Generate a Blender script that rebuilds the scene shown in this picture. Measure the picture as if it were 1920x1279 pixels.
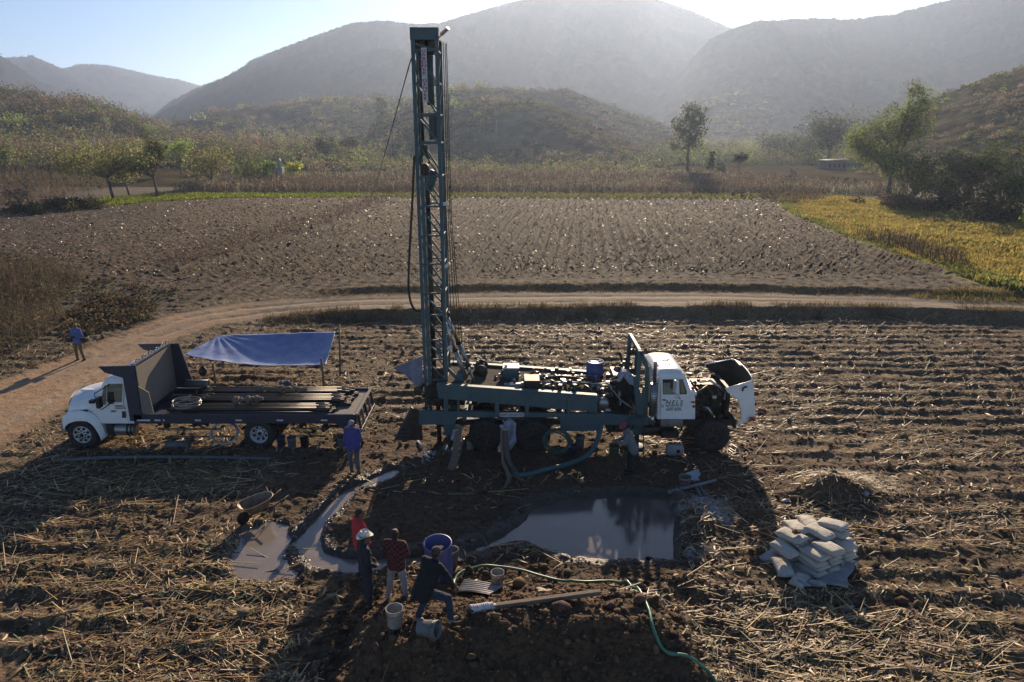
import bpy, bmesh, math, random
import numpy as np
from mathutils import Vector, Matrix
R = math.radians
for o in list(bpy.data.objects): bpy.data.objects.remove(o)
scene = bpy.context.scene
col = scene.collection

# ------------------------------------------------------------------ camera, sky, sun, exposure
HC, PITCH, FPX = 9.6, R(16.74), 1297.0
cam_data = bpy.data.cameras.new('camera')
cam = bpy.data.objects.new('camera', cam_data); col.objects.link(cam)
cam.location = (0, 0, HC); cam.rotation_euler = (math.pi/2 - PITCH, 0, 0)
cam_data.sensor_width = 36; cam_data.lens = FPX/1920*36
cam_data.clip_start = 0.5; cam_data.clip_end = 9000
scene.camera = cam
SUN_EL, SUN_AZ = R(19.0), R(9.5)          # azimuth measured clockwise from +Y
world = bpy.data.worlds.new('World'); scene.world = world; world.use_nodes = True
wn = world.node_tree; wn.nodes.clear()
wo = wn.nodes.new('ShaderNodeOutputWorld'); bg = wn.nodes.new('ShaderNodeBackground'); sky = wn.nodes.new('ShaderNodeTexSky')
sky.sky_type = 'NISHITA'; sky.sun_disc = False; sky.sun_elevation = SUN_EL; sky.sun_rotation = SUN_AZ
sky.altitude = 1500; sky.air_density = 1.0; sky.dust_density = 0.1; sky.ozone_density = 5.0
bg.inputs['Strength'].default_value = 0.073
sm = wn.nodes.new('ShaderNodeMix'); sm.data_type = 'RGBA'; sm.blend_type = 'MULTIPLY'; sm.inputs[0].default_value = 1; sm.inputs[7].default_value = (1.0, .92, .90, 1)
wn.links.new(sky.outputs[0], sm.inputs[6]); wn.links.new(sm.outputs[2], bg.inputs[0]); wn.links.new(bg.outputs[0], wo.inputs[0])
sd = bpy.data.lights.new('sun', 'SUN'); sd.energy = 5.0; sd.angle = R(0.55); sd.color = (1.0, 0.80, 0.57)
sun = bpy.data.objects.new('sun', sd); col.objects.link(sun)
sdir = Vector((math.sin(SUN_AZ)*math.cos(SUN_EL), math.cos(SUN_AZ)*math.cos(SUN_EL), math.sin(SUN_EL)))
sun.rotation_euler = (-sdir).to_track_quat('-Z', 'Y').to_euler(); sun.location = sdir*300
scene.view_settings.view_transform = 'Standard'; scene.view_settings.look = 'None'
scene.view_settings.exposure = 0.88; scene.view_settings.gamma = 1.0
scene.render.engine = 'CYCLES'
cy = scene.cycles
cy.use_denoising = True; cy.max_bounces = 6; cy.transparent_max_bounces = 6; cy.volume_bounces = 0
cy.diffuse_bounces = 3; cy.glossy_bounces = 3; cy.transmission_bounces = 4; cy.sample_clamp_indirect = 6
try: cy.denoising_prefilter = 'ACCURATE'
except Exception: pass

# ------------------------------------------------------------------ photo pixel -> world point
SN, CS = math.sin(PITCH), math.cos(PITCH)
def P(px, py, z=0.0):
    v = (py-639.5)/FPX; Z = (HC-z)/(SN+v*CS)
    return Vector(((px-960)/FPX*Z, Z*(CS-v*SN), z))
def Q(px, py, Y):                          # point on the vertical plane at distance Y
    v = (py-639.5)/FPX
    # z from (v*depth = -(Y SN + (z-HC) CS)), depth = Y CS-(z-HC) SN
    dz = -Y*(v*CS+SN)/(CS-v*SN)
    return Vector(((px-960)/FPX*(Y*CS-dz*SN), Y, HC+dz))
def up(o, cam_z=0): pass

# ------------------------------------------------------------------ numpy noise
def _hash(ix, iy, s):
    h = (ix.astype(np.int64)*374761393 + iy.astype(np.int64)*668265263 + s*1442695041) & 0xffffffff
    h = ((h ^ (h >> 13))*1274126177) & 0xffffffff
    return ((h ^ (h >> 16)) & 0xffffff)/16777215.0
def noise(x, y, s=0):
    x = np.asarray(x, float); y = np.asarray(y, float)
    ix = np.floor(x); iy = np.floor(y); fx = x-ix; fy = y-iy
    fx = fx*fx*fx*(fx*(fx*6-15)+10); fy = fy*fy*fy*(fy*(fy*6-15)+10)
    a = _hash(ix, iy, s); b = _hash(ix+1, iy, s); c = _hash(ix, iy+1, s); d = _hash(ix+1, iy+1, s)
    return (a+(b-a)*fx+(c-a)*fy+(a-b-c+d)*fx*fy)*2-1
def fbm(x, y, s=0, n=4, g=.5):
    t = 0; a = 1; m = 0
    for i in range(n):
        t = t+a*noise(x*2**i+17.3*i, y*2**i-9.1*i, s+i); m += a; a *= g
    return t/m
def sst(a, b, x):
    t = np.clip((x-a)/(b-a), 0, 1); return t*t*(3-2*t)
def inpoly(poly, x, y):
    c = np.zeros(np.shape(x), bool); n = len(poly)
    for i in range(n):
        x1, y1 = poly[i]; x2, y2 = poly[(i+1) % n]
        if y1 == y2: continue
        c ^= ((y1 > y) != (y2 > y)) & (x < (x2-x1)*(y-y1)/(y2-y1)+x1)
    return c
def sdist(poly, x, y, closed=True):        # signed distance, positive inside
    n = len(poly); d = np.full(np.shape(x), 1e9)
    for i in range(n if closed else n-1):
        x1, y1 = poly[i]; x2, y2 = poly[(i+1) % n]
        ex, ey = x2-x1, y2-y1; L = ex*ex+ey*ey+1e-9
        t = np.clip(((x-x1)*ex+(y-y1)*ey)/L, 0, 1)
        d = np.minimum(d, (x-x1-t*ex)**2+(y-y1-t*ey)**2)
    d = np.sqrt(d)
    return np.where(inpoly(poly, x, y), d, -d) if closed else d
def W(pts, z=0.0): return [tuple(P(a, b, z)[:2]) for a, b in pts]

# ------------------------------------------------------------------ layout of the land (world polygons)
ZR, ZF = 0.55, 0.85                        # height of the dirt road, of the field beyond it
road_far = [(2500, 576), (1920, 564), (1600, 554), (1300, 547), (900, 549), (600, 557), (450, 570), (330, 592), (230, 622), (130, 662), (0, 712), (-300, 830)]
road_near = [(2500, 596), (1920, 582), (1600, 574), (1200, 573), (830, 577), (640, 581), (500, 592), (410, 606), (330, 632), (262, 672), (200, 712), (120, 765), (0, 838), (-160, 940)]
def zroad(px): return float(np.interp(px, [0, 350, 650], [0, .2, ZR]))
rf = [tuple(P(a, b, zroad(a))[:2]) for a, b in road_far]; rn = [tuple(P(a, b, zroad(a))[:2]) for a, b in road_near]
ROAD = rf+rn[::-1]
_rn = sorted([p for p, q in zip(rn, road_near) if q[0] >= 330]); RNX = [p[0] for p in _rn]; RNY = [p[1] for p in _rn]
_rf = sorted([p for p, q in zip(rf, road_far) if q[0] >= 330]); RFX = [p[0] for p in _rf]; RFY = [p[1] for p in _rf]
POND = W([(978, 985), (1004, 950), (1060, 937), (1160, 933), (1250, 935), (1264, 965), (1266, 1058), (1200, 1057), (1130, 1053), (1080, 1046), (1030, 1034), (990, 1018), (940, 1022), (905, 1036), (870, 1043), (900, 1024), (940, 1010)], -.1)
CHANNEL = W([(746, 880), (752, 888), (715, 905), (675, 920), (655, 938), (632, 962), (608, 985), (600, 1010), (608, 1035), (640, 1047), (700, 1052), (770, 1046), (830, 1040), (832, 1052), (770, 1060), (700, 1074), (640, 1078), (590, 1068), (566, 1038), (548, 1020), (575, 992), (610, 955), (640, 925), (680, 906), (710, 892)], -.06)
PUDDLE = W([(462, 1000), (500, 983), (532, 990), (534, 1012), (520, 1040), (530, 1068), (545, 1078), (500, 1082), (450, 1078), (430, 1058), (452, 1030)], 0)
YELLOW = W([(1462, 367), (1560, 368), (1690, 380), (1800, 394), (1990, 420), (2300, 470), (2200, 590), (1920, 548), (1840, 530), (1760, 498), (1690, 478), (1600, 448), (1530, 420), (1470, 392)], ZF)
YELLOW2 = W([(1700, 548), (1800, 540), (2100, 552), (2300, 565), (2300, 585), (1960, 560), (1800, 555)], ZF)
WORK = W([(560, 880), (740, 790), (830, 770), (1420, 775), (1470, 870), (1440, 960), (1400, 1060), (1300, 1120), (1320, 1400), (560, 1400), (590, 1220), (640, 1110), (560, 1070), (520, 960)], 0)
TRUCKPAD = W([(90, 790), (700, 770), (700, 860), (90, 870)], 0)
VERGE = W([(110, 384), (200, 371), (330, 364), (900, 364), (1460, 366), (1500, 362), (1500, 372), (1380, 374), (900, 371), (460, 372), (300, 377), (160, 391)], ZF)
LEFTSCRUB = W([(-200, 500), (120, 520), (270, 545), (330, 562), (300, 585), (220, 612), (120, 645), (0, 690), (-300, 760)], .2)
SPOIL = W([(1262, 930), (1350, 940), (1380, 990), (1350, 1050), (1280, 1075), (1265, 1000)], 0)

def base_h(x, y):
    k = sst(-15, -7, x)
    yn = np.interp(x, RNX, RNY); yf = np.interp(x, RFX, RFY)
    wv = .25*noise(x*.8, y*.1, 5)
    e = ZR*(sst(28, 44, y)*(1-k)+sst(yn-.9+wv, yn-.05+wv*.3, y)*k)
    e = e+(ZF-ZR)*(sst(yf+.2, yf+1.1+wv, y)*k+sst(42, 55, y)*(1-k))
    return e
def G(x, y, detail=True):
    x = np.asarray(x, float); y = np.asarray(y, float)
    h = base_h(x, y)
    road = sdist(ROAD, x, y)
    rm = sst(-.6, .3, road)
    work = sst(-1.2, .6, sdist(WORK, x, y)+.5*noise(x, y, 8)); pad = sst(-1.0, .5, sdist(TRUCKPAD, x, y))
    calm = np.maximum(work, pad)
    yn = np.interp(x, RNX, RNY)
    k = sst(-15, -7, x)
    near = (1-sst(yn-1.6, yn-.6, y)*k)*(1-rm)*(1-sst(34, 37, y)*(1-k))
    amp = .027+.020*noise(x*.15, y*.3, 3)+.02*noise(x*.7, y*.9, 12)
    ph = y*2*math.pi/.86+.9*noise(x*.13, y*.13, 4)+.5*noise(x*.6, y*.5, 6)+x*.03
    h = h+near*(1-calm)*amp*(np.cos(ph)+.3*np.cos(2*ph+1))
    far = sst(43, 46, y)*(1-rm)*(1-sst(-1, 1, sdist(YELLOW, x, y)))*(1-sst(98, 101, y))
    al = R(5.9); q = x*math.cos(al)-y*math.sin(al)
    fr = far*sst(-38, -12, x+.35*(y-45))
    h = h+fr*(.15+.05*noise(x*.1, y*.05, 9))*np.cos(q*2*math.pi/.92+.5*noise(x*.3, y*.12, 2))
    h = h+.05*fbm(x*.35, y*.35, 11, 2)
    # track ruts
    dn = sdist(rn, x, y, False); dm = np.abs(road-1.0)
    h = h-rm*.05*np.exp(-((road-1.1)/.25)**2)
    # mounds of dug earth and the basin edges
    ins = sst(-3.3, -2.2, x)*(1-sst(2.3, 4.2, x))
    yc = 11.15+.25*np.sin(x*.9)
    h = h+.8*np.exp(-np.abs((y-yc)/1.15)**2.2)*ins*(1+.18*noise(x*1.3, y*1.3, 21))
    h = h+.3*np.exp(-(((x-3.6)/1.1)**2+((y-13.0)/.9)**2))
    h = h+.28*sst(-.3, .9, sdist(SPOIL, x, y))*(1+.5*noise(x*1.7, y*1.7, 22))
    h = h+.16*np.exp(-(((x+2.3)/1.8)**2+((y-15.5)/1.6)**2))
    h = h+.55*np.exp(-(((x-8.9)/.9)**2+((y-17.3)/.6)**2))     # heap under the straw pile
    pd = sdist(POND, x, y)+.05*noise(x*3, y*3, 13); cd = sdist(CHANNEL, x, y)+.04*noise(x*3, y*3, 14)
    h = h+.04*np.exp(-((pd+.3)/.25)**2)+.03*np.exp(-((cd+.25)/.2)**2)
    if detail:
        c = 1-.75*rm
        rough = .040+.022*work*sst(14.5, 12.5, y)+.010*far+.03*np.exp(-((yn-y-.8)/.9)**2)*k
        n1 = 1-np.abs(fbm(x*1.6, y*1.6, 31, 3)); n2 = noise(x*5.2, y*5.2, 35); n3 = noise(x*11, y*11, 36)
        cl = sst(.25, .75, noise(x*3.1, y*3.1, 37))
        puds = 1-sst(-.2, .1, sdist(PUDDLE, x, y))
        h = h+c*rough*(n1*1.2-.6+.45*n2+.3*n3+1.3*cl)*(.35+.65*puds)*(1-.6*pad*(1-work))
    h = np.where(pd > -.12, h-(.30+h*0)*sst(-.12, .3, pd)-np.maximum(h, 0)*sst(-.12, .05, pd), h)
    pu = sdist(PUDDLE, x, y)+.10*noise(x*2.5, y*2.5, 15); h = np.where(pu > -.3, h-(np.maximum(h, 0)+.11)*sst(-.3, .1, pu), h)
    h = np.where(cd > -.10, h-.16*sst(-.10, .14, cd)-np.maximum(h, 0)*sst(-.1, .03, cd), h)
    return h
def g1(x, y, detail=False): return float(G(np.array([x]), np.array([y]), detail)[0])
def PG(px, py, dz=0.0):                    # photo pixel dropped on the modelled ground
    z = 0.0
    for _ in range(6):
        p = P(px, py, z+dz); z = g1(p.x, p.y)
    return Vector((p.x, p.y, z))
# ------------------------------------------------------------------ helpers: materials, mesh builder, tagging
MATS = {}
def mat(name, c1, c2=None, rough=.8, metal=0.0, scale=4.0, bump=0.0, bscale=None, spec=.5, stretch=(1, 1, 1), attr=None, transl=0.0, lo=.35, hi=.65, rust=None, alpha=None, trans=0.0):
    if name in MATS: return MATS[name]
    m = bpy.data.materials.new(name); m.use_nodes = True; nt = m.node_tree; N = nt.nodes; L = nt.links
    b = N['Principled BSDF']; out = N['Material Output']
    b.inputs['Roughness'].default_value = rough; b.inputs['Metallic'].default_value = metal
    b.inputs['Specular IOR Level'].default_value = spec
    tc = N.new('ShaderNodeTexCoord'); mp = N.new('ShaderNodeMapping'); mp.inputs['Scale'].default_value = stretch
    L.new(tc.outputs['Object'], mp.inputs[0])
    colour = None
    if attr:
        a = N.new('ShaderNodeAttribute'); a.attribute_name = attr; colour = a.outputs['Color']
    if c2 is not None:
        n = N.new('ShaderNodeTexNoise'); n.inputs['Scale'].default_value = scale; n.inputs['Detail'].default_value = 6; n.inputs['Roughness'].default_value = .65
        L.new(mp.outputs[0], n.inputs['Vector'])
        r = N.new('ShaderNodeMapRange'); r.inputs[1].default_value = lo; r.inputs[2].default_value = hi
        L.new(n.outputs[0], r.inputs[0])
        mx = N.new('ShaderNodeMix'); mx.data_type = 'RGBA'
        L.new(r.outputs[0], mx.inputs[0])
        if attr:
            mx.blend_type = 'MULTIPLY'; L.new(colour, mx.inputs[6]); mx.inputs[7].default_value = (*c2, 1)
        else:
            mx.inputs[6].default_value = (*c1, 1); mx.inputs[7].default_value = (*c2, 1)
        colour = mx.outputs[2]
    if rust:
        n2 = N.new('ShaderNodeTexNoise'); n2.inputs['Scale'].default_value = rust[1]; n2.inputs['Detail'].default_value = 8; n2.inputs['Roughness'].default_value = .75
        L.new(tc.outputs['Object'], n2.inputs['Vector'])
        r2 = N.new('ShaderNodeMapRange'); r2.inputs[1].default_value = rust[2]; r2.inputs[2].default_value = rust[2]+.08
        L.new(n2.outputs[0], r2.inputs[0])
        m2 = N.new('ShaderNodeMix'); m2.data_type = 'RGBA'; L.new(r2.outputs[0], m2.inputs[0])
        if colour is not None: L.new(colour, m2.inputs[6])
        else: m2.inputs[6].default_value = (*c1, 1)
        m2.inputs[7].default_value = (*rust[0], 1); colour = m2.outputs[2]
        rr = N.new('ShaderNodeMapRange'); rr.inputs[3].default_value = rough; rr.inputs[4].default_value = .9
        L.new(r2.outputs[0], rr.inputs[0]); L.new(rr.outputs[0], b.inputs['Roughness'])
    if colour is not None: L.new(colour, b.inputs['Base Color'])
    else: b.inputs['Base Color'].default_value = (*c1, 1)
    if bump:
        nb = N.new('ShaderNodeTexNoise'); nb.inputs['Scale'].default_value = bscale or scale*3; nb.inputs['Detail'].default_value = 6
        L.new(mp.outputs[0], nb.inputs['Vector'])
        bp = N.new('ShaderNodeBump'); bp.inputs['Strength'].default_value = bump; bp.inputs['Distance'].default_value = .05
        L.new(nb.outputs[0], bp.inputs['Height']); L.new(bp.outputs[0], b.inputs['Normal'])
    if transl:
        t = N.new('ShaderNodeBsdfTranslucent'); ms = N.new('ShaderNodeMixShader'); ms.inputs[0].default_value = transl
        if colour is not None: L.new(colour, t.inputs[0])
        else: t.inputs[0].default_value = (*c1, 1)
        L.new(b.outputs[0], ms.inputs[1]); L.new(t.outputs[0], ms.inputs[2]); L.new(ms.outputs[0], out.inputs[0])
    if trans:
        b.inputs['Transmission Weight'].default_value = trans
    MATS[name] = m
    return m
teal = mat('teal_paint', (.04, .078, .088), (.058, .105, .112), .6, 0, 2.5, bump=.15, bscale=30, rust=((.05, .03, .02), 5, .64))
teal_dk = mat('teal_dark', (.02, .045, .05), (.035, .06, .06), .6, 0, 4, rust=((.05, .03, .02), 6, .6))
white_p = mat('white_truck_paint', (.78, .78, .77), (.66, .65, .62), .35, 0, 3, lo=.4, hi=.75, rust=((.3, .25, .2), 9, .70))
navy = mat('navy_paint', (.018, .02, .045), (.03, .03, .045), .5, 0, 4, rust=((.06, .04, .03), 7, .63))
black_m = mat('black_metal', (.012, .012, .012), (.03, .027, .024), .55, .3, 8, bump=.2)
iron = mat('greasy_iron', (.03, .026, .022), (.07, .055, .04), .5, .6, 6, bump=.3, rust=((.09, .045, .02), 8, .55))
chrome = mat('worn_chrome', (.6, .58, .55), (.4, .36, .32), .3, .9, 10)
steel = mat('galvanised_steel', (.35, .35, .35), (.22, .21, .2), .4, .8, 8)
rubber = mat('tyre_rubber', (.016, .015, .014), (.045, .037, .03), .85, 0, 6, bump=.3, bscale=40)
rimw = mat('white_rim', (.62, .62, .62), (.4, .38, .35), .5, .2, 9)
rimd = mat('muddy_rim', (.05, .03, .022), (.08, .055, .04), .8, .1, 9)
glassm = mat('cab_glass', (.03, .04, .035), None, .06, 0, spec=.9)
dark_int = mat('cab_interior', (.02, .018, .015), (.05, .045, .035), .9, 0, 6)
seatm = mat('tan_interior', (.2, .18, .13), (.13, .12, .09), .8, 0, 6)
wood = mat('weathered_wood', (.22, .16, .11), (.13, .095, .065), .85, 0, 6, bump=.3, stretch=(1, 8, 8))
woodg = mat('grey_plank', (.24, .2, .16), (.15, .125, .1), .85, 0, 8, bump=.3, stretch=(1, 6, 6))
pipe_m = mat('drill_pipe_steel', (.035, .03, .028), (.09, .07, .055), .42, .7, 7, stretch=(.3, 3, 3), rust=((.11, .06, .03), 5, .6))
pipe_g = mat('grey_pvc', (.14, .145, .14), (.1, .1, .095), .55, 0, 5)
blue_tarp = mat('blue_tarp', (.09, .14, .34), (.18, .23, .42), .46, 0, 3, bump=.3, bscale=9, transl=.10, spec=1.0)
sack_m = mat('woven_sack', (.58, .53, .45), (.44, .39, .32), .85, 0, 5, bump=.35, bscale=22, transl=.08, rust=((.3, .24, .18), 3, .66))
tarp_w = mat('pale_tarp', (.42, .42, .42), (.3, .29, .27), .7, 0, 4, bump=.35, bscale=9, transl=.12)
blue_pl = mat('blue_plastic', (.08, .11, .30), (.13, .15, .33), .4, 0, 5, transl=.25, rust=((.12, .12, .14), 6, .62))
bucket_m = mat('bucket_plastic', (.45, .45, .44), (.28, .25, .22), .5, 0, 6, transl=.2, rust=((.12, .085, .06), 4, .58))
bucket_g = mat('grey_bucket_plastic', (.2, .21, .23), (.13, .12, .11), .5, 0, 6, transl=.1, rust=((.1, .07, .05), 4, .6))
hose_g = mat('green_hose', (.05, .16, .09), (.09, .22, .14), .4, 0, 6)
hose_t = mat('teal_hose', (.035, .10, .10), (.06, .13, .12), .5, 0, 6, rust=((.08, .06, .045), 4, .6))
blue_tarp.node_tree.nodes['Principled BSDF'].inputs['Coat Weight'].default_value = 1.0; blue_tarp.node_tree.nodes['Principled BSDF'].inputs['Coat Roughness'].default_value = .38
cloth_w = mat('pale_cloth', (.4, .4, .47), (.3, .3, .34), .9, 0, 6, bump=.3)
rope_m = mat('rope', (.5, .46, .4), (.35, .3, .25), .9, 0, 20)
wire_m = mat('wire', (.035, .03, .028), None, .6, .4)
orange_l = mat('amber_marker', (.35, .05, .01), None, .4)
redm = mat('red_letters', (.42, .03, .04), None, .5)
signw = mat('white_sign', (.7, .66, .66), (.5, .45, .45), .5, 0, 8)
greenl = mat('dark_green_letters', (.02, .06, .035), None, .5)
greyl = mat('grey_letters', (.12, .12, .14), None, .5)
rock_m = mat('stone', (.3, .27, .23), (.18, .16, .13), .9, 0, 5, bump=.4)
lime_m = mat('pale_powder', (.5, .5, .52), (.3, .28, .27), .95, 0, 6)

class MB:
    """collects shapes for ONE mesh object"""
    def __init__(s): s.v = []; s.f = []; s.m = []; s.s = []
    def add(s, vs, fs, mi=0, sm=False):
        b = len(s.v); s.v += [tuple(v) for v in vs]
        for f in fs: s.f.append(tuple(i+b for i in f)); s.m.append(mi); s.s.append(sm)
        return s
    def box(s, a, b, mi=0, rz=0, taper=None):
        x0, y0, z0 = a; x1, y1, z1 = b; c = Vector(((x0+x1)/2, (y0+y1)/2, 0))
        vs = [Vector(p) for p in ((x0, y0, z0), (x1, y0, z0), (x1, y1, z0), (x0, y1, z0), (x0, y0, z1), (x1, y0, z1), (x1, y1, z1), (x0, y1, z1))]
        if taper:
            for i in range(4, 8): vs[i] = Vector((c.x+(vs[i].x-c.x)*taper, c.y+(vs[i].y-c.y)*taper, vs[i].z))
        if rz: M = Matrix.Rotation(rz, 3, 'Z'); vs = [M @ (v-c)+c for v in vs]
        return s.add(vs, [(3, 2, 1, 0), (4, 5, 6, 7), (0, 1, 5, 4), (1, 2, 6, 5), (2, 3, 7, 6), (3, 0, 4, 7)], mi)
    def bar(s, a, b, w, h=None, mi=0, upv=(0, 0, 1)):
        """rectangular bar from a to b; w across, h along the up vector"""
        a = Vector(a); b = Vector(b); h = h or w; d = (b-a).normalized(); u = Vector(upv)
        if abs(d.dot(u)) > .98: u = Vector((0, 1, 0)) if abs(d.y) < .9 else Vector((1, 0, 0))
        x = d.cross(u).normalized(); z = x.cross(d).normalized()
        vs = [p+x*i*w/2+z*j*h/2 for p in (a, b) for i, j in ((-1, -1), (1, -1), (1, 1), (-1, 1))]
        return s.add(vs, [(3, 2, 1, 0), (4, 5, 6, 7), (0, 1, 5, 4), (1, 2, 6, 5), (2, 3, 7, 6), (3, 0, 4, 7)], mi)
    def tube(s, pts, r, n=8, mi=0, caps=True, sm=True):
        pts = [Vector(p) for p in pts]; k = len(pts); rr = r if hasattr(r, '__len__') else [r]*k
        d0 = (pts[1]-pts[0]).normalized(); u = Vector((0, 0, 1)) if abs(d0.z) < .9 else Vector((1, 0, 0))
        x = d0.cross(u).normalized(); vs = []
        for i, p in enumerate(pts):
            d = (pts[min(i+1, k-1)]-pts[max(i-1, 0)]).normalized()
            x = (x-d*x.dot(d)); x = x.normalized() if x.length > 1e-6 else d.orthogonal().normalized()
            y = d.cross(x)
            for j in range(n):
                t = 2*math.pi*j/n; vs.append(p+(x*math.cos(t)+y*math.sin(t))*rr[i])
        fs = [(i*n+j, i*n+(j+1) % n, (i+1)*n+(j+1) % n, (i+1)*n+j) for i in range(k-1) for j in range(n)]
        s.add(vs, fs, mi, sm)
        if caps:
            b = len(s.v)-len(vs); s.f.append(tuple(b+j for j in reversed(range(n)))); s.m.append(mi); s.s.append(False)
            s.f.append(tuple(b+(k-1)*n+j for j in range(n))); s.m.append(mi); s.s.append(False)
        return s
    def lathe(s, prof, c=(0, 0, 0), axis='z', n=24, mi=0, sm=True):
        vs = []; c = Vector(c)
        for r, h in prof:
            for j in range(n):
                t = 2*math.pi*j/n; a, b = r*math.cos(t), r*math.sin(t)
                vs.append(c+Vector({'z': (a, b, h), 'y': (a, h, b), 'x': (h, a, b)}[axis]))
        k = len(prof)
        return s.add(vs, [(i*n+j, i*n+(j+1) % n, (i+1)*n+(j+1) % n, (i+1)*n+j) for i in range(k-1) for j in range(n)], mi, sm)
    def prism(s, poly, y0, y1, mi=0):
        """poly of (x,z), extruded from y0 to y1"""
        n = len(poly)
        vs = [(x, y0, z) for x, z in poly]+[(x, y1, z) for x, z in poly]
        return s.add(vs, [tuple(range(n))[::-1], tuple(range(n, 2*n))]+[(i, (i+1) % n, n+(i+1) % n, n+i) for i in range(n)], mi)
    def slab(s, poly, z0, z1, mi=0):
        n = len(poly)
        vs = [(x, y, z0) for x, y in poly]+[(x, y, z1) for x, y in poly]
        return s.add(vs, [tuple(range(n))[::-1], tuple(range(n, 2*n))]+[(i, (i+1) % n, n+(i+1) % n, n+i) for i in range(n)], mi)
    def grid(s, fn, nu, nv, mi=0, sm=True, thick=0):
        vs = [fn(i/nu, j/nv) for j in range(nv+1) for i in range(nu+1)]
        fs = [(j*(nu+1)+i, j*(nu+1)+i+1, (j+1)*(nu+1)+i+1, (j+1)*(nu+1)+i) for j in range(nv) for i in range(nu)]
        return s.add(vs, fs, mi, sm)
    def build(s, name, mats, parent=None, bevel=0, loc=None, origin=None, fixn=True, solid=0, sub=0):
        me = bpy.data.meshes.new(name)
        vs = s.v
        if origin is not None: vs = [(v[0]-origin[0], v[1]-origin[1], v[2]-origin[2]) for v in vs]
        me.from_pydata(vs, [], s.f); me.polygons.foreach_set('material_index', s.m); me.polygons.foreach_set('use_smooth', s.s)
        for m in (mats if isinstance(mats, (list, tuple)) else [mats]): me.materials.append(m)
        if fixn:
            bm = bmesh.new(); bm.from_mesh(me); bmesh.ops.recalc_face_normals(bm, faces=bm.faces); bm.to_mesh(me); bm.free()
        me.update()
        o = bpy.data.objects.new(name, me); col.objects.link(o)
        if origin is not None: o.location = origin
        if parent is not None:
            o.parent = parent
            if parent.type == 'EMPTY' or origin is None: pass
        if solid:
            q = o.modifiers.new('solid', 'SOLIDIFY'); q.thickness = solid
        if sub:
            q = o.modifiers.new('sub', 'SUBSURF'); q.levels = q.render_levels = sub
        if bevel:
            q = o.modifiers.new('bevel', 'BEVEL'); q.width = bevel; q.segments = 2; q.limit_method = 'ANGLE'; q.angle_limit = R(35)
        return o
def tag(o, label, cat, group=None, kind=None):
    o['label'] = label
    if kind: o['kind'] = kind
    else: o['category'] = cat
    if group: o['group'] = group
    return o
def thing(name, label, cat, loc=(0, 0, 0), rz=0, group=None):
    o = bpy.data.objects.new(name, None); o.empty_display_size = .2; col.objects.link(o)
    o.location = loc; o.rotation_euler = (0, 0, rz)
    return tag(o, label, cat, group)
def struct(o): o['kind'] = 'structure'; return o
def stuff(o, label=None):
    o['kind'] = 'stuff'
    if label: o['label'] = label
    return o
def copy_tree(o, parent=None):
    c = o.copy(); col.objects.link(c)
    if parent is not None: c.parent = parent
    for ch in list(o.children): copy_tree(ch, c)
    return c
def npmesh(name, V, F, mats, colour=None, smooth=False, mi=None):
    """V (n,3), F (m,3|4) -> mesh object, optional per-vertex albedo in attribute Col"""
    me = bpy.data.meshes.new(name); V = np.asarray(V, np.float32); F = np.asarray(F, np.int32); k = F.shape[1]
    me.vertices.add(len(V)); me.vertices.foreach_set('co', V.ravel())
    me.loops.add(F.size); me.loops.foreach_set('vertex_index', F.ravel())
    me.polygons.add(len(F)); me.polygons.foreach_set('loop_start', np.arange(0, F.size, k, dtype=np.int32))
    if smooth: me.polygons.foreach_set('use_smooth', np.ones(len(F), bool))
    if mi is not None: me.polygons.foreach_set('material_index', np.asarray(mi, np.int32))
    for m in (mats if isinstance(mats, (list, tuple)) else [mats]): me.materials.append(m)
    if colour is not None:
        a = me.color_attributes.new('Col', 'FLOAT_COLOR', 'POINT')
        c = np.ones((len(V), 4), np.float32); c[:, :3] = colour; a.data.foreach_set('color', c.ravel())
    me.update(calc_edges=True)
    o = bpy.data.objects.new(name, me); col.objects.link(o); return o
def text_mesh(name, body, size, m, parent, loc, rot=(math.pi/2, 0, 0), extrude=.004, shear=0, space=1.0, line=1.0, align='CENTER', bold=0.0):
    cu = bpy.data.curves.new(name, 'FONT'); cu.body = body; cu.size = size; cu.extrude = extrude; cu.align_x = align; cu.align_y = 'CENTER'
    cu.shear = shear; cu.space_character = space; cu.space_line = line; cu.offset = bold
    t = bpy.data.objects.new(name+'_tmp', cu); col.objects.link(t)
    dg = bpy.context.evaluated_depsgraph_get(); dg.update()
    me = bpy.data.meshes.new_from_object(t.evaluated_get(dg)); bpy.data.objects.remove(t)
    me.materials.clear(); me.materials.append(m)
    o = bpy.data.objects.new(name, me); col.objects.link(o); o.location = loc; o.rotation_euler = rot
    if parent is not None: o.parent = parent
    return o
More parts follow.
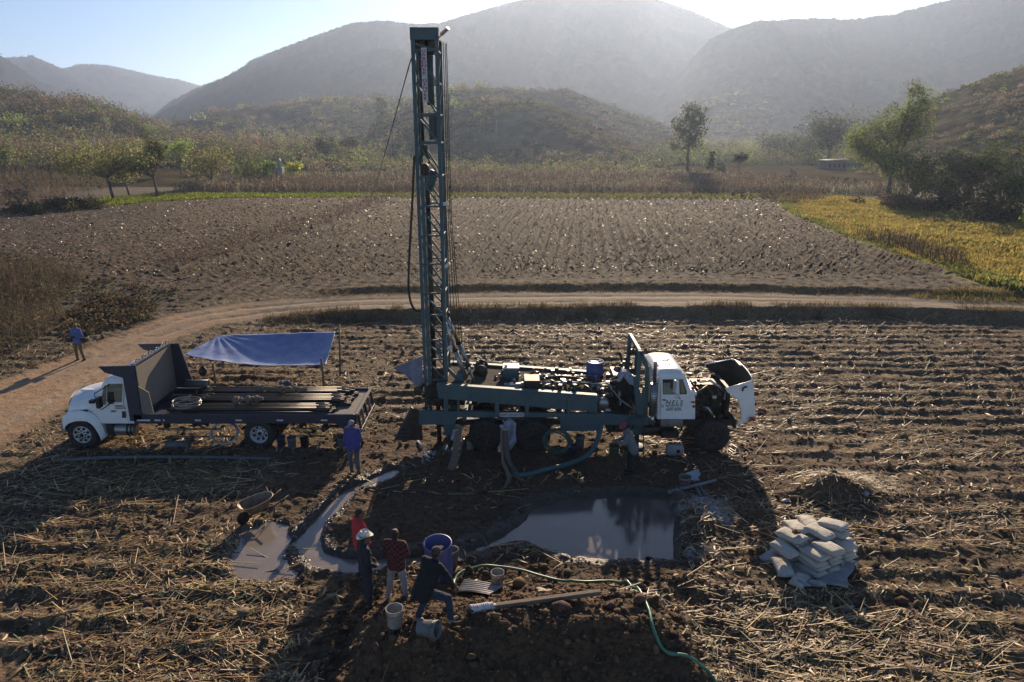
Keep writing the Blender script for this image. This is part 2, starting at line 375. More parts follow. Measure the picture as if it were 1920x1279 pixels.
# ------------------------------------------------------------------ the land
def mixc(c, a, w):
    w = np.clip(w, 0, 1)[..., None]; return c*(1-w)+np.array(a)*w
def land_colour(x, y):
    n1 = fbm(x*.5, y*.5, 51, 3); n2 = fbm(x*3.1, y*3.1, 53, 3); n3 = noise(x*14, y*14, 55)
    c = np.zeros(x.shape+(3,))+np.array((.15, .098, .058))
    c = mixc(c, (.21, .145, .088), .5+.9*n1)
    c = mixc(c, (.07, .045, .026), sst(.0, .5, n2)*.7)
    streak = noise(x*1.6, y*7, 57)+.6*noise(x*4, y*16, 58)
    c = mixc(c, (.36, .26, .12), sst(.40, 1.0, streak+.5*n1)*.65)
    # far ploughed field: greyer, lighter
    yf = np.interp(x, RFX, RFY); far = sst(0, 2, y-yf)
    fc = np.zeros_like(c)+np.array((.135, .092, .058)); fc = mixc(fc, (.085, .056, .036), sst(-.2, .5, n2)); fc = mixc(fc, (.30, .22, .135), sst(.35, .8, n3+.5*n1)*.6)
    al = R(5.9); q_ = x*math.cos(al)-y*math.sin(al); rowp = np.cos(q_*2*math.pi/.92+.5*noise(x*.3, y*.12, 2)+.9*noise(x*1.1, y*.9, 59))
    fm = sst(-42, -10, x+.35*(y-45)); fc = mixc(fc, (.052, .034, .022), sst(.35, -.6, rowp)*(.35+.65*fm)*sst(-.9, .2, n2+.5)); fc = mixc(fc, (.23, .165, .10), sst(.35, 1, rowp+.5*n3)*.6*fm); fc = fc*(.66+.26*fbm(x*.06, y*.05, 52, 3)+.30*fbm(x*1.9, y*1.3, 68, 3))[..., None]*np.array([1.10, 1, .86])  # row shading put into the soil colour: dark furrow bottoms, straw-pale ridge tops
    c = c*(1-far[..., None])+fc*far[..., None]
    work = sst(-1.0, .8, sdist(WORK, x, y)+.7*n1)
    wc = np.zeros_like(c)+np.array((.11, .066, .036)); wc = mixc(wc, (.19, .118, .064), sst(.1, .7, n2)); wc = mixc(wc, (.035, .027, .02), sst(.2, .6, n1)*.6)
    c = c*(1-work[..., None]*.85)+wc*work[..., None]*.85
    pd = sdist(POND, x, y); cd = sdist(CHANNEL, x, y)
    wet = np.maximum(sst(-.9, -.1, pd+.3*n2), sst(-.45, -.05, cd+.15*n2)); c = mixc(c, (.085, .07, .055), wet*.8)
    lime = sst(-.3, .25, .45*n2+.4*n1+.5*sst(-.9, .4, -np.hypot((x-P(1330, 950).x)/1.3, (y-P(1330, 950).y)/1.2)+.7)-.35)
    c = mixc(c, (.48, .47, .48), lime*.9*sst(-.4, .3, sdist(SPOIL, x, y)))
    pu = sst(-.25, .1, sdist(PUDDLE, x, y)+.25*n2); c = mixc(c, (.20, .155, .12), pu*.9)
    # banks: dry grass on the road verge
    r = sdist(ROAD, x, y); vg = sst(-2.2, -.5, r)*(1-sst(-.4, .1, r)); c = mixc(c, (.22, .17, .09), vg*sst(-.4, .4, n2)*.7)
    yl = sst(-1.5, .3, sdist(YELLOW, x, y)+.8*n1); c = mixc(c, (.26, .22, .07), yl)
    yl = sst(.2, 1.6, sdist(YELLOW, x, y)+1.0*n1); c = mixc(c, (.36, .28, .08), yl*.95)
    c = mixc(c, (.25, .2, .07), sst(-.4, .3, sdist(YELLOW2, x, y)+.5*n1)*.8)
    ls = sst(-.8, .8, sdist(LEFTSCRUB, x, y)+.8*n1); c = mixc(c, (.10, .085, .05), ls*.7)
    ve = sst(-.9, .4, sdist(VERGE, x, y)+.5*n1); c = mixc(c, (.20, .21, .06), ve)
    corn = sst(102, 104, y)*(1-sst(-10, 2, -y+168)*0); c = mixc(c, (.12, .09, .06), corn*(1-ve)*.9)
    return c
def road_colour(x, y):
    n1 = fbm(x*.6, y*.6, 61, 3); n2 = noise(x*6, y*6, 63)
    c = np.zeros(x.shape+(3,))+np.array((.26, .19, .125)); c = mixc(c, (.18, .13, .085), .5+n1)
    red = 1-sst(-17, -11, x); c = mixc(c, (.36, .22, .12), red*.8*sst(-.5, .4, n1+.4))
    r = sdist(ROAD, x, y); c = mixc(c, (.33, .26, .18), np.exp(-((r-1.2)/.3)**2)*.5); c = mixc(c, (.16, .12, .08), (1-sst(.0, .35, r))*.6)
    return mixc(c, (.13, .10, .07), sst(.3, .8, n2)*.4)
def wet_col(c): return c
# hills: crest lines read off the skyline, each given its own distance and depth
HILLS = [  # (distance, front depth, back depth, crest, roughness)
 ('m', 1300, 520, 500, [(-700, 40), (-300, 70), (-100, 92), (0, 103), (35, 126), (70, 150), (145, 182), (200, 215), (260, 262)], .30),
 ('m', 1750, 600, 500, [(-200, 130), (-60, 118), (20, 108), (60, 105), (85, 115), (120, 132), (170, 160), (230, 200), (300, 262)], .28),
 ('m', 2200, 800, 500, [(40, 180), (90, 135), (125, 128), (150, 121), (195, 122), (240, 131), (290, 143), (335, 150), (375, 161), (430, 190), (540, 262)], .3),
 ('m', 1150, 640, 600, [(230, 262), (270, 232), (320, 190), (380, 162), (420, 148), (475, 113), (540, 88), (600, 66), (660, 45), (720, 41), (780, 48), (825, 46), (900, 24), (960, 7), (1020, -6), (1090, -22), (1160, -24), (1215, -6), (1250, 6), (1300, 24), (1345, 44), (1400, 70), (1500, 120), (1620, 180), (1750, 262)], .33),
 ('m', 940, 480, 500, [(1130, 262), (1200, 205), (1270, 140), (1330, 78), (1375, 56), (1420, 42), (1500, 36), (1600, 38), (1680, 28), (1740, 12), (1800, -4), (1920, -40), (2200, -130), (2700, -160)], .33),
 ('h', 470, 200, 160, [(180, 262), (300, 238), (400, 212), (500, 200), (600, 188), (700, 184), (800, 186), (880, 200), (960, 240)], .35),
 ('h', 345, 110, 120, [(690, 262), (740, 215), (790, 183), (830, 170), (900, 167), (1000, 168), (1075, 171), (1125, 190), (1180, 214), (1235, 232), (1270, 250), (1330, 285)], .14),
 ('h', 240, 72, 70, [(560, 322), (640, 305), (700, 280), (760, 240), (810, 208), (860, 192), (900, 185), (980, 186), (1050, 200), (1100, 222), (1160, 255), (1210, 284), (1250, 312), (1290, 330)], .10),
 ('h', 215, 88, 120, [(1540, 322), (1590, 300), (1640, 262), (1690, 222), (1740, 190), (1790, 170), (1840, 150), (1920, 128), (2100, 80), (2500, 40)], .16),
 ('h', 330, 170, 160, [(-500, 120), (-100, 160), (0, 178), (80, 184), (170, 195), (250, 222), (330, 254), (400, 276), (470, 300)], .3)]
def hill_h(x, y):
    t = x/np.maximum(y, 1); H = np.full(np.shape(x), -5.0); K = np.zeros(np.shape(x))
    for i, (kind, D, wf, wb, crest, rg) in enumerate(HILLS):
        cr = [Q(a, b, D) for a, b in crest]; T = [c.x/D for c in cr]; Z = [c.z for c in cr]
        z = np.interp(t, T, Z, left=-8, right=-8)
        Dl = D*(1+.07*np.sin(t*9+i*2.1)); z = np.where(z > -5, HC+(z-HC)*Dl/D, z)
        s = (y-Dl)
        s = s+wf*.10*noise(x/wf*2.2, y/wf*2.2, 70+i)*sst(0, wf*.3, np.abs(s))
        p = np.where(s < 0, np.clip(1+s/wf, 0, 1), np.clip(1-s/wb, 0, 1))
        p = p*p*(3-2*p)*.55+p*.45
        sc = max(wf*.22, 18)
        gl = rg*(1-np.abs(fbm(x/sc, y/(sc*1.6), 80+i, 4))*2.2)
        h = z*p*(1-np.abs(gl-rg*.5)*sst(0, .35, 1-p)*sst(0, .25, p))
        h = np.where(z > -5, h, -8)
        H = np.maximum(H, h); K = np.where((h >= H) & (kind == 'm'), 1, K)
    return H
def full_h(x, y):
    b = ZF+.5*fbm(x*.02, y*.02, 91, 3)*sst(120, 200, y)-.0*y
    # valley floor rises gently towards the left and the far end
    b = b+3.2*sst(-20, -90, x)*sst(112, 190, y)+6*sst(200, 700, y)
    hh = hill_h(x, y); k = 3.0
    return np.maximum(b, hh)+np.where(np.abs(b-hh) < k, (k-np.abs(b-hh))**2/(4*k), 0)*sst(118, 130, y)
def fan(u0, u1, nu, ys):
    u = np.linspace(u0, u1, nu); ys = np.asarray(ys); X = ys[:, None]*u[None, :]; Y = np.repeat(ys[:, None], nu, 1)
    return X, Y
def fan_faces(nu, nv):
    i = np.arange(nv-1)[:, None]*nu+np.arange(nu-1)[None, :]
    return np.stack([i, i+1, i+nu+1, i+nu], -1).reshape(-1, 4)
def submesh(name, V, F, C, mask, m):
    f = F[mask]; idx, inv = np.unique(f.ravel(), return_inverse=True)
    return struct(npmesh(name, V[idx], inv.reshape(-1, 4), m, C[idx], smooth=True))
def groundmat(name, rough, bump, darken=(.5, .47, .45), sc=9):
    m = mat(name, (0, 0, 0), darken, rough, 0, sc, attr='Col', lo=.38, hi=.62, spec=.25)
    nt = m.node_tree; N = nt.nodes; L = nt.links; b = N['Principled BSDF']; tc = [n for n in N if n.type == 'TEX_COORD'][0]
    n1 = N.new('ShaderNodeTexNoise'); n1.inputs['Scale'].default_value = 22; n1.inputs['Detail'].default_value = 8; n1.inputs['Roughness'].default_value = .7
    v1 = N.new('ShaderNodeTexVoronoi'); v1.inputs['Scale'].default_value = 13
    L.new(tc.outputs['Object'], n1.inputs['Vector']); L.new(tc.outputs['Object'], v1.inputs['Vector'])
    ad = N.new('ShaderNodeMath'); ad.operation = 'ADD'; L.new(n1.outputs[0], ad.inputs[0]); L.new(v1.outputs['Distance'], ad.inputs[1])
    bp = N.new('ShaderNodeBump'); bp.inputs['Strength'].default_value = bump; bp.inputs['Distance'].default_value = .04
    L.new(ad.outputs[0], bp.inputs['Height']); L.new(bp.outputs[0], b.inputs['Normal'])
    return m
m_ground = groundmat('soil', .95, .75); m_road = groundmat('road_dirt', .95, .35, (.75, .73, .7)); m_wet = groundmat('wet_mud', .5, .5, (.6, .58, .56))
ys = [8.0]
while ys[-1] < 119: ys.append(ys[-1]+max(.028, .0026*ys[-1]))
NU = 1250
X, Y = fan(-1.0, 1.0, NU, ys); Zg = G(X, Y)
bl = sst(104, 119, Y); Zg = Zg*(1-bl)+full_h(X, Y)*bl
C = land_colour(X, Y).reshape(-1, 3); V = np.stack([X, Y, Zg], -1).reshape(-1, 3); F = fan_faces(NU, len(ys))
fc = V[F].mean(1); fx, fy = fc[:, 0], fc[:, 1]
rd = sdist(ROAD, fx, fy)+.12*noise(fx*2.2, fy*2.2, 66) > 0
Cr = road_colour(X, Y).reshape(-1, 3)
mud = (np.maximum(np.maximum(sdist(POND, fx, fy)+.35, sdist(CHANNEL, fx, fy)+.22), sdist(PUDDLE, fx, fy)+.1)+.14*fbm(fx*2.5, fy*2.5, 67, 2) > 0) & ~rd
yel = ((sdist(YELLOW, fx, fy) > 0) | (sdist(YELLOW2, fx, fy) > 0)) & ~rd
farf = (fy > np.interp(fx, RFX, RFY)) & ~rd & ~yel & (fx > -60)
rest = ~(rd | mud | yel | farf)
submesh('ground', V, F, C, rest, m_ground); submesh('dirt_road', V, F, Cr, rd, m_road); submesh('mud_ground', V, F, C, mud, m_wet)
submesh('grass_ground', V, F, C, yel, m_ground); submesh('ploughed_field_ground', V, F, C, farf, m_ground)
# water
m_water = mat('muddy_water', (.085, .072, .062), (.10, .082, .066), .10, 0, 1.5, spec=.55, bump=.035, bscale=3)
m_water2 = mat('silty_water', (.23, .185, .15), (.19, .155, .125), .16, 0, 2, spec=.6, bump=.05, bscale=5)
for nm, poly, z, m in (('pond_water', POND, -.075, m_water), ('channel_water', CHANNEL, -.055, m_water2), ('puddle_water', PUDDLE, -.012, m_water2)):
    cx = sum(p[0] for p in poly)/len(poly); cy_ = sum(p[1] for p in poly)/len(poly)
    bm = bmesh.new(); x0, x1 = min(p[0] for p in poly)-.5, max(p[0] for p in poly)+.5; y0, y1 = min(p[1] for p in poly)-.5, max(p[1] for p in poly)+.5
    n = 90; gx, gy = np.meshgrid(np.linspace(x0, x1, n), np.linspace(y0, y1, n)); ff = fan_faces(n, n)
    vv = np.stack([gx, gy, np.full_like(gx, z)], -1).reshape(-1, 3); cc = vv[ff].mean(1)
    k = sdist(poly, cc[:, 0], cc[:, 1]) > -.16
    idx, inv = np.unique(ff[k].ravel(), return_inverse=True)
    struct(npmesh(nm, vv[idx], inv.reshape(-1, 4), m, smooth=True)); bm.free()
# hills and mountains
ys = [118.6]
while ys[-1] < 3000: ys.append(ys[-1]*1.0082)
NU = 760
X, Y = fan(-1.05, 1.05, NU, ys); Z = full_h(X, Y)
rough_t = 1.1*sst(250, 700, Y)+.25*sst(120, 250, Y)
Z = Z+rough_t*(noise(X*.45, Y*.45, 95)+noise(X*.16, Y*.16, 96)*1.5)*sst(2, 8, Z)
H = Z
n1 = fbm(X*.03, Y*.03, 101, 4); n2 = fbm(X*.15, Y*.15, 103, 3); n3 = noise(X*.5, Y*.5, 104)
C = np.zeros(X.shape+(3,))+np.array((.13, .105, .065)); C = mixc(C, (.22, .175, .10), sst(-.1, .5, n1+.4*n2)); C = mixc(C, (.045, .05, .028), sst(.0, .5, n2+.5*n3)*.8)
far = sst(420, 800, Y); C = C*(1-far[..., None])+mixc(np.zeros_like(C)+np.array((.030, .028, .024)), (.055, .045, .034), sst(0, .5, n2+n1))*far[..., None]
e = (H < 4) & (Y < 420); C[e] = mixc(np.zeros_like(C)+np.array((.12, .095, .055)), (.15, .13, .06), sst(-.2, .4, n1))[e]
V = np.stack([X, Y, Z], -1).reshape(-1, 3); F = fan_faces(NU, len(ys)); C = C.reshape(-1, 3); fy = V[F][:, :, 1].mean(1); fz = V[F][:, :, 2].mean(1)
m_hill = mat('hill_earth', (0, 0, 0), (.55, .55, .55), .95, 0, .12, attr='Col', bump=1.0, bscale=.5, spec=0.0); 
mt = (fy > 600); hl = ~mt & (fz > 3.5)
submesh('valley_floor', V, F, C, ~mt & ~hl, m_hill); submesh('hills', V, F, C, hl, m_hill); submesh('mountains', V, F, C, mt, m_hill)
def terr(x, y):
    x = np.asarray(x, float); y = np.asarray(y, float)
    b = sst(104, 119, y); return G(x, y, False)*(1-b)+full_h(x, y)*b
def t1(x, y): return float(terr(np.array([x]), np.array([y]))[0])
def PT(px, py):                            # photo pixel dropped on the terrain
    v = (py-639.5)/FPX; d = Vector(((px-960)/FPX, CS-v*SN, -(SN+v*CS)))
    t = np.concatenate([np.arange(8, 130, .25), np.geomspace(130, 3000, 2500)])
    z = HC+t*d.z; g = terr(t*d.x, t*d.y); k = int(np.argmax(g >= z)) if (g >= z).any() else len(t)-1
    return Vector((t[k]*d.x, t[k]*d.y, float(g[k])))
# ------------------------------------------------------------------ vegetation
rng = np.random.default_rng(7)
m_leaf = mat('foliage', (0, 0, 0), (.7, .7, .65), .75, 0, 1.5, attr='Col', transl=.5, spec=.2)
m_dry = mat('dry_foliage', (0, 0, 0), (.75, .72, .7), .9, 0, 2, attr='Col', transl=.25, spec=.1)
m_bark = mat('bark', (.07, .055, .045), (.13, .11, .09), .95, 0, 5, bump=.5, stretch=(3, 3, .6))
m_straw = mat('straw', (0, 0, 0), (.6, .55, .5), .55, 0, 6, attr='Col', spec=.45, transl=.1)
m_clod = mat('clod_earth', (0, 0, 0), (.6, .58, .55), .95, 0, 10, attr='Col', bump=.5, spec=.15)
def rdirs(n):
    v = rng.normal(size=(n, 3)); return v/np.linalg.norm(v, axis=1, keepdims=True)
def quads(C, size, flat=0.0, asp=1.0):
    """randomly turned quads at centres C"""
    n = len(C); a = rdirs(n); a[:, 2] *= 1-flat; a /= np.linalg.norm(a, axis=1, keepdims=True); b = np.cross(a, rdirs(n)); b /= np.linalg.norm(b, axis=1, keepdims=True)
    s = (np.asarray(size)*np.ones(n))[:, None]*.5
    a = a*s*asp; b = b*s
    V = np.stack([C-a-b*.5, C+a*.2-b, C+a+b*.6, C-a*.3+b], 1).reshape(-1, 3)
    return V, np.arange(4*n).reshape(-1, 4)
def jit(base, n, s=.25):
    b = np.asarray(base, float)
    if b.ndim == 1: b = np.repeat(b[None], n, 0)
    return np.clip(b*(1+s*rng.normal(size=(n, 1)))*(1+.08*rng.normal(size=(n, 3))), .004, .9)
def bushes(name, P3, rad, per, size, cols, m, flat=.2, hgt=.75, label=None):
    n = len(P3); k = per
    d = rdirs(n*k); d[:, 2] = np.abs(d[:, 2]); rr = np.repeat(rad, k)
    lump = 1+.3*np.sin(d[:, 0]*5+np.repeat(rng.uniform(0, 6, n), k))
    q = np.repeat(P3, k, 0)+d*(rr*rng.uniform(.55, 1, n*k)*lump)[:, None]*np.array([1, 1, hgt])
    V, F = quads(q, np.repeat(size, k)*rng.uniform(.6, 1.4, n*k), flat)
    c = np.repeat(np.repeat(cols, k, 0)*rng.uniform(.85, 1.15, (n*k, 1)), 4, 0)
    return stuff(npmesh(name, V, F, m, c), label)
GRN, OLV, BRN, YGR, DKG = (.20, .27, .06), (.21, .20, .08), (.22, .165, .115), (.34, .36, .05), (.075, .095, .04)
tree_n = 0
def tree(name, label, base, top, width, kind, colr, loc=None, group=None, cat='tree', n=None, leaf=None, trunk_h=.3, lean=0.0):
    """base (px,py) of the trunk foot, top py, width in px"""
    p = loc if loc is not None else PT(*base)
    d = p.y*CS-(p.z-HC)*SN
    vb = (base[1]-639.5)/FPX; vt = (top-639.5)/FPX
    h = d*(vb-vt)/(CS-vt*SN); w = width/FPX*d
    o = thing(name, label, cat, p, rng.uniform(0, 6.28), group)
    mb = MB(); crowns = []; rt = max(.04, h*.022)*(1.25 if kind == 'spread' else 1)
    R_ = Matrix.Rotation(-o.rotation_euler.z, 3, 'Z')
    ln = R_ @ Vector((lean*h, 0, 0))
    th = h*trunk_h
    if kind == 'tall': spine = [Vector((0, 0, -.2)), Vector((.01*h, 0, th)), Vector((.0, .01*h, h*.6)), Vector((ln.x*.5, ln.y*.5, h*.93))]
    else: spine = [Vector((0, 0, -.2)), Vector((ln.x*.25, ln.y*.25, th*.5)), Vector((ln.x*.5, ln.y*.5, th))]
    mb.tube(spine, [rt, rt*.8, rt*.55, rt*.15][:len(spine)] if kind == 'tall' else [rt, rt*.8, rt*.7], 7)
    nb = {'tall': 20, 'spread': 16, 'round': 15, 'vase': 26, 'bare': 15}[kind]
    for i in range(nb):
        t = rng.uniform(0, 1); az = i*2.4+rng.uniform(-.4, .4)
        if kind == 'tall':
            z0 = th+(h*.9-th)*(i/nb); a = spine[1].lerp(spine[3], (z0-th)/(h-th)); L = w*.5*(1-.45*(i/nb))*rng.uniform(.45, 1.0); tip = a+Vector((math.cos(az)*L, math.sin(az)*L, h*.10*rng.uniform(.5, 1.5)))
        elif kind == 'spread':
            a = spine[-1]; L = w*.5*rng.uniform(.5, 1.05); tip = a+Vector((math.cos(az)*L, math.sin(az)*L, (h-th)*rng.uniform(.3, .88)*(1-.35*(L/(w*.5))**2)))+ln*.5
        elif kind == 'vase':
            a = spine[-1]; az = i*2.4; f = .2+.8*((i*.382) % 1); L = w*.5*f*.95; tip = a+Vector((math.cos(az)*L, math.sin(az)*L, (h-th)*(.22+.72*((i*.618) % 1))*(1-.15*f)))
        else:
            a = spine[-1]; L = w*.5*rng.uniform(.3, .85); tip = a+Vector((math.cos(az)*L, math.sin(az)*L, (h-th)*rng.uniform(.15, .85)))
        mid = a.lerp(tip, .5)+Vector((rng.uniform(-.06, .06)*w, rng.uniform(-.06, .06)*w, (tip-a).z*.08))
        mb.tube([a, mid, tip], [rt*.42, rt*.25, rt*.08], 5, caps=False)
        crowns.append((tip, 1)); crowns.append((mid.lerp(tip, .4), .8))
        for j in range(2):
            e = mid.lerp(tip, rng.uniform(0, .6)); tp = e+Vector(rdirs(1)[0])*w*.16+Vector((0, 0, w*.05)); mb.tube([e, tp], [rt*.15, rt*.04], 4, caps=False); crowns.append((tp, .7))
    tr = mb.build('trunk', m_bark, o)
    s = leaf or min(.5, max(.14, d*.0024)); n = n or int(np.clip(3.0*w*h/(s*s)*.8, 700, 11000))
    if kind == 'bare': n = n//4
    k = len(crowns); cp = np.array([c[0][:] for c in crowns]); cw = np.array([c[1] for c in crowns])
    ci = rng.choice(k, n, p=cw/cw.sum()); cr = {'tall': .13, 'spread': .2, 'round': .22, 'vase': .105, 'bare': .14}[kind]*w*rng.uniform(.6, 1.35, k)
    q = cp[ci]+rdirs(n)*(cr[ci]*rng.uniform(.15, 1, n)**.6)[:, None]*np.array([1, 1, .62 if kind == 'spread' else .85])
    V, F = quads(q, s*rng.uniform(.55, 1.35, n), .15)
    cc = jit(np.array(colr)*1.25, k, .28)[ci]*rng.uniform(.75, 1.25, (n, 1)); cc = np.repeat(cc, 4, 0)
    c = npmesh('crown', V, F, m_dry if kind == 'bare' else m_leaf, cc); c.parent = o
    return o
TREES = [
 ('low spreading tree with leaning trunk, leftmost of the three on the grass bank', (214, 376), 250, 150, 'spread', OLV, .34, -.10),
 ('smaller tree in the middle of the three on the grass bank', (243, 368), 275, 80, 'round', OLV, .3, -.1),
 ('leafy tree with short stout trunk, rightmost of the three on the grass bank', (296, 369), 245, 92, 'vase', (.12, .135, .05), .3, -.05),
 ('leafless brown tree at far left edge of the ploughed field', (42, 392), 322, 96, 'bare', BRN, .22, -.1),
 ('bright green round tree above the ones on the bank', (340, 328), 255, 58, 'round', GRN, .25, 0),
 ('broad olive tree right of the bright round tree', (398, 352), 268, 98, 'round', OLV, .18, 0),
 ('bright green tree behind the broad olive tree', (424, 322), 268, 36, 'round', (.13, .17, .04), .25, 0),
 ('mid green tree between broad olive tree and pale water tower', (466, 342), 290, 54, 'round', (.12, .13, .045), .16, 0),
 ('light green tree just left of the pale water tower', (503, 340), 298, 34, 'round', GRN, .15, 0),
 ('small yellow green bushy tree right of the water tower', (552, 334), 303, 36, 'round', YGR, .12, 0),
 ('tall dark tree on the slope left of the drilling mast', (718, 252), 182, 34, 'tall', DKG, .15, 0),
 ('shorter dark tree beside the tall one on the slope', (703, 268), 228, 40, 'round', DKG, .15, 0),
 ('dark round tree at the foot of the slope left of the mast', (612, 300), 240, 50, 'round', (.06, .07, .035), .15, 0),
 ('umbrella shaped tree in a clearing left of the mast', (655, 296), 252, 34, 'spread', DKG, .45, 0),
 ('tall narrow tree standing alone right of the knoll', (1288, 331), 188, 84, 'tall', (.07, .08, .035), .28, .08),
 ('slim young tree right of the tall lone tree', (1332, 330), 280, 16, 'tall', (.10, .12, .04), .2, 0),
 ('small round bush like tree by the dark mound', (1352, 332), 306, 18, 'round', DKG, .15, 0),
 ('small flat topped tree in the pale meadow', (1384, 331), 281, 28, 'spread', DKG, .5, .05),
 ('large round tree beside the low farmhouse', (1552, 309), 196, 118, 'round', (.075, .085, .04), .22, 0),
 ('hazy tree left of the large round one', (1517, 307), 236, 70, 'round', (.09, .10, .05), .2, 0),
 ('grey green tree at the left end of the distant tree row', (1447, 302), 246, 62, 'round', (.09, .10, .06), .2, 0),
 ('pale tree in the middle of the distant tree row', (1482, 304), 250, 60, 'round', (.11, .12, .06), .2, 0),
 ('great forked tree with bright leaves standing by the yellow field', (1664, 372), 146, 205, 'vase', (.165, .195, .05), .2, 0),
 ('leafless shrub tree at the end of the dry corn', (1482, 345), 308, 40, 'bare', BRN, .2, 0),
 ('dark green tree close behind the great forked tree', (1712, 384), 270, 84, 'round', (.075, .095, .03), .15, 0),
 ('mid green tree right of the great forked tree', (1762, 388), 288, 76, 'round', (.08, .10, .032), .15, 0),
 ('dark spreading tree above the right end of the yellow field', (1812, 398), 240, 110, 'spread', (.07, .09, .03), .3, 0),
 ('low dark brown tree at the edge of the yellow field', (1790, 400), 322, 86, 'round', (.05, .045, .03), .1, 0),
 ('dense dark tree near the right edge behind the field', (1872, 408), 262, 110, 'round', DKG, .15, 0),
 ('large dark tree cut by the right edge of the picture', (1922, 420), 236, 110, 'round', (.06, .08, .028), .15, 0),
 ('bright leafed branchy tree at the very right edge', (1934, 470), 262, 52, 'round', (.15, .19, .045), .12, 0),
 ('bright green tree at the far left edge', (8, 322), 268, 46, 'round', (.13, .17, .04), .2, 0)]
for i, (lb, base, top, wd, kd, cl, th, ln) in enumerate(TREES):
    loc = None
    if base[1] > 372 and base[0] > 1700: pass
    tree('tree', lb, base, top, wd, kd, cl, loc, None, trunk_h=th, lean=ln)
# wooded slopes and scrub: far-off masses
def scatter(n, y0, y1, u0, u1, powr=1.0):
    y = (y0**(1-powr)+(y1**(1-powr)-y0**(1-powr))*rng.uniform(size=n))**(1/(1-powr)) if powr != 1 else y0*(y1/y0)**rng.uniform(size=n)
    return y*rng.uniform(u0, u1, n), y
def palette(n, x, y, opts, w, s=.05, sd=1, j=.33):
    v = noise(x*s, y*s, sd)+rng.normal(size=n)*.55; qs = np.quantile(v, np.cumsum(w)[:-1]/sum(w)); return jit(np.array(opts)[np.digitize(v, qs)], n, j)
x, y = scatter(2600, 132, 330, -1.0, -.22); h = full_h(x, y)
k = (h > 2.2) | (y > 190); k &= (noise(x*.035, y*.035, 111) > -.45); x, y, h = x[k], y[k], h[k]; n = len(x)
rad = (1.2+3.6*rng.uniform(size=n)**1.6)*np.clip(y/200, .65, 1.3)
bushes('woodland', np.stack([x, y, h], -1), rad, 150, np.clip(y*.0019, .28, .6), palette(n, x, y, [BRN, OLV, BRN, GRN, DKG, (.12, .11, .06)], [3, 3, 2, 1.2, 1.5, 2]), m_leaf, hgt=1.1, label='brown and olive trees massed on the left slope')
x, y = scatter(8000, 150, 600, -.32, .36, .3); h = full_h(x, y); k = (h > 3.2) & ((noise(x*.05, y*.05, 113)+.5*noise(x*.15, y*.15, 114) > -.35-.5*sst(9, 3, h))); x, y, h = x[k], y[k], h[k]; n = len(x)
bushes('hillside_scrub', np.stack([x, y, h], -1), rng.uniform(.6, 2.1, n)*np.clip(y/240, .75, 1.6), 44, np.clip(y*.0016, .25, .8), palette(n, x, y, [(.25, .20, .13), (.28, .23, .13), OLV, (.29, .26, .13), (.12, .12, .06)], [3, 3, 2, 1.5, .4], j=.2), m_dry, label='dry scrub covering the central knoll')
x, y = scatter(3600, 130, 300, .38, 1.0); h = full_h(x, y); k = (h > 1.5) & (noise(x*.06, y*.06, 117) > -.1-.6*sst(6, 2, h)); x, y, h = x[k], y[k], h[k]; n = len(x)
bushes('slope_scrub', np.stack([x, y, h], -1), rng.uniform(.5, 1.9, n)*np.clip(y/200, .7, 1.3), 40, np.clip(y*.0016, .25, .5), palette(n, x, y, [BRN, OLV, (.14, .12, .06), GRN, DKG], [3, 3, 2, 1, 1]), m_leaf, label='dry bushes on the right hand slope')
x, y = scatter(2200, 190, 460, .20, .60); h = full_h(x, y); k = (h < 4); x, y, h = x[k], y[k], h[k]; n = len(x)
bushes('valley_trees', np.stack([x, y, h], -1), rng.uniform(1.0, 4.0, n), 64, np.clip(y*.0019, .3, .7), palette(n, x, y, [OLV, (.13, .13, .07), GRN, DKG], [3, 3, 1, 1]), m_leaf, hgt=1.1, label='hazy trees filling the far valley floor')
x, y = scatter(1500, 175, 560, -.75, -.02); h = full_h(x, y); k = noise(x*.03, y*.03, 119) > -.3; x, y, h = x[k], y[k], h[k]; n = len(x)
bushes('valley_trees', np.stack([x, y, h], -1), rng.uniform(1.5, 4.2, n)*np.clip(y/300, .7, 1.4), 64, np.clip(y*.0019, .3, .9), palette(n, x, y, [OLV, DKG, GRN, BRN], [3, 2, 1.5, 2]), m_leaf, hgt=1.1, label='mixed trees on the rolling ground left of the mast')
x, y = scatter(52000, 600, 2300, -1.0, 1.0, .4); h = full_h(x, y); ub = ((x/y+1.05)*60).astype(int).clip(0, 126); el = (h-HC)/y; mx_ = np.zeros(128); np.maximum.at(mx_, ub, el)
k = (h > 12) & (el > mx_[ub]-.006); x, y, h = x[k], y[k], h[k]; n = len(x)
bushes('mountain_forest', np.stack([x, y, h], -1), rng.uniform(1.8, 4.0, n)*np.clip(y/1000, .8, 1.5), 6, np.clip(y*.0014, 1.0, 2.4), palette(n, x, y, [(.03, .032, .022), (.04, .038, .028), (.05, .042, .032)], [3, 3, 2], .01, j=.15), m_dry, flat=.8, hgt=.6, label='dark forest covering the mountains')
x, y = scatter(4200, 150, 240, -.8, .62); h = full_h(x, y); k = (h < 4) & (noise(x*.05, y*.08, 129) > -.25) & ~((x/y > .22) & (x/y < .5) & (y < 190)); x, y, h = x[k], y[k], h[k]; n = len(x)
bushes('valley_brush', np.stack([x, y, h], -1), rng.uniform(.7, 2.4, n), 30, np.clip(y*.0023, .35, .5), palette(n, x, y, [OLV, BRN, GRN, DKG], [3, 3, 1, 2]), m_leaf, hgt=1.0, label='low brush behind the dry corn')
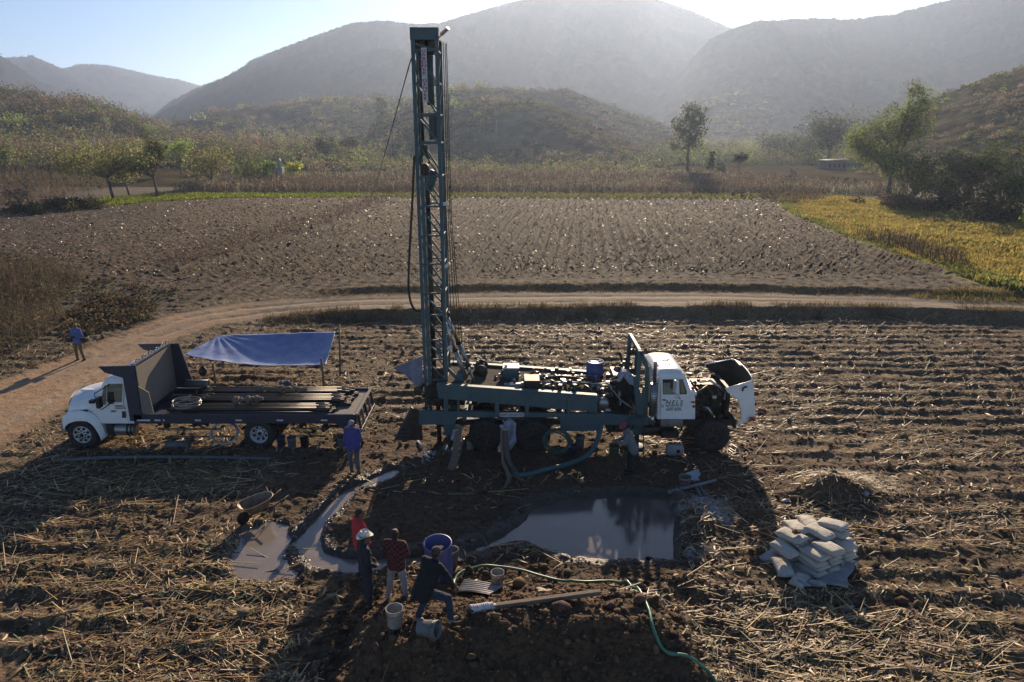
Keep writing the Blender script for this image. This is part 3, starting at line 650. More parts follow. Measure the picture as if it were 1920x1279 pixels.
# dark hedge under the right trees and bushes at the field corner
hx = []; 
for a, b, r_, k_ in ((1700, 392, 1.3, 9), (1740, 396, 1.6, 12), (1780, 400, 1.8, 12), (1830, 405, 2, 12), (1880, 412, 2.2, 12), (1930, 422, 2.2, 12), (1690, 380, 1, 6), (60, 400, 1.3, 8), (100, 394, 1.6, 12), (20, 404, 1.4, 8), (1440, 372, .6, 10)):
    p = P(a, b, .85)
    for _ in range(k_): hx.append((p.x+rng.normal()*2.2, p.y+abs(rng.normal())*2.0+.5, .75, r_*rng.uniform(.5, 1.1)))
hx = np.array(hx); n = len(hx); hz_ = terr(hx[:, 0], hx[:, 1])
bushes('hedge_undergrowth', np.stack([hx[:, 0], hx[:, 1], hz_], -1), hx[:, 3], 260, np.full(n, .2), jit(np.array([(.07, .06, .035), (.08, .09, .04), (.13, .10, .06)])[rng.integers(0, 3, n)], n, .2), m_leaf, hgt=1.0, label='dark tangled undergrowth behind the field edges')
# standing dry stalks
def stalks(name, x, y, h, w, base_c, leaves, label, lean=.12, wig=.5, leafc=None):
    n = len(x); z = terr(x, y); az = rng.uniform(0, 6.28, n); ln = rng.normal(size=(n, 2))*lean
    b = np.stack([x, y, z-.03], -1); t = b+np.stack([ln[:, 0]*h, ln[:, 1]*h, h], -1); d = np.stack([np.cos(az), np.sin(az), 0*az], -1)*(w*.5)[:, None]
    V = [np.stack([b-d, b+d, t+d*.5, t-d*.5], 1).reshape(-1, 3)]; c = [np.repeat(base_c, 4, 0)]
    for j in range(leaves):
        f = rng.uniform(.25, .95, n)[:, None]; a = b*(1-f)+t*f; az = rng.uniform(0, 6.28, n); L = h*rng.uniform(.15, .35, n)*wig*2
        o1 = np.stack([np.cos(az)*L*.6, np.sin(az)*L*.6, rng.uniform(-.1, .25, n)*h*.4], -1); o2 = np.stack([np.cos(az)*L, np.sin(az)*L, -rng.uniform(.05, .35, n)*h*.5], -1)
        s = np.stack([-np.sin(az), np.cos(az), 0*az], -1)*(w*.9)[:, None]
        V.append(np.stack([a, a+o1-s, a+o2, a+o1+s], 1).reshape(-1, 3)); c.append(np.repeat((leafc if leafc is not None else base_c)*rng.uniform(.8, 1.3, (n, 1)), 4, 0))
    V = np.concatenate(V); return stuff(npmesh(name, V, np.arange(len(V)).reshape(-1, 4), m_dry, np.concatenate(c)), label)
def in_px(poly, n, z=.85, f=None):
    w = W(poly, z); a = np.array(w); x = rng.uniform(a[:, 0].min(), a[:, 0].max(), n); y = rng.uniform(a[:, 1].min(), a[:, 1].max(), n)
    k = inpoly(w, x, y); return x[k], y[k]
CORN = [(318, 359), (380, 350), (520, 342), (700, 336), (900, 334), (1280, 334), (1440, 342), (1600, 352), (1720, 362), (1640, 366), (1500, 364), (900, 361), (500, 362)]
x, y = in_px(CORN, 30000, .9); y = y+rng.uniform(0, 1, len(y))*0; n = len(x)
stalks('dry_corn_field', x, y, rng.uniform(.8, 1.7, n), np.full(n, .08), palette(n, x, y, [(.20, .145, .095), (.30, .24, .15), (.18, .13, .09), (.42, .40, .26)], [3, 3, 3, 1.6], .06), 3, 'standing dry corn along the far side of the fields')
x, y = in_px([(-60, 330), (60, 322), (150, 330), (210, 352), (120, 372), (-60, 392)], 6000, .9); n = len(x)
stalks('dry_corn_patch', x, y, rng.uniform(.7, 1.3, n), np.full(n, .08), jit((.2, .15, .09), n), 3, 'dry corn patch behind the grass bank')
x, y = in_px([(-260, 520), (60, 512), (170, 528), (120, 560), (120, 600), (60, 640), (0, 672), (-260, 740)], 9000, .3); n = len(x)
stalks('dry_weeds', x, y, rng.uniform(.5, 1.5, n), np.full(n, .022), jit(np.array([(.17, .11, .07), (.11, .10, .05), (.2, .16, .1)])[rng.integers(0, 3, n)], n), 4, 'tall dry weeds beside the dirt road')
x, y = in_px([(270, 492), (480, 436), (700, 372), (730, 380), (560, 440), (330, 500)], 2600, .85); n = len(x)
stalks('dry_weeds', x, y, rng.uniform(.25, .75, n), np.full(n, .035), jit((.16, .095, .07), n), 2, 'reddish strip of dry weeds crossing the ploughed field')
x, y = in_px([(1600, 444), (1680, 448), (1790, 480), (1820, 500), (1780, 502), (1690, 476)], 520, .85); n = len(x)
stalks('dry_weeds', x, y, rng.uniform(.5, 1.3, n), np.full(n, .05), jit((.10, .07, .045), n), 2, 'row of dead stalks on the edge of the yellow field', lean=.06)
x, y = in_px([(1425, 352), (1560, 362), (1540, 380), (1500, 384), (1455, 380), (1425, 376)], 2000, .85); n = len(x)
stalks('dry_weeds', x, y, rng.uniform(.5, 1.3, n), np.full(n, .06), jit((.16, .115, .06), n), 2, 'brown weeds at the left tip of the yellow field')
# grasses
def tufts(name, x, y, hh, colr, label, per=5, w=.05):
    n = len(x)*per; x = np.repeat(x, per)+rng.normal(size=n)*.12; y = np.repeat(y, per)+rng.normal(size=n)*.12
    z = terr(x, y); az = rng.uniform(0, 6.28, n); h = np.repeat(hh, per)*rng.uniform(.5, 1.2, n); ln = rng.normal(size=(n, 2))*.3
    b = np.stack([x, y, z-.02], -1); t = b+np.stack([ln[:, 0]*h, ln[:, 1]*h, h], -1); d = np.stack([np.cos(az), np.sin(az), 0*az], -1)*w*np.repeat(np.clip(hh/.3, .6, 2), per)[:, None]
    V = np.stack([b-d, b+d, t+d*.3, t-d*.3], 1).reshape(-1, 3); c = np.repeat(np.repeat(colr, per, 0)*rng.uniform(.8, 1.2, (n, 1)), 4, 0)
    return stuff(npmesh(name, V, np.arange(4*n).reshape(-1, 4), m_leaf, c), label)
a = np.array(YELLOW); n0 = 90000; x = rng.uniform(a[:, 0].min(), min(a[:, 0].max(), 78), n0); y = a[:, 1].min()+(a[:, 1].max()-a[:, 1].min())*rng.uniform(size=n0)**1.25
s = sdist(YELLOW, x, y); k = s > -.2; x, y, s = x[k], y[k], s[k]; n = len(x)
c = jit((.40, .32, .085), n, .15); g = (s+noise(x*.3, y*.3, 121)*1.4 < .9); c[g] = jit((.26, .26, .07), int(g.sum()), .2); b_ = noise(x*.9, y*.9, 122) > .55; c[b_] *= np.array([.55, .6, .7])
tufts('yellow_grass', x, y, rng.uniform(.18, .42, n)*(1+.5*noise(x*.2, y*.2, 123)), c, 'golden grass covering the field on the right', 3, .07)
a = np.array(YELLOW2); x, y = rng.uniform(a[:, 0].min(), 45, 5000), rng.uniform(a[:, 1].min(), a[:, 1].max(), 5000); k = sdist(YELLOW2, x, y) > 0; x, y = x[k], y[k]; n = len(x)
tufts('verge_grass', x, y, rng.uniform(.12, .3, n), jit((.24, .19, .07), n), 'dry yellow grass along the road at the right', 4, .025)
a = np.array(VERGE); x, y = rng.uniform(a[:, 0].min(), a[:, 0].max(), 30000), rng.uniform(a[:, 1].min(), a[:, 1].max(), 30000); k = sdist(VERGE, x, y) > -.2; x, y = x[k], y[k]; n = len(x)
tufts('green_verge', x, y, rng.uniform(.15, .4, n), np.where((x < -22)[:, None], jit((.20, .24, .03), n), jit((.20, .19, .06), n)), 'bright grass strip along the far edge of the field', 3, .08)
x = rng.uniform(-30, 45, 9000); yy = np.interp(x, RNX, RNY); y = yy-rng.uniform(-.5, .9, 9000); k = (x > -13) & (noise(x*.8, y*.8, 125) > -.2); x, y = x[k], y[k]; n = len(x)
tufts('road_bank_grass', x, y, rng.uniform(.08, .28, n), jit((.13, .10, .05), n), 'withered grass on the bank below the road', 4, .016)
x = rng.uniform(-12, 45, 4000); y = np.interp(x, RFX, RFY)+rng.uniform(-.3, 1.2, 4000); n = 4000
tufts('road_edge_grass', x, y, rng.uniform(.06, .2, n), jit((.2, .155, .08), n), 'dry grass on the far edge of the road', 4, .016)
gx, gy = [], []
for px, py, q, sp in ((1700, 1070, 60, .35), (1690, 1055, 50, .3), (1760, 1110, 60, .4), (1890, 1055, 60, .4), (1660, 1078, 30, .25), (1900, 1030, 30, .3), (40, 905, 40, .5), (20, 870, 40, .5), (200, 1010, 20, .3)):
    p = P(px, py); gx.append(p.x+rng.normal(size=q)*sp*1.6); gy.append(p.y+rng.normal(size=q)*sp)
gx, gy = np.concatenate(gx), np.concatenate(gy)
tufts('green_sprouts', gx, gy, np.full(len(gx), .07), jit((.07, .13, .03), len(gx)), 'small green sprouts among the stubble', 6, .008)
x, y = in_px([(120, 590), (190, 560), (290, 575), (270, 598), (200, 612), (130, 630)], 900, .3); n = len(x)
mound_leaf = bushes('brush_heap', np.stack([x, y, terr(x, y)-.1], -1), rng.uniform(.3, .6, n), 26, np.full(n, .12), jit(np.array([(.16, .12, .07), (.09, .08, .045), (.22, .17, .1)])[rng.integers(0, 3, n)], n), m_dry, label='heaped cut brush beside the dirt road')
x, y = in_px([(-80, 500), (20, 480), (60, 500), (120, 520), (330, 548), (350, 560), (280, 570), (60, 560), (-80, 560)], 1600, .4); n = len(x)
bushes('low_brush', np.stack([x, y, terr(x, y)-.1], -1), rng.uniform(.2, .55, n), 18, np.full(n, .12), jit(np.array([(.13, .11, .06), (.09, .10, .04), (.14, .1, .07)])[rng.integers(0, 3, n)], n), m_dry, label='low dry brush at the left end of the ploughed field')
# straw litter
def free(x, y):
    yn = np.interp(x, RNX, RNY)
    return (sdist(ROAD, x, y) < -.1) & (sdist(POND, x, y) < -.1) & (sdist(CHANNEL, x, y) < -.1) & (sdist(PUDDLE, x, y) < .1) & ((y < yn-.4) | (x < -12)) & (y < 37)
def litter(n0, lo, hi, r0, r1, tilt, bri):
    y = 8.3+(37-8.3)*rng.uniform(size=n0)**1.7; x = y*rng.uniform(-.86, .86, n0)
    furrow = np.cos(y*2*math.pi/.86+.9*noise(x*.13, y*.13, 4)+.5*noise(x*.6, y*.5, 6)+x*.03)
    dens = .40+1.5*fbm(x*.3, y*.45, 131, 3)+.25*furrow
    w = sdist(WORK, x, y); dens = dens-.50*sst(-1.2, .3, w)+.30*sst(15, 11, y)*(1-sst(-1, .5, w))-.6*np.exp(-((y-10.6)/1.6)**2)*sst(-3.3, -2.2, x)*(1-sst(2.3, 4.2, x))
    k = free(x, y) & (rng.uniform(size=n0) < dens); x, y = x[k], y[k]; n = len(x)
    L = lo+(hi-lo)*rng.uniform(size=n)**2.2*rng.uniform(.7, 1.3, n); az = np.where(rng.uniform(size=n) < .6, rng.normal(size=n)*.42, rng.uniform(0, math.pi, n)); el = np.abs(rng.normal(size=n))*tilt
    d = np.stack([np.cos(az)*np.cos(el), np.sin(az)*np.cos(el), np.sin(el)], -1)*L[:, None]
    r = rng.uniform(r0, r1, n)
    z = G(x, y)+r+.005; b = np.stack([x, y, z], -1); t = b+d; zt = G(t[:, 0], t[:, 1])+r; t[:, 2] = np.maximum(t[:, 2]*.5+zt*.5+.5*np.sin(el)*L, zt)
    u = np.stack([-np.sin(az), np.cos(az), 0*az], -1); v = np.cross(d/L[:, None], u)
    cz = jit((.42, .30, .135), n, .28)*bri; old = rng.uniform(size=n) < .45; cz[old] = jit((.22, .15, .08), int(old.sum()), .25)*bri; new = rng.uniform(size=n) < .10; cz[new] = jit((.62, .50, .30), int(new.sum()), .1)*bri
    return b, t, u, v, r, cz, n
b, t, u, v, r, cz, n = litter(20000, .12, 1.0, .007, .017, .09, 1.15)
ring = [(u*math.cos(q)+v*math.sin(q))*r[:, None] for q in (0.5, 2.6, 4.7)]
V = np.stack([b+q for q in ring]+[t+q*.8 for q in ring], 1).reshape(-1, 3); i = np.arange(n)[:, None]*6
F = np.concatenate([i+np.array([[0, 1, 4, 3]]), i+np.array([[1, 2, 5, 4]]), i+np.array([[2, 0, 3, 5]])])
stuff(npmesh('straw_litter', V, F, m_straw, np.repeat(cz, 6, 0)), 'cut corn stalks strewn over the field')
b, t, u, v, r, cz, n = litter(75000, .04, .25, .010, .026, .2, 1.0)
V = np.stack([b-u*r[:, None], b+u*r[:, None], t+u*r[:, None]*.3, t-u*r[:, None]*.4], 1).reshape(-1, 3)
stuff(npmesh('straw_litter', V, np.arange(4*n).reshape(-1, 4), m_straw, np.repeat(cz, 4, 0)), 'shredded dry husks between the stalks')
# bent leaf ribbons
nr = 16000; y = 8.3+26*rng.uniform(size=nr)**1.7; x = y*rng.uniform(-.86, .86, nr); k = free(x, y) & (rng.uniform(size=nr) < .45+1.2*fbm(x*.4, y*.5, 133, 3)-.55*sst(-1, .3, sdist(WORK, x, y))-1.0*np.exp(-((y-10.6)/1.6)**2)*sst(-3.3, -2.2, x)*(1-sst(2.3, 4.2, x))); x, y = x[k], y[k]; n = len(x)
az = rng.uniform(0, 6.28, n); p_ = np.stack([x, y], -1); V_ = []; wd_ = rng.uniform(.008, .020, n); sg = rng.uniform(.07, .17, n)
for i in range(4):
    zz = G(p_[:, 0], p_[:, 1])+.012+rng.uniform(0, .05, n)*(i in (1, 2)); s2 = np.stack([-np.sin(az), np.cos(az)], -1)*(wd_*(1, 1.1, .9, .3)[i])[:, None]; tw = rng.uniform(-.012, .012, n)
    V_ += [np.stack([p_[:, 0]-s2[:, 0], p_[:, 1]-s2[:, 1], zz-tw], -1), np.stack([p_[:, 0]+s2[:, 0], p_[:, 1]+s2[:, 1], zz+tw], -1)]; p_ = p_+np.stack([np.cos(az), np.sin(az)], -1)*sg[:, None]; az = az+rng.normal(size=n)*.55
V = np.stack(V_, 1).reshape(-1, 3); i = np.arange(n)[:, None]*8; F = np.concatenate([i+np.array([[j, j+1, j+3, j+2]]) for j in (0, 2, 4)])
stuff(npmesh('straw_litter', V, F, m_straw, np.repeat(jit((.46, .33, .16), n, .3), 8, 0)), 'bent dry maize leaves among the stalks')
# cut stubs standing in rows
n0 = 13000; y = 8.3+28*rng.uniform(size=n0)**1.6; x = y*rng.uniform(-.86, .86, n0); f = np.cos(y*2*math.pi/.86+.9*noise(x*.13, y*.13, 4)+.5*noise(x*.6, y*.5, 6)+x*.03)
k = free(x, y) & (f > .3) & (sdist(WORK, x, y) < -.3) & (rng.uniform(size=n0) < .42); x, y = x[k], y[k]; n = len(x)
stub = stalks('corn_stubs', x, y, rng.uniform(.08, .32, n), np.full(n, .036), jit((.62, .52, .33), n, .12), 1, 'pale cut corn stubs standing in the furrows', lean=.35, wig=.3)
y = 45+55*rng.uniform(size=42000)**1.3; x = y*rng.uniform(-.78, .5, 42000); al = R(5.9); k = (sdist(YELLOW, x, y) < -.5) & (np.cos((x*math.cos(al)-y*math.sin(al))*2*math.pi/.92+.5*noise(x*.3, y*.12, 2)) > rng.uniform(-1, 1.1, 42000)); x, y = x[k], y[k]; n = len(x); z = G(x, y)+.02
V, F = quads(np.stack([x, y, z], -1), rng.uniform(.04, .15, n)*np.clip(y/60, .8, 1.5), .6, 1.6); stuff(npmesh('field_chaff', V, F, m_straw, np.repeat(jit((.44, .34, .21), n, .35), 4, 0)), 'pale chaff scattered on the ploughed field')
# clods
ico = bmesh.new(); bmesh.ops.create_icosphere(ico, subdivisions=1, radius=1); IV = np.array([v.co[:] for v in ico.verts]); IF = np.array([[v.index for v in f.verts] for f in ico.faces]); ico.free()
def clods(name, x, y, s, c, label, m=None, sink=.3):
    n = len(x); z = terr(x, y) if y.max() > 50 else G(x, y); q = IV[None]*(1+.2*rng.normal(size=(n, len(IV), 1)))*(1+.3*rng.normal(size=(n, 1, 3)))*s[:, None, None]*np.array([1, 1, .75])+np.stack([x, y, z+s*sink], -1)[:, None]
    F = (IF[None]+np.arange(n)[:, None, None]*len(IV)).reshape(-1, 3)
    return stuff(npmesh(name, q.reshape(-1, 3), F, m or m_clod, np.repeat(c, len(IV), 0)), label)
y = 8.3+9*rng.uniform(size=15000)**1.3; x = rng.uniform(-3.6, 4.8, 15000); k = (sdist(POND, x, y) < -.15) & (sdist(CHANNEL, x, y) < -.1) & (rng.uniform(size=15000) < .75*np.exp(-((y-11.3)/2.3)**2)+.12); x, y = x[k], y[k]; n = len(x)
clods('earth_clods', x, y, np.exp(rng.normal(size=n)*.6)*.017, jit((.15, .095, .058), n, .25), 'crumbled brown earth on the dug mound')
y = 8.5+27*rng.uniform(size=9000)**1.2; x = y*rng.uniform(-.85, .85, 9000); k = free(x, y); x, y = x[k], y[k]; n = len(x)
clods('earth_clods', x, y, np.exp(rng.normal(size=n)*.5)*.03, jit((.12, .085, .058), n, .25), 'small clods in the harvested field')
y = 43+50*rng.uniform(size=13000)**1.2; x = y*rng.uniform(-.7, .62, 13000); k = (sdist(ROAD, x, y) < -.8) & (sdist(YELLOW, x, y) < -.2); x, y = x[k], y[k]; n = len(x)
clods('field_clods', x, y, np.exp(rng.normal(size=n)*.5)*.038, jit((.12, .08, .05), n, .25), 'turned clods over the ploughed field')

m_glint = mat('wet_clod', (0, 0, 0), (.8, .8, .8), .22, 0, 10, attr='Col', bump=.6, bscale=40, spec=1.0)
a = np.array(CHANNEL+PUDDLE); x = rng.uniform(a[:, 0].min()-.4, a[:, 0].max()+.4, 26000); y = rng.uniform(a[:, 1].min()-.4, a[:, 1].max()+.4, 26000); dd = np.maximum(sdist(CHANNEL, x, y), sdist(PUDDLE, x, y))
k = (dd < .04) & (rng.uniform(size=26000) < np.exp(-np.abs(dd+.10)/.12)) & ((x < P(640, 1000).x) | (rng.uniform(size=26000) < .3)); x, y = x[k], y[k]; n = len(x)
clods('wet_mud_clods', x, y, np.exp(rng.normal(size=n)*.5)*.012, jit((.16, .13, .11), n, .25), 'glistening wet mud crumbs along the channel and puddle', m_glint)
# ------------------------------------------------------------------ drilling rig truck
rnd = random.Random(11)
def WB(mb, name, mats, parent, **k):       # world-coordinate mesh under an Empty
    o = mb.build(name, mats, parent, **k)
    if parent is not None and parent.type == 'EMPTY':
        o.matrix_parent_inverse = Matrix.LocRotScale(parent.location, parent.rotation_euler, None).inverted()
    return o
def wpar(o, parent):
    o.parent = parent
    if parent.type == 'EMPTY': o.matrix_parent_inverse = Matrix.LocRotScale(parent.location, parent.rotation_euler, None).inverted()
    return o
YR = 19.75
def q(px, py, Y=YR):
    p = Q(px, py, Y); return (p.x, p.z)
def q3(px, py, Y=YR, dy=0):
    p = Q(px, py, Y); return Vector((p.x, Y+dy, p.z))
def clutter(mb, a, b, n, mi=(0,), r=(.015, .05)):
    for _ in range(n):
        p = Vector([rnd.uniform(a[i], b[i]) for i in range(3)]); k = rnd.random()
        if k < .45:
            e = Vector([min(max(p[i]+rnd.uniform(-.5, .5)*(b[i]-a[i])*.6, a[i]), b[i]) for i in range(3)]); m_ = (p+e)/2+Vector((0, 0, rnd.uniform(-.08, .12)))
            if (e-p).length > .05: mb.tube([p, m_, e], rnd.uniform(*r), 6, rnd.choice(mi))
        elif k < .75:
            s = [rnd.uniform(.02, .085) for _ in range(3)]; mb.box((p.x-s[0], p.y-s[1], p.z-s[2]), (p.x+s[0], p.y+s[1], p.z+s[2]), rnd.choice(mi), rz=rnd.uniform(-.5, .5))
        else:
            rr = rnd.uniform(.03, .085); mb.lathe([(0, -rr), (rr*.8, -rr), (rr, -rr*.6), (rr, rr*.6), (rr*.7, rr), (0, rr)], p, rnd.choice('xyz'), 10, rnd.choice(mi))
def wheel(parent, c, r, w, rim, side=-1, name='wheel', dual=False):
    """wheel lying across Y; side -1: outer face towards the camera"""
    mb = MB(); h = w/2; prof = [(r*.58, -h*.85), (r*.66, -h), (r*.9, -h), (r*.97, -h*.75), (r, -h*.35), (r, h*.35), (r*.97, h*.75), (r*.9, h), (r*.66, h), (r*.58, h*.85)]
    mb.lathe(prof, c, 'y', 36)
    for i in range(36):                    # tread lugs
        a = 2*math.pi*i/36; p = Vector(c)+Vector((math.cos(a)*r, 0, math.sin(a)*r)); d = Vector((-math.sin(a), 0, math.cos(a)))
        mb.bar(p-d*.018+Vector((0, -h*.62, 0)), p+d*.018+Vector((0, h*.05, 0)), .03, .03); mb.bar(p+d*.03+Vector((0, -h*.05, 0)), p-d*.01+Vector((0, h*.62, 0)), .03, .03)
    ty = WB(mb, name, rubber, parent)
    mb = MB(); o = side*h
    if dual: pr = [(r*.59, o*.95), (r*.56, o*.95), (r*.54, o*.2), (r*.5, -o*.1), (r*.3, -o*.1), (r*.26, o*.25), (r*.16, o*.3), (0, o*.3)]
    else: pr = [(r*.59, o*.95), (r*.57, o*1.0), (r*.54, o*.75), (r*.5, o*.62), (r*.33, o*.9), (r*.2, o*.95), (r*.17, o*1.15), (0, o*1.2)]
    mb.lathe(pr, c, 'y', 32); y_ = c[1]+(o*.93 if not dual else o*.05)
    for i in range(8):
        a = 2*math.pi*i/8; mb.lathe([(0, side*.03), (.022, side*.03), (.022, 0)], (c[0]+math.cos(a)*r*.26, y_, c[2]+math.sin(a)*r*.26), 'y', 6, 1)
        a += .39; mb.lathe([(0, side*.012), (.045, side*.012), (.045, 0)], (c[0]+math.cos(a)*r*.42, y_+(.06*-side*0 if not dual else 0), c[2]+math.sin(a)*r*.42), 'y', 10, 1)
    mb.lathe([(0, side*.02), (r*.13, side*.02), (r*.13, 0)], (c[0], c[1]+(o*1.1 if not dual else o*.3), c[2]), 'y', 14, 1)
    rm = mb.build('rim', [rim, black_m], ty); return ty
rig = thing('drill_rig_truck', 'teal drilling rig truck with tall lattice mast, white cab and its hood tilted open', 'drilling truck', (2.0, 21, 0))
YB = YR+2.35
mb = MB()                                   # chassis beams
for y0, y1 in ((YR+.02, YR+.16), (YB-.16, YB-.02)):
    mb.prism([q(785, 772), q(830, 771.5), q(1137, 777), q(1218, 784), q(1218, 798), q(1128, 797.5), q(1128, 809), q(1051, 809), q(1051, 783.5), q(858, 783), q(853, 797), q(785, 797)], y0, y1)
for px in (800, 870, 960, 1050, 1130, 1210): x = q(px, 780)[0]; mb.box((x-.06, YR+.162, 1.0), (x+.06, YB-.162, 1.15))
WB(mb, 'chassis_beam', teal, rig, bevel=.012)
mb = MB()
for y0, y1 in ((YR+.03, YR+.15), (YB-.15, YB-.03)):
    mb.prism([q(818, 722), q(1060, 738), q(1120, 743), q(1120, 773), q(1060, 769), q(822, 748)], y0, y1)
a = q(818, 722); b = q(1120, 743)
mb.bar((a[0]+.02, YR+.09, a[1]+.012), (b[0], YR+.09, b[1]+.012), .20, .03); mb.bar((a[0]+.02, YB-.09, a[1]+.012), (b[0], YB-.09, b[1]+.012), .20, .03)
mb.bar((a[0]+.05, (YR+YB)/2, a[1]-.06), (b[0], (YR+YB)/2, b[1]-.06), YB-YR-.32, .02, 1)
WB(mb, 'tapered_girder', [teal, mat('deck_plate', (.05, .045, .04), (.09, .07, .05), .95, 0, 3, spec=.1, bump=.4)], rig, bevel=.01)
for px, w_, t_, b_ in ((836, .12, 736, 778), (859, .07, 750, 775), (932, .13, 732, 779), (988, .12, 738, 777), (1067, .11, 742, 777)):
    x = q(px, 760)[0]
    for y0, y1 in ((YR-.004, YR+.172), (YB-.172, YB+.004)): mb = MB(); mb.box((x-w_/2, y0, q(px, b_)[1]), (x+w_/2, y1, q(px, t_)[1]-.02)); WB(mb, 'upright', teal, rig, bevel=.01)
mb = MB(); mb.box((-2.2, YR+.3, .82), (6.9, YR+.42, 1.0)); mb.box((-2.2, YB-.42, .82), (6.9, YB-.3, 1.0))
for x in (-1.4, .2, 1.6, 3.2, 4.6, 6.8): mb.box((x-.05, YR+.42, .84), (x+.05, YB-.42, .98))
clutter(mb, (-1.9, YR+.35, .5), (1.3, YB-.3, .9), 26, (0, 1)); clutter(mb, (1.7, YR+.3, .45), (5.4, YB-.3, .95), 46, (0, 1)); clutter(mb, (-2.0, YR+.35, 1.35), (2.5, YB-.3, 1.75), 70, (0, 1, 1))
mb.box((3.0, YR+.35, .55), (3.7, YR+.9, .95), 0); mb.lathe([(0, -.5), (.2, -.5), (.22, -.45), (.22, .45), (.2, .5), (0, .5)], (4.6, YR+.45, .62), 'x', 16, 1)
WB(mb, 'running_gear', [black_m, iron], rig)
for cx, dual in ((q(911, 821)[0], 1), (q(1000, 821)[0], 1), (6.27, 0)):
    for cy_, sd_ in ((YR+.18 if not dual else YR+.2, -1), (YB-.2, 1)):
        wheel(rig, (cx, cy_, .52), .53, .32 if not dual else .3, rimd, sd_)
        if dual: wheel(rig, (cx, cy_-sd_*.34, .52), .53, .28, rimd, sd_)
    mb = MB(); mb.tube([(cx, YR+.35, .52), (cx, YB-.35, .52)], .09, 10); mb.lathe([(0, -.2), (.2, -.15), (.24, 0), (.2, .15), (0, .2)], (cx, (YR+YB)/2, .52), 'y', 14); WB(mb, 'axle', black_m, rig)
# jacks
for y in (YR+.22, YB-.22):
    for px in (842,):
        x = q(px, 800)[0]; mb = MB(); mb.box((x-.17, y-.15, .55), (x+.17, y+.15, 1.0)); mb.tube([(x, y, .56), (x, y, .12)], .085, 12, 1); mb.lathe([(0, .12), (.26, .1), (.28, .04), (0, .03)], (x, y, 0), 'z', 18)
        WB(mb, 'jack_leg', [teal, iron], rig, bevel=.01)
for y in (YR+.35, YB-.3):
    mb = MB(); x = 3.95; mb.tube([(x, y, 1.0), (x, y, .1)], .08, 12, 1); mb.box((x-.13, y-.12, .5), (x+.13, y+.12, .98)); mb.lathe([(0, .12), (.24, .1), (.26, .04), (0, .03)], (x, y, 0), 'z', 18); WB(mb, 'jack_leg', [teal, iron], rig, bevel=.01)
# rear platform sheet and rotary head
mb = MB(); a, b = q3(773, 768), q3(741, 828); c_, d_ = q3(792, 828), q3(788, 772)
mb.add([a+Vector((0, .1, 0)), b+Vector((0, .1, 0)), c_+Vector((0, .1, 0)), d_+Vector((0, .1, 0)), a+Vector((0, .14, 0)), b+Vector((0, .14, 0)), c_+Vector((0, .14, 0)), d_+Vector((0, .14, 0))], [(0, 1, 2, 3), (7, 6, 5, 4), (0, 4, 5, 1), (1, 5, 6, 2), (2, 6, 7, 3), (3, 7, 4, 0)])
mb.bar(q3(752, 811, dy=.06), q3(771, 810, dy=.06), .03, .05, 1); mb.bar(q3(746, 818, dy=.06), q3(769, 817, dy=.06), .03, .05, 1); mb.bar(a+Vector((-.03, .12, .03)), b+Vector((-.03, .12, .0)), .06, .06, 1)
WB(mb, 'rear_splash_panel', [iron, teal_dk], rig)
mb = MB(); x0 = -2.35; ym = YR+.75
mb.lathe([(0, 0), (.36, 0), (.38, .06), (.36, .24), (.2, .3), (.12, .3), (0, .3)], (x0, ym, 1.42), 'z', 24); mb.box((x0-.3, ym-.28, 1.7), (x0+.3, ym+.35, 2.05)); mb.lathe([(0, 0), (.17, 0), (.17, .5), (.1, .55), (0, .55)], (x0+.05, ym, 2.0), 'z', 16)
mb.tube([(x0, ym, 1.5), (x0, ym, -.05)], .075, 12); clutter(mb, (x0-.45, YR+.15, 1.3), (x0+.45, YB-.5, 2.1), 46); mb.lathe([(0, -.12), (.14, -.12), (.14, .12), (0, .12)], (x0-.55, YR+.35, 1.98), 'y', 14)
WB(mb, 'rotary_head', iron, rig, bevel=.01)
# mast
YM0, YM1 = 20.35, 21.35
def qm(px, py): return q(px, py, YM0)
xl, xr = -2.70, -2.05; zt, zb = 12.28, 1.15
mb = MB()
for x in (xl, xr):
    for y in (YM0, YM1): mb.box((x-.05, y-.05, zb), (x+.05, y+.05, zt))
mb.box((xl+.07, YM0-.02, zb), (xl+.17, YM0+.06, 8.4)); mb.box((xl+.07, YM1-.04, zb), (xl+.17, YM1+.04, 8.4))
lv = [Q(800, p, YM0).z for p in (94, 155, 215, 268, 331, 387, 442, 495, 550, 591, 638, 674, 712)]
for i, z in enumerate(lv):
    hv = .075 if i in (2, 3) else .05
    for y in (YM0, YM1): mb.box((xl+.052, y-.03, z-hv/2), (xr-.052, y+.03, z+hv/2))
    mb.box((xr-.03, YM0+.052, z-.025), (xr+.03, YM1-.052, z+.025))
    zn = lv[i+1] if i+1 < len(lv) else zb+.1
    mb.bar((xl+.05, YM0+.0, z-.03), (xr-.05, YM0+.0, zn+.03), .05, .05, upv=(0, 1, 0)); mb.bar((xl+.05, YM1, z-.03), (xr-.05, YM1, zn+.03), .05, .05, upv=(0, 1, 0))
    mb.bar((xr, YM0+.05, zn+.03), (xr, YM1-.05, z-.03), .045, .045, upv=(1, 0, 0)); mb.bar((xl, YM0+.05, z-.03), (xl, YM1-.05, zn+.03), .045, .045, upv=(1, 0, 0))
mb.bar((xl+.05, YM0, zt-.35), (xr-.05, YM0, lv[0]+.0), .05, .05, upv=(0, 1, 0))
mast = WB(mb, 'mast', teal, rig, bevel=.006)
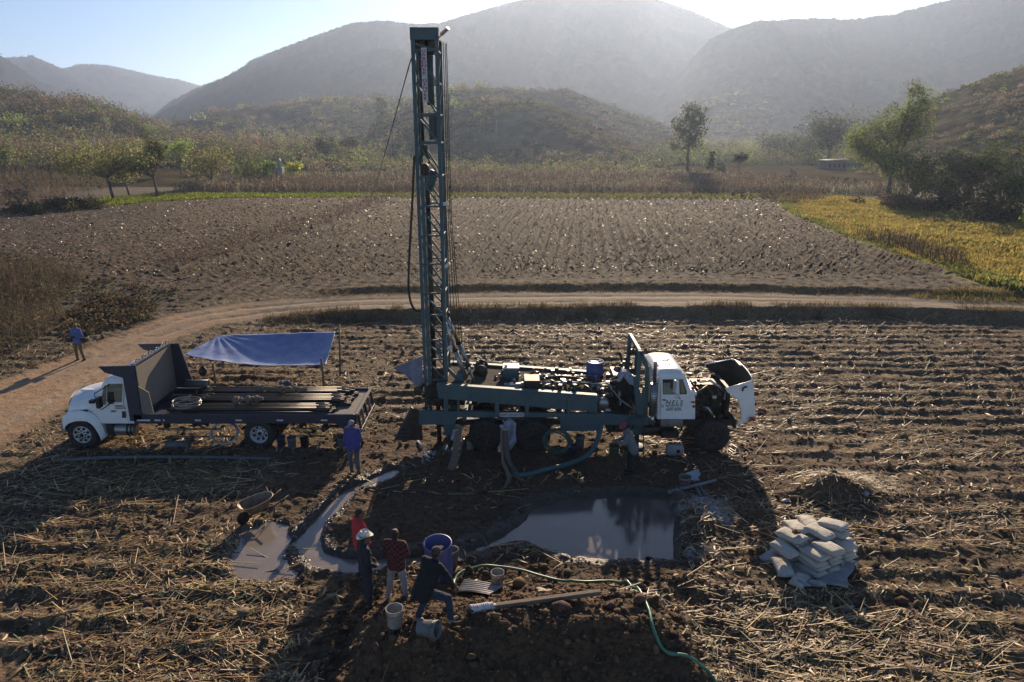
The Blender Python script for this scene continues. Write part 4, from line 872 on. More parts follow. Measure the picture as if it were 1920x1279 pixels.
mb = MB(); mb.box((xl-.06, YM0-.07, zt), (xr+.07, YM1+.07, zt+.05)); mb.box((xl-.055, YM0-.066, zt-.26), (xr+.05, YM0-.052, zt+.0)); mb.box((xr+.052, YM0-.05, zt-.26), (xr+.066, YM1+.05, zt)); mb.box((xl-.066, YM0-.05, zt-.26), (xl-.052, YM1+.05, zt))
mb.build('crown_frame', teal, mast, bevel=.008)
for x, y in ((-2.5, 20.6), (-2.22, 20.6), (-2.36, 21.0)):
    mb = MB(); mb.lathe([(0, -.05), (.2, -.05), (.23, -.02), (.19, 0), (.23, .02), (.2, .05), (0, .05)], (x, y, zt-.34), 'y', 20); mb.build('sheave', iron, mast)
mb = MB(); a = Vector((xr+.12, YM0+.1, zt-.12)); mb.bar(a, a+Vector((.2, -.05, .16)), .16, .05); mb.bar(a+Vector((-.1, 0, -.12)), a+Vector((.03, 0, .03)), .03); mb.build('floodlight', steel, mast)
mb = MB(); mb.tube([(-2.3, 20.75, Q(803, 104, 20.75).z), (-2.3, 20.75, Q(803, 197, 20.75).z)], .10, 14); mb.build('feed_cylinder', teal, mast); mb = MB(); mb.tube([(-2.26, 20.75, Q(806, 216, 20.75).z), (-2.26, 20.75, Q(806, 262, 20.75).z)], .12, 14); mb.tube([(-2.26, 20.75, 8.55), (-2.42, 20.75, 8.1), (-2.46, 20.75, 7.95)], [.13, .13, .11], 12)
mb.box((-2.20, 20.62, Q(812, 262, 20.75).z), (-2.09, 20.8, Q(812, 219, 20.75).z), 1); mb.build('feed_cylinder', [teal, iron], mast)
mb = MB(); mb.tube([(-2.46, 20.62, 8.1), (-2.46, 20.62, 1.9)], .075, 12); mb.tube([(-2.55, 20.62, 12.0), (-2.55, 20.62, 9.3)], .045, 8); mb.tube([(-2.14, 20.7, 5.2), (-2.14, 20.7, 1.8)], .045, 8); mb.build('drill_string', pipe_m, mast)
mb = MB(); c = Vector((-2.5, 20.45, 8.85))
mb.tube([c+Vector((.14*math.cos(t), 0, .17*math.sin(t))) for t in [i*math.pi/6-.6 for i in range(11)]], .035, 8); mb.box((c.x-.1, c.y-.07, c.z+.16), (c.x+.1, c.y+.07, c.z+.42)); mb.lathe([(0, -.3), (.11, -.26), (.13, 0), (.08, .1), (0, .12)], c+Vector((0, 0, -.2)), 'z', 14); mb.build('hook_block', iron, mast)
for dx, dy, z1, x2 in ((.10, .2, 2.6, .22), (.13, .5, 2.5, .32), (.16, .75, 2.4, .42), (.19, .9, 2.3, .50)):
    mb = MB(); mb.tube([(xr+dx, YM0+dy, zt-.25), (xr+dx+.02, YM0+dy, 7), (xr+x2, YM0+dy, z1)], .012, 5); mb.build('hoist_cable', wire_m, mast)
for x, y in ((-2.62, 20.5), (-2.58, 20.8)):
    mb = MB(); mb.tube([(x, y, 12.0), (x, y, 9.1)], .011, 5); mb.build('hoist_cable', wire_m, mast)
for py in (383, 501, 655):
    p = Q(824, py, YM0); mb = MB(); mb.bar((xr+.06, YM0-.02, p.z), (xr+.2, YM0-.02, p.z+(.03 if py < 400 else .12)), .07, .09); mb.build('lamp_bracket', signw, mast)
# mast signs
mb = MB(); zs0, zs1 = Q(795, 191, YM0).z, Q(795, 90, YM0).z; xs = -2.40
mb.box((xs-.075, YM0-.075, zs0), (xs+.075, YM0-.055, zs1)); sg = WB(mb, 'mast_sign', signw, rig)
txt = text_mesh('sign_letters', 'G\nA\nR\nD\nN\nE\nR\n \nD\nE\nN\nV\nE\nR', .165, redm, sg, (xs, YM0-.082, (zs0+zs1)/2), line=.90, bold=.004)
bb = [v.co for v in txt.data.vertices]; h_ = max(v.y for v in bb)-min(v.y for v in bb); cyy = (max(v.y for v in bb)+min(v.y for v in bb))/2; sc = (zs1-zs0)*.94/h_
txt.scale = (1.0, sc, 1); txt.location.z = (zs0+zs1)/2-cyy*sc
mb = MB(); a, b = q(936, 777.5), q(983, 777.5); zc = a[1]; n = 8
pl = [(a[0]+.06-.06*math.sin(math.pi*i/n), zc-.065*math.cos(math.pi*i/n)*-1) for i in range(n+1)]; pl = [(a[0]+.065-.065*math.sin(math.pi*i/n), zc+.065*math.cos(math.pi*i/n)) for i in range(n+1)]+[(b[0]-.065+.065*math.sin(math.pi*i/n), zc-.065*math.cos(math.pi*i/n)) for i in range(n+1)]
mb.prism(pl, YR-.012, YR+.012); sg = WB(mb, 'name_plate', signw, rig)
text_mesh('plate_letters', 'GARDNER-DENVER', .085, greyl, sg, ((a[0]+b[0])/2, YR-.016, zc), bold=.002)
# raising cylinders and braces
for y, a, b in ((20.45, (831, 597), (873, 708)), (21.25, (837, 590), (880, 690))):
    A, B = Q(*a, y), Q(*b, y); M_ = A.lerp(B, .52); mb = MB(); mb.tube([A, M_], .055, 12, 0); mb.tube([M_, B], .075, 12, 1); mb.lathe([(0, -.06), (.12, -.06), (.12, .06), (0, .06)], A, 'y', 12, 2); mb.tube([M_-(B-A).normalized()*.05, M_+(B-A).normalized()*.06], .085, 12, 2); WB(mb, 'raising_cylinder', [chrome, steel, black_m], rig)
mb = MB()
for y in (20.45, 21.25):
    mb.bar(Q(836, 688, y), Q(868, 720, y), .08, .1); mb.bar(Q(815, 716, y), Q(846, 680, y), .07, .07); mb.bar(Q(838, 716, y), Q(816, 690, y), .06, .06); mb.bar(Q(880, 694, y), Q(893, 725, y), .12, .06); mb.bar(Q(862, 706, y), Q(868, 726, y), .09, .07)
mb.bar(Q(836, 716, 20.45), Q(836, 716, 21.25), .06); clutter(mb, (-1.7, 20.4, 2.3), (-.9, 21.6, 2.6), 16)
WB(mb, 'mast_brace', teal, rig, bevel=.006)
mb = MB()
for y in (YR+.55,):
    p0, p1 = Q(852, 724, y), Q(872, 724, y); zt_ = Q(862, 700, y).z; w_ = p1.x-p0.x
    mb.prism([(p0.x, p0.z-.1), (p1.x, p0.z-.1), (p1.x-.05, zt_-.12), (p1.x-.12, zt_), (p0.x+.12, zt_), (p0.x+.05, zt_-.12)], y, y+.35)
WB(mb, 'winch_guard', teal, rig, bevel=.02)
mb = MB(); mb.lathe([(0, -.3), (.22, -.3), (.22, -.27), (.12, -.26), (.12, .26), (.22, .27), (.22, .3), (0, .3)], (-1.0, 21.3, 2.25), 'y', 22); WB(mb, 'winch_drum', iron, rig)
# deck machinery
def dk(px0, px1, pyt, pyb, y0, y1): a, b = Q(px0, pyb, y0), Q(px1, pyt, y0); return (a.x, y0, a.z), (b.x, y1, b.z)
a, b = dk(943, 973, 692, 730, YR+1.1, YR+1.6); mb = MB(); mb.box(a, b); WB(mb, 'oil_tank', teal, rig, bevel=.03)
mb = MB(); mb.box((a[0]-.01, a[1]-.01, b[2]), (b[0]+.01, b[1]+.01, b[2]+.035)); mb.lathe([(0, 0), (.05, 0), (.05, .06), (0, .06)], (a[0]+.1, a[1]+.15, b[2]+.035), 'z', 10); WB(mb, 'tank_lid', signw, rig, bevel=.008)
mb = MB(); p = Q(934, 722, YR+1.0); clutter(mb, (p.x-.15, YR+.9, p.z-.3), (p.x+.1, YR+1.3, p.z+.35), 16, (0, 1)); WB(mb, 'valve_stack', [iron, steel], rig)
mb = MB(); p = Q(962, 728, YR+.45); mb.lathe([(0, -.2), (.08, -.2), (.1, -.15), (.1, .15), (.08, .2), (0, .2)], p+Vector((0, 0, .05)), 'x', 14); clutter(mb, (p.x-.25, YR+.3, p.z-.05), (p.x+.35, YR+.7, p.z+.18), 16, (0, 1)); WB(mb, 'small_compressor', [steel, chrome], rig)
a, b = dk(983, 1012, 714, 738, YR+.35, YR+.95); mb = MB(); mb.box(a, b)
for i in range(5): x = a[0]+.06+i*.09; mb.box((x, a[1]-.012, a[2]+.05), (x+.03, a[1]-.001, b[2]-.05), 1)
WB(mb, 'engine_cover', [black_m, iron], rig, bevel=.02)
for y in (YR+1.55, YR+2.2):
    mb = MB()
    for py in (705, 714, 722): mb.tube([Q(974, py, y), Q(1120, py-.5 if py == 705 else py+2, y)], .022, 6)
    for px in (1011, 1049, 1080, 1118): mb.bar(Q(px, 703, y), Q(px, 738, y), .05, .03)
    WB(mb, 'guard_rail', steel, rig)
mb = MB(); x0, x1 = q(1012, 735)[0], q(1118, 735)[0]
mb.tube([(x0-.4, YR+.75, 2.02), (x0+.8, YR+.7, 2.08), (x1-.1, YR+.9, 1.98)], .05, 8, 1); mb.tube([(x0, YR+1.1, 2.05), (x0+.7, YR+1.0, 2.18), (x1, YR+1.2, 2.0)], .05, 8, 0)
clutter(mb, (-.4, YR+.3, 1.95), (1.0, YB-.3, 2.12), 30, (0, 1), (.012, .035)); clutter(mb, (x0+.1, YR+.3, 1.88), (x1, YB-.25, 2.12), 46, (0, 1, 2), (.012, .04)); WB(mb, 'deck_machinery', [iron, steel, teal_dk], rig)
a = Q(1056, 744, YR+.3); b = Q(1122, 748, YR+.3); mb = MB(); mb.tube([a+Vector((0, 0, .04)), a.lerp(b, .02)+Vector((0, 0, .04)), b+Vector((0, 0, .04))], [.06, .11, .11], 14); WB(mb, 'air_cylinder', mat('pale_green_paint', (.16, .26, .22), (.1, .17, .15), .5, 0, 5), rig)
# mid section behind the cab: pump, engine, platform
mb = MB(); xa, xb = q(1122, 780)[0], q(1200, 780)[0]
mb.box((xa, YR+.2, 1.16), (xb, YB-.2, 1.22)); clutter(mb, (xa, YR+.5, 1.25), (xa+.75, YB-.3, 2.0), 60, (0, 1, 2, 0), (.015, .05)); mb.lathe([(0, -.15), (.16, -.15), (.2, -.1), (.2, .1), (.16, .15), (0, .15)], (xa+.18, YR+.5, 1.48), 'y', 18, 1); mb.lathe([(0, -.04), (.12, -.04), (.12, .04), (0, .04)], (xa+.33, YR+.32, 1.28), 'y', 12, 1)
mb.box((xa+.6, YR+1.2, 1.25), (xb-.05, YB-.3, 2.15), 0); clutter(mb, (xb-.45, YR+1.0, 1.3), (xb+.1, YB-.2, 2.9), 26, (0, 2))
mb.tube([(xa-.2, YR+.8, 2.0), (xa+.35, YR+.7, 2.05), (xa+.75, YR+.6, 1.55), (xb-.1, YR+.35, 1.3)], .03, 8, 1); mb.tube([(xa-.2, YR+1.1, 1.85), (xa+.7, YR+1.0, 1.85)], .035, 8, 1)
WB(mb, 'mud_pump', [iron, steel, black_m], rig)
mb = MB(); 
for y in (YR+.25, YB-.25):
    f = (lambda px, py: Vector((q(px, py)[0], y, q(px, py)[1]+0)))
    mb.bar(f(1203, 662), f(1197, 735), .12, .1); mb.bar(f(1197, 735), f(1205, 786), .16, .12); mb.bar(f(1217, 692), f(1213, 786), .12, .1); mb.bar(f(1204, 664), f(1217, 694), .1, .1); mb.bar(f(1213, 730), f(1206, 786), .16, .09)
    mb.bar(f(1192, 710), f(1199, 790), .08, .08)
f = q(1203, 664); mb.bar((f[0], YR+.3, f[1]), (f[0], YB-.3, f[1]), .1, .1); f = q(1217, 694); mb.bar((f[0], YR+.3, f[1]), (f[0], YB-.3, f[1]), .1, .1)
WB(mb, 'mast_rest', teal, rig, bevel=.01)
mb = MB()
for y in (YR-.05,):
    for px in (1181, 1206): mb.bar(q3(px, 770, y), q3(px+1, 868, y), .03, .03)
    for py in (785, 803, 828, 852): mb.bar(q3(1181, py, y), q3(1206, py, y), .025, .025)
WB(mb, 'ladder', teal_dk, rig)
# cab
YC0, YC1 = YR+.08, YB-.12
def cabx(px, py): return q(px, py, YC0)
mb = MB(); pr = [cabx(1232, 787), cabx(1232, 709), cabx(1236, 702), cabx(1284, 702), cabx(1290, 714), cabx(1297, 735), cabx(1304, 745), cabx(1304, 787)]
def shell(mb, prof, y0, y1, inset, t=.05, mi=0):
    """cab body: profile (x,z) whose upper part leans inward; side windows are separate panes"""
    zmid = prof[0][1]+(max(p[1] for p in prof)-prof[0][1])*.5; zmax = max(p[1] for p in prof)
    def iy(z): return inset*max(0, (z-zmid)/(zmax-zmid))
    n = len(prof); vs = [(x, y0+iy(z), z) for x, z in prof]+[(x, y1-iy(z), z) for x, z in prof]
    mb.add(vs, [tuple(range(n))[::-1], tuple(range(n, 2*n))]+[(i, (i+1) % n, n+(i+1) % n, n+i) for i in range(n)], mi)
    return iy
iy = shell(mb, pr, YC0, YC1, .10); cab = WB(mb, 'cab', white_p, rig, bevel=.035)
mb = MB(); pr2 = [cabx(1233, 703), cabx(1242, 699), cabx(1280, 699), cabx(1286, 704)]
n = 12
def roof(u, v):
    a = cabx(1231, 703); b = cabx(1287, 704); x = a[0]+(b[0]-a[0])*u; y = YC0+.09+(YC1-YC0-.18)*v; return Vector((x, y, a[1]-.015+.11*(1-(2*u-1)**6)*(1-(2*v-1)**6)**.5+.02*math.sin(u*math.pi)))
mb.grid(roof, 14, 14); mb.build('roof', white_p, cab)
mb = MB(); zc = a = cabx(1250, 700)[1]+.1; xx = cabx(1240, 700)[0]+.05
for y in (YR+.95, YR+1.35): mb.tube([(xx, y, zc-.02), (xx, y, zc+.05), (xx+.42, y, zc+.05), (xx+.42, y, zc-.02)], .018, 6)
for dx in (.03, .39): mb.bar((xx+dx, YR+.93, zc+.06), (xx+dx, YR+1.37, zc+.06), .025, .02)
mb.build('roof_rail', steel, cab)
def sidepane(name, pts, par, m, y, off=-.008, th=.01):
    mb = MB(); mb.prism(pts, y+off, y+off+th, 0); return mb.build(name, m, par)
yd = YC0
dpoly = [cabx(1238.5, 785.5), cabx(1239.5, 709), cabx(1284, 709), cabx(1288, 722), cabx(1294, 743), cabx(1292.5, 776), cabx(1281, 785.5)]
mb = MB()
def onside(pts, off): return [(x, YC0+iy(z)+off, z) for x, z in pts]
def sidepoly(mb, pts, off, th, mi=0):
    n = len(pts); v0 = onside(pts, off); v1 = onside(pts, off+th)
    mb.add(v0+v1, [tuple(range(n)), tuple(range(2*n-1, n-1, -1))]+[(i, n+i, n+(i+1) % n, (i+1) % n) for i in range(n)], mi)
zsp = cabx(1250, 742)[1]
sidepoly(mb, [cabx(1238.5, 785.5), cabx(1239, 742), cabx(1294, 743), cabx(1292.5, 776), cabx(1281, 785.5)], -.018, .02)
sidepoly(mb, [cabx(1239, 742), cabx(1239.5, 709), cabx(1284, 709), cabx(1288, 722), cabx(1294, 743)], -.018, .02)
door = mb.build('door', white_p, cab, bevel=.006)
mb = MB(); sidepoly(mb, [cabx(1243, 739.5), cabx(1243, 712.5), cabx(1268, 712.5), cabx(1268, 739.5)], -.024, .004, 0); sidepoly(mb, [cabx(1274, 739.5), cabx(1274.5, 712.5), cabx(1281, 712.5), cabx(1288, 735), cabx(1287, 739.5)], -.024, .004, 0)
sidepoly(mb, [cabx(1243.8, 738.8), cabx(1243.8, 718.5), cabx(1257, 718.5), cabx(1257, 738.8)], -.027, .002, 1); sidepoly(mb, [cabx(1257.3, 738.8), cabx(1257.3, 729), cabx(1267, 731), cabx(1267, 738.8)], -.027, .002, 1); sidepoly(mb, [cabx(1276, 738.5), cabx(1276, 714), cabx(1280, 714), cabx(1286, 737)], -.027, .002, 2)
mb.build('window', [dark_int, mat('seen_through', (.25, .24, .18), (.17, .17, .13), .6, 0, 4), glassm], door)
mb = MB(); p = q3(1241.5, 749, YC0, -.04); mb.bar(p, p+Vector((.11, 0, -.01)), .03, .03); mb.build('handle', black_m, door)
mb = MB(); A, B, C_ = q3(1268, 712, YC0-.28), q3(1275, 746, YC0-.03), q3(1275, 714, YC0-.02); mb.tube([C_, A+Vector((0, 0, .02)), A+Vector((.03, 0, -.42)), B], .012, 6, 0); mb.box((A.x-.04, A.y-.09, A.z-.42), (A.x+.0, A.y+.09, A.z-.02), 1, rz=.25); mb.tube([q3(1265, 745, YC0-.03), q3(1276, 748, YC0-.03)], .012, 6); mb.build('mirror', [chrome, signw], door)
text_mesh('door_letters', 'NELS', .205, greenl, door, (q(1264.5, 756.5)[0], YC0-.024, q(1264, 756.5)[1]), shear=.22, bold=0, space=1.25)
text_mesh('door_letters', 'PERFORACION, SA', .062, greenl, door, (q(1264.5, 763.2)[0], YC0-.024, q(1264, 762.6)[1]))
text_mesh('door_letters', 'COMP. 30-503', .07, greyl, door, (q(1264, 767)[0], YC0-.024, q(1264, 767)[1]), bold=.0); text_mesh('door_letters', 'PERMIT 780 274', .07, greyl, door, (q(1264, 770.5)[0], YC0-.024, q(1264, 770.3)[1]), bold=.0)
mb = MB(); sidepoly(mb, [cabx(1240, 764), cabx(1240, 758.5), cabx(1244, 758.5), cabx(1244, 764)], -.021, .002, 0); mb.build('sticker', mat('permit_sticker', (.5, .4, .22), (.35, .4, .5), .6, 0, 3), door)
mb = MB(); sidepoly(mb, [cabx(1296, 755.5), cabx(1296, 752.3), cabx(1303.5, 752.3), cabx(1303.5, 755.5)], -.02, .022, 0); mb.build('marker_lamp', orange_l, cab)
mb = MB(); c = cabx(1300.5, 762); mb.lathe([(0, -.02), (.04, -.02), (.04, 0)], (c[0], YC0, c[1]), 'y', 12); mb.build('filler_cap', black_m, cab)
mb = MB(); A = cabx(1288.5, 716); B = cabx(1297, 738)
mb.add([(A[0]+.01, YC0+.14, A[1]), (B[0]+.015, YC0+.08, B[1]), (B[0]+.015, YC1-.08, B[1]), (A[0]+.01, YC1-.14, A[1])], [(0, 1, 2, 3)]); mb.build('windscreen', glassm, cab, solid=.01)
mb = MB(); a = cabx(1296, 738); b = cabx(1305, 744)
mb.box((a[0]+.05, YC0+.12, a[1]-.12), (b[0]+.06, YC1-.12, a[1]-.0)); mb.lathe([(0, -.02), (.07, 0), (.07, .05), (0, .08)], (b[0]-.02, YC0+.35, a[1]+.02), 'z', 14, 1); mb.build('cowl', [white_p, redm], cab, bevel=.03)
mb = MB(); x0, x1 = q(1239, 790)[0], q(1281, 790)[0]; mb.box((x0, YR+.0, q(1250, 800)[1]), (x1, YR+.4, q(1250, 789)[1]))
for i in range(20): x = x0+.02+i*(x1-x0-.04)/19; mb.box((x-.008, YR-.012, q(1250, 800)[1]+.01), (x+.008, YR-.001, q(1250, 794)[1]))
mb.box((x0+.05, YR+.02, .5), (x1-.1, YR+.32, .72), 1); WB(mb, 'step_box', [steel, black_m], rig, bevel=.008)
# exhaust
mb = MB(); x = q(1228, 700)[0]; y = YR-.0
mb.tube([(x, y, q(1228, 719)[1]), (x, y, q(1228, 680)[1]), (x+.0, y+.0, q(1228, 676)[1])], .055, 12, 0); mb.tube([(x, y, q(1228, 778)[1]), (x, y, q(1228, 719)[1])], .115, 16, 1)
for i in range(14):
    for j in range(7): a_ = math.pi+.25+j*.42; z_ = q(1228, 776)[1]+.06+i*.085; mb.box((x+math.cos(a_)*.115-.008, y+math.sin(a_)*.115-.008, z_), (x+math.cos(a_)*.115+.008, y+math.sin(a_)*.115+.008, z_+.04), 2)
mb.tube([(x, y, q(1228, 778)[1]), (x, y, q(1228, 790)[1]), (x+.04, y+.08, q(1228, 796)[1]), (x+.12, y+.3, q(1228, 797)[1])], .065, 10, 0)
WB(mb, 'exhaust_stack', [chrome, steel, black_m], rig)
# engine
mb = MB(); ea = q(1305, 790); eb = q(1378, 740)
mb.box((ea[0], YR+.75, .95), (ea[0]+1.0, YB-.75, 1.65)); mb.box((ea[0]+.1, YR+.9, 1.65), (ea[0]+.85, YB-.9, 1.95)); mb.box((ea[0]+1.05, YR+.5, 1.0), (ea[0]+1.15, YB-.5, 1.95)); mb.lathe([(0, -.03), (.3, -.03), (.3, .03), (0, .03)], (ea[0]+1.0, YR+1.15, 1.4), 'x', 16)
clutter(mb, (ea[0]-.02, YR+.35, .95), (ea[0]+1.15, YB-.35, 1.95), 90, (0, 0, 0, 1, 2), (.015, .05))
mb.tube([(ea[0]+.08, YR+.55, 1.3), (ea[0]+.12, YR+.5, 1.8), (ea[0]+.4, YR+.55, 2.0), (ea[0]+.62, YR+.5, 1.75), (ea[0]+.6, YR+.5, 1.45)], .06, 10, 2); mb.tube([(ea[0]+.3, YR+1.0, 2.0), (ea[0]+.6, YR+.9, 2.08), (ea[0]+.9, YR+.8, 1.9), (ea[0]+1.05, YR+.8, 1.7)], .045, 8, 1)
for i in range(6): mb.lathe([(0, -.04), (.1, -.04), (.1, .04), (0, .04)], (ea[0]+.12, YR+.42, 1.15+i*.1), 'z', 12, 2 if i % 2 else 0)
mb.box((5.4, YR+.32, .78), (7.0, YR+.44, .95)); mb.box((5.4, YB-.44, .78), (7.0, YB-.32, .95)); mb.box((6.95, YR+.3, .72), (7.05, YB-.3, .95)); clutter(mb, (5.7, YR+.4, .5), (6.9, YB-.4, .9), 22)
WB(mb, 'engine', [black_m, chrome, iron], rig)
# tilted hood
near = [(1361, 729), (1385, 723.5), (1413, 716.5), (1416, 735), (1418, 770), (1417.5, 785), (1406, 790), (1380, 800), (1386, 794), (1391, 787), (1392, 779), (1389, 763), (1384, 751), (1376, 743.5), (1364, 736)]
NP = [q(a, b) for a, b in near]; n = len(NP); mb = MB()
cxh = NP[3][0]
def hy(x, s): t = min(max((x-6.5)/1.0, 0), 1); return YR+.0+.12*t if s < 0 else YB-.02-.12*t
for s in (-1, 1):
    v0 = [(x, hy(x, s), z) for x, z in NP]; v1 = [(x, hy(x, s)-s*.03, z) for x, z in NP]
    mb.add(v0+v1, [tuple(range(n)), tuple(range(2*n-1, n-1, -1))]+[(i, n+i, n+(i+1) % n, (i+1) % n) for i in range(n)])
prof = [NP[2], NP[3], NP[4], NP[5]]
def front(u, v):
    k = v*3; i = min(int(k), 2); f_ = k-i; x = prof[i][0]*(1-f_)+prof[i+1][0]*f_; z = prof[i][1]*(1-f_)+prof[i+1][1]*f_
    y = YR+.12+(YB-YR-.26)*u; bul = .10*math.sin(math.pi*u)**.6
    return Vector((x+bul*.8, y, z+bul*(1-v)*.8))
mb.grid(front, 14, 9, 0)
hood = WB(mb, 'hood', white_p, rig, fixn=True); 
mb = MB(); mb.grid(lambda u, v: front(u, v)+Vector((-.035, 0, -.02)), 14, 9, 0); mb.build('hood_lining', dark_int, hood); mb = MB()
for s in (-1, 1):
    v0 = [(x-.004, hy(x, s)-s*.034, z-.004) for x, z in NP]; v1 = [(x-.004, hy(x, s)-s*.042, z-.004) for x, z in NP]
    mb = MB(); mb.add(v0+v1, [tuple(range(n)), tuple(range(2*n-1, n-1, -1))]+[(i, n+i, n+(i+1) % n, (i+1) % n) for i in range(n)]); mb.build('hood_lining', dark_int, hood)
mb = MB()
def strip(u, v): a = Vector((NP[0][0], 0, NP[0][1])); b = Vector((NP[2][0], 0, NP[2][1])); p = a.lerp(b, u); s = 1 if v > .5 else -1; return p
for s in (-1, 1):
    a = Vector((NP[0][0]-.02, hy(6.5, s), NP[0][1])); b = Vector((NP[2][0], hy(7.5, s), NP[2][1])); mb.tube([a, a.lerp(b, .5), b], .02, 6)
f0, f1 = front(0, 0), front(1, 0); mb.tube([front(i/10, 0)+Vector((0, 0, .01)) for i in range(11)], .02, 6); mb.build('hood_edge', black_m if 0 else white_p, hood)
mb = MB(); a = front(.62, .0)+Vector((-.03, 0, .02)); mb.box((a.x-.1, a.y-.2, a.z-.03), (a.x+.0, a.y+.2, a.z+.04)); mb.build('hood_vent', steel, hood)
mb = MB(); a = q3(1392, 733, YR, -.01); b = q3(1397, 725.5, YR, -.01); mb.tube([a, a.lerp(b, .5)+Vector((-.02, 0, .02)), b, b+Vector((.06, 0, .0))], .028, 8); mb.build('hood_handle', black_m, hood)
mb = MB(); p = q3(1410, 787, YR, 0); mb.box((p.x-.06, p.y-.02, p.z-.05), (p.x+.1, p.y+.05, p.z+.07)); mb.build('indicator_lamp', orange_l, hood)
mb = MB(); pz = [front(.25, .35), front(.75, .35), front(.75, .85), front(.25, .85)]
for j in range(9): mb.bar(front(.22, .3+j*.065)+Vector((.012, 0, 0)), front(.78, .3+j*.065)+Vector((.012, 0, 0)), .02, .02)
mb.build('grille', black_m, hood)
# loose things on and round the rig
def drum(name, label, px, py_base, Y=None, z=None, m=blue_pl, r=.29, h=.88, tilt=0, open_=False, cat='barrel', loc=None, group=None):
    p = loc if loc is not None else (PG(px, py_base) if Y is None else Q(px, py_base, Y))
    o = thing(name, label, cat, p, 0, group); o.rotation_euler = (tilt, 0, 0)
    mb = MB(); pr = [(0, .0), (r*.93, .0), (r*.98, .02), (r*.96, .04), (r*.97, h*.30), (r, h*.33), (r*.97, h*.36), (r*.97, h*.63), (r, h*.66), (r*.97, h*.69), (r*.97, h-.03), (r, h-.01), (r*.97, h)]
    if open_: pr += [(r*.94, h), (r*.93, h*.5), (r*.92, .03), (0, .03)]
    else: pr += [(r*.92, h-.015), (0, h-.02)]
    mb.lathe(pr, (0, 0, 0), 'z', 32); mb.build('drum_body', m, o)
    if not open_:
        mb = MB(); mb.lathe([(0, h+.01), (.04, h+.01), (.04, h-.02)], (r*.55, .05, 0), 'z', 10); mb.lathe([(0, h+.01), (.03, h+.01), (.03, h-.02)], (-r*.55, .05, 0), 'z', 10); mb.build('bung', black_m, o)
    mb = MB(); mb.lathe([(r*.965, h-.03), (r*1.015, h-.025), (r*1.015, h+.005), (r*.95, h+.008)], (0, 0, 0), 'z', 32); mb.build('rim', m, o)
    return o
drum('plastic_drum', 'closed blue plastic drum standing on the rig deck behind the rails', 1114, 724, YR+2.0)
bucket_protos = {}
def bucket(label, p, m=bucket_m, r=.15, h=.36, rot=(0, 0, 0), group='plastic buckets', handle=True):
    o = thing('bucket', label, 'bucket', p, 0, group); o.rotation_euler = rot
    mb = MB(); mb.lathe([(0, 0), (r*.86, 0), (r*.88, .01), (r*.96, h*.8), (r*.99, h*.8), (r*.99, h*.84), (r*.965, h*.845), (r*.98, h*.93), (r*1.03, h*.93), (r*1.03, h), (r*.97, h), (r*.94, h*.8), (r*.84, .012), (0, .012)], (0, 0, 0), 'z', 28); mb.build('pail', m, o)
    if handle: mb = MB(); mb.tube([Vector((r*1.02*math.cos(t), -.01-r*.75*math.sin(t), h*.86-.10*math.sin(t))) for t in [i*math.pi/10 for i in range(11)]], .004, 5); mb.build('handle', steel, o)
    return o
# ------------------------------------------------------------------ flatbed truck
YT, YT1 = 20.05, 22.45
def t(px, py, Y=YT): p = Q(px, py, Y); return (p.x, p.z)
trk = thing('flatbed_truck', 'white cab flatbed truck with navy bed carrying drill pipes', 'truck', (-9.5, 21.2, 0))
XW1, XW2 = -13.58, -8.0
for cx, dual in ((XW1, 0), (XW2, 1)):
    for yy, sd_ in ((YT+.16, -1), (YT1-.16, 1)):
        wheel(trk, (cx, yy, .47), .485, .28, rimw, sd_, dual=bool(dual))
        if dual: wheel(trk, (cx, yy-sd_*.31, .47), .485, .27, rimw, sd_, dual=True)
    mb = MB(); mb.tube([(cx, YT+.3, .47), (cx, YT1-.3, .47)], .08, 10); mb.lathe([(0, -.18), (.18, -.14), (.22, 0), (.18, .14), (0, .18)], (cx, (YT+YT1)/2, .47), 'y', 14); WB(mb, 'axle', black_m, trk)
mb = MB(); mb.box((-13.9, YT+.55, .62), (-5.1, YT+.65, .84)); mb.box((-13.9, YT1-.65, .62), (-5.1, YT1-.55, .84))
for x in (-12.6, -11, -9.4, -8.0, -6.6, -5.3): mb.box((x-.05, YT+.65, .64), (x+.05, YT1-.65, .8))
clutter(mb, (-13.4, YT+.7, .55), (-12.0, YT1-.6, 1.0), 20); clutter(mb, (-11.6, YT+.4, .35), (-8.7, YT1-.4, .82), 44); clutter(mb, (-7.3, YT+.4, .3), (-5.3, YT1-.4, .8), 34); mb.tube([(-9.2, 21.25, .6), (-12, 21.25, .7)], .05, 8)
WB(mb, 'running_gear', black_m, trk)
# cab and hood
C0, C1 = YT+.10, YT1-.14
def tc(px, py): return t(px, py, C0)
def lay(v, a, b): return a+(b-a)*v
body = [tc(194, 795), tc(253, 795), tc(248, 770), tc(240, 716), tc(190, 716), tc(177, 749), tc(185, 800)]
mb = MB(); pr = [tc(186, 795), tc(253.5, 795), tc(249, 770), tc(240, 717), tc(238, 712), tc(193, 714), tc(189, 719), tc(176.5, 750), tc(178, 770)]
zm = pr[2][1]; ztp = pr[4][1]
def iyt(z): return .12*max(0, (z-1.35)/(ztp-1.35))
n = len(pr); vs = [(x, C0+iyt(z), z) for x, z in pr]+[(x, C1-iyt(z), z) for x, z in pr]
mb.add(vs, [tuple(range(n))[::-1], tuple(range(n, 2*n))]+[(i, (i+1) % n, n+(i+1) % n, n+i) for i in range(n)])
tcab = WB(mb, 'cab', white_p, trk, bevel=.035)
mb = MB(); a = tc(190, 715); b = tc(241, 714)
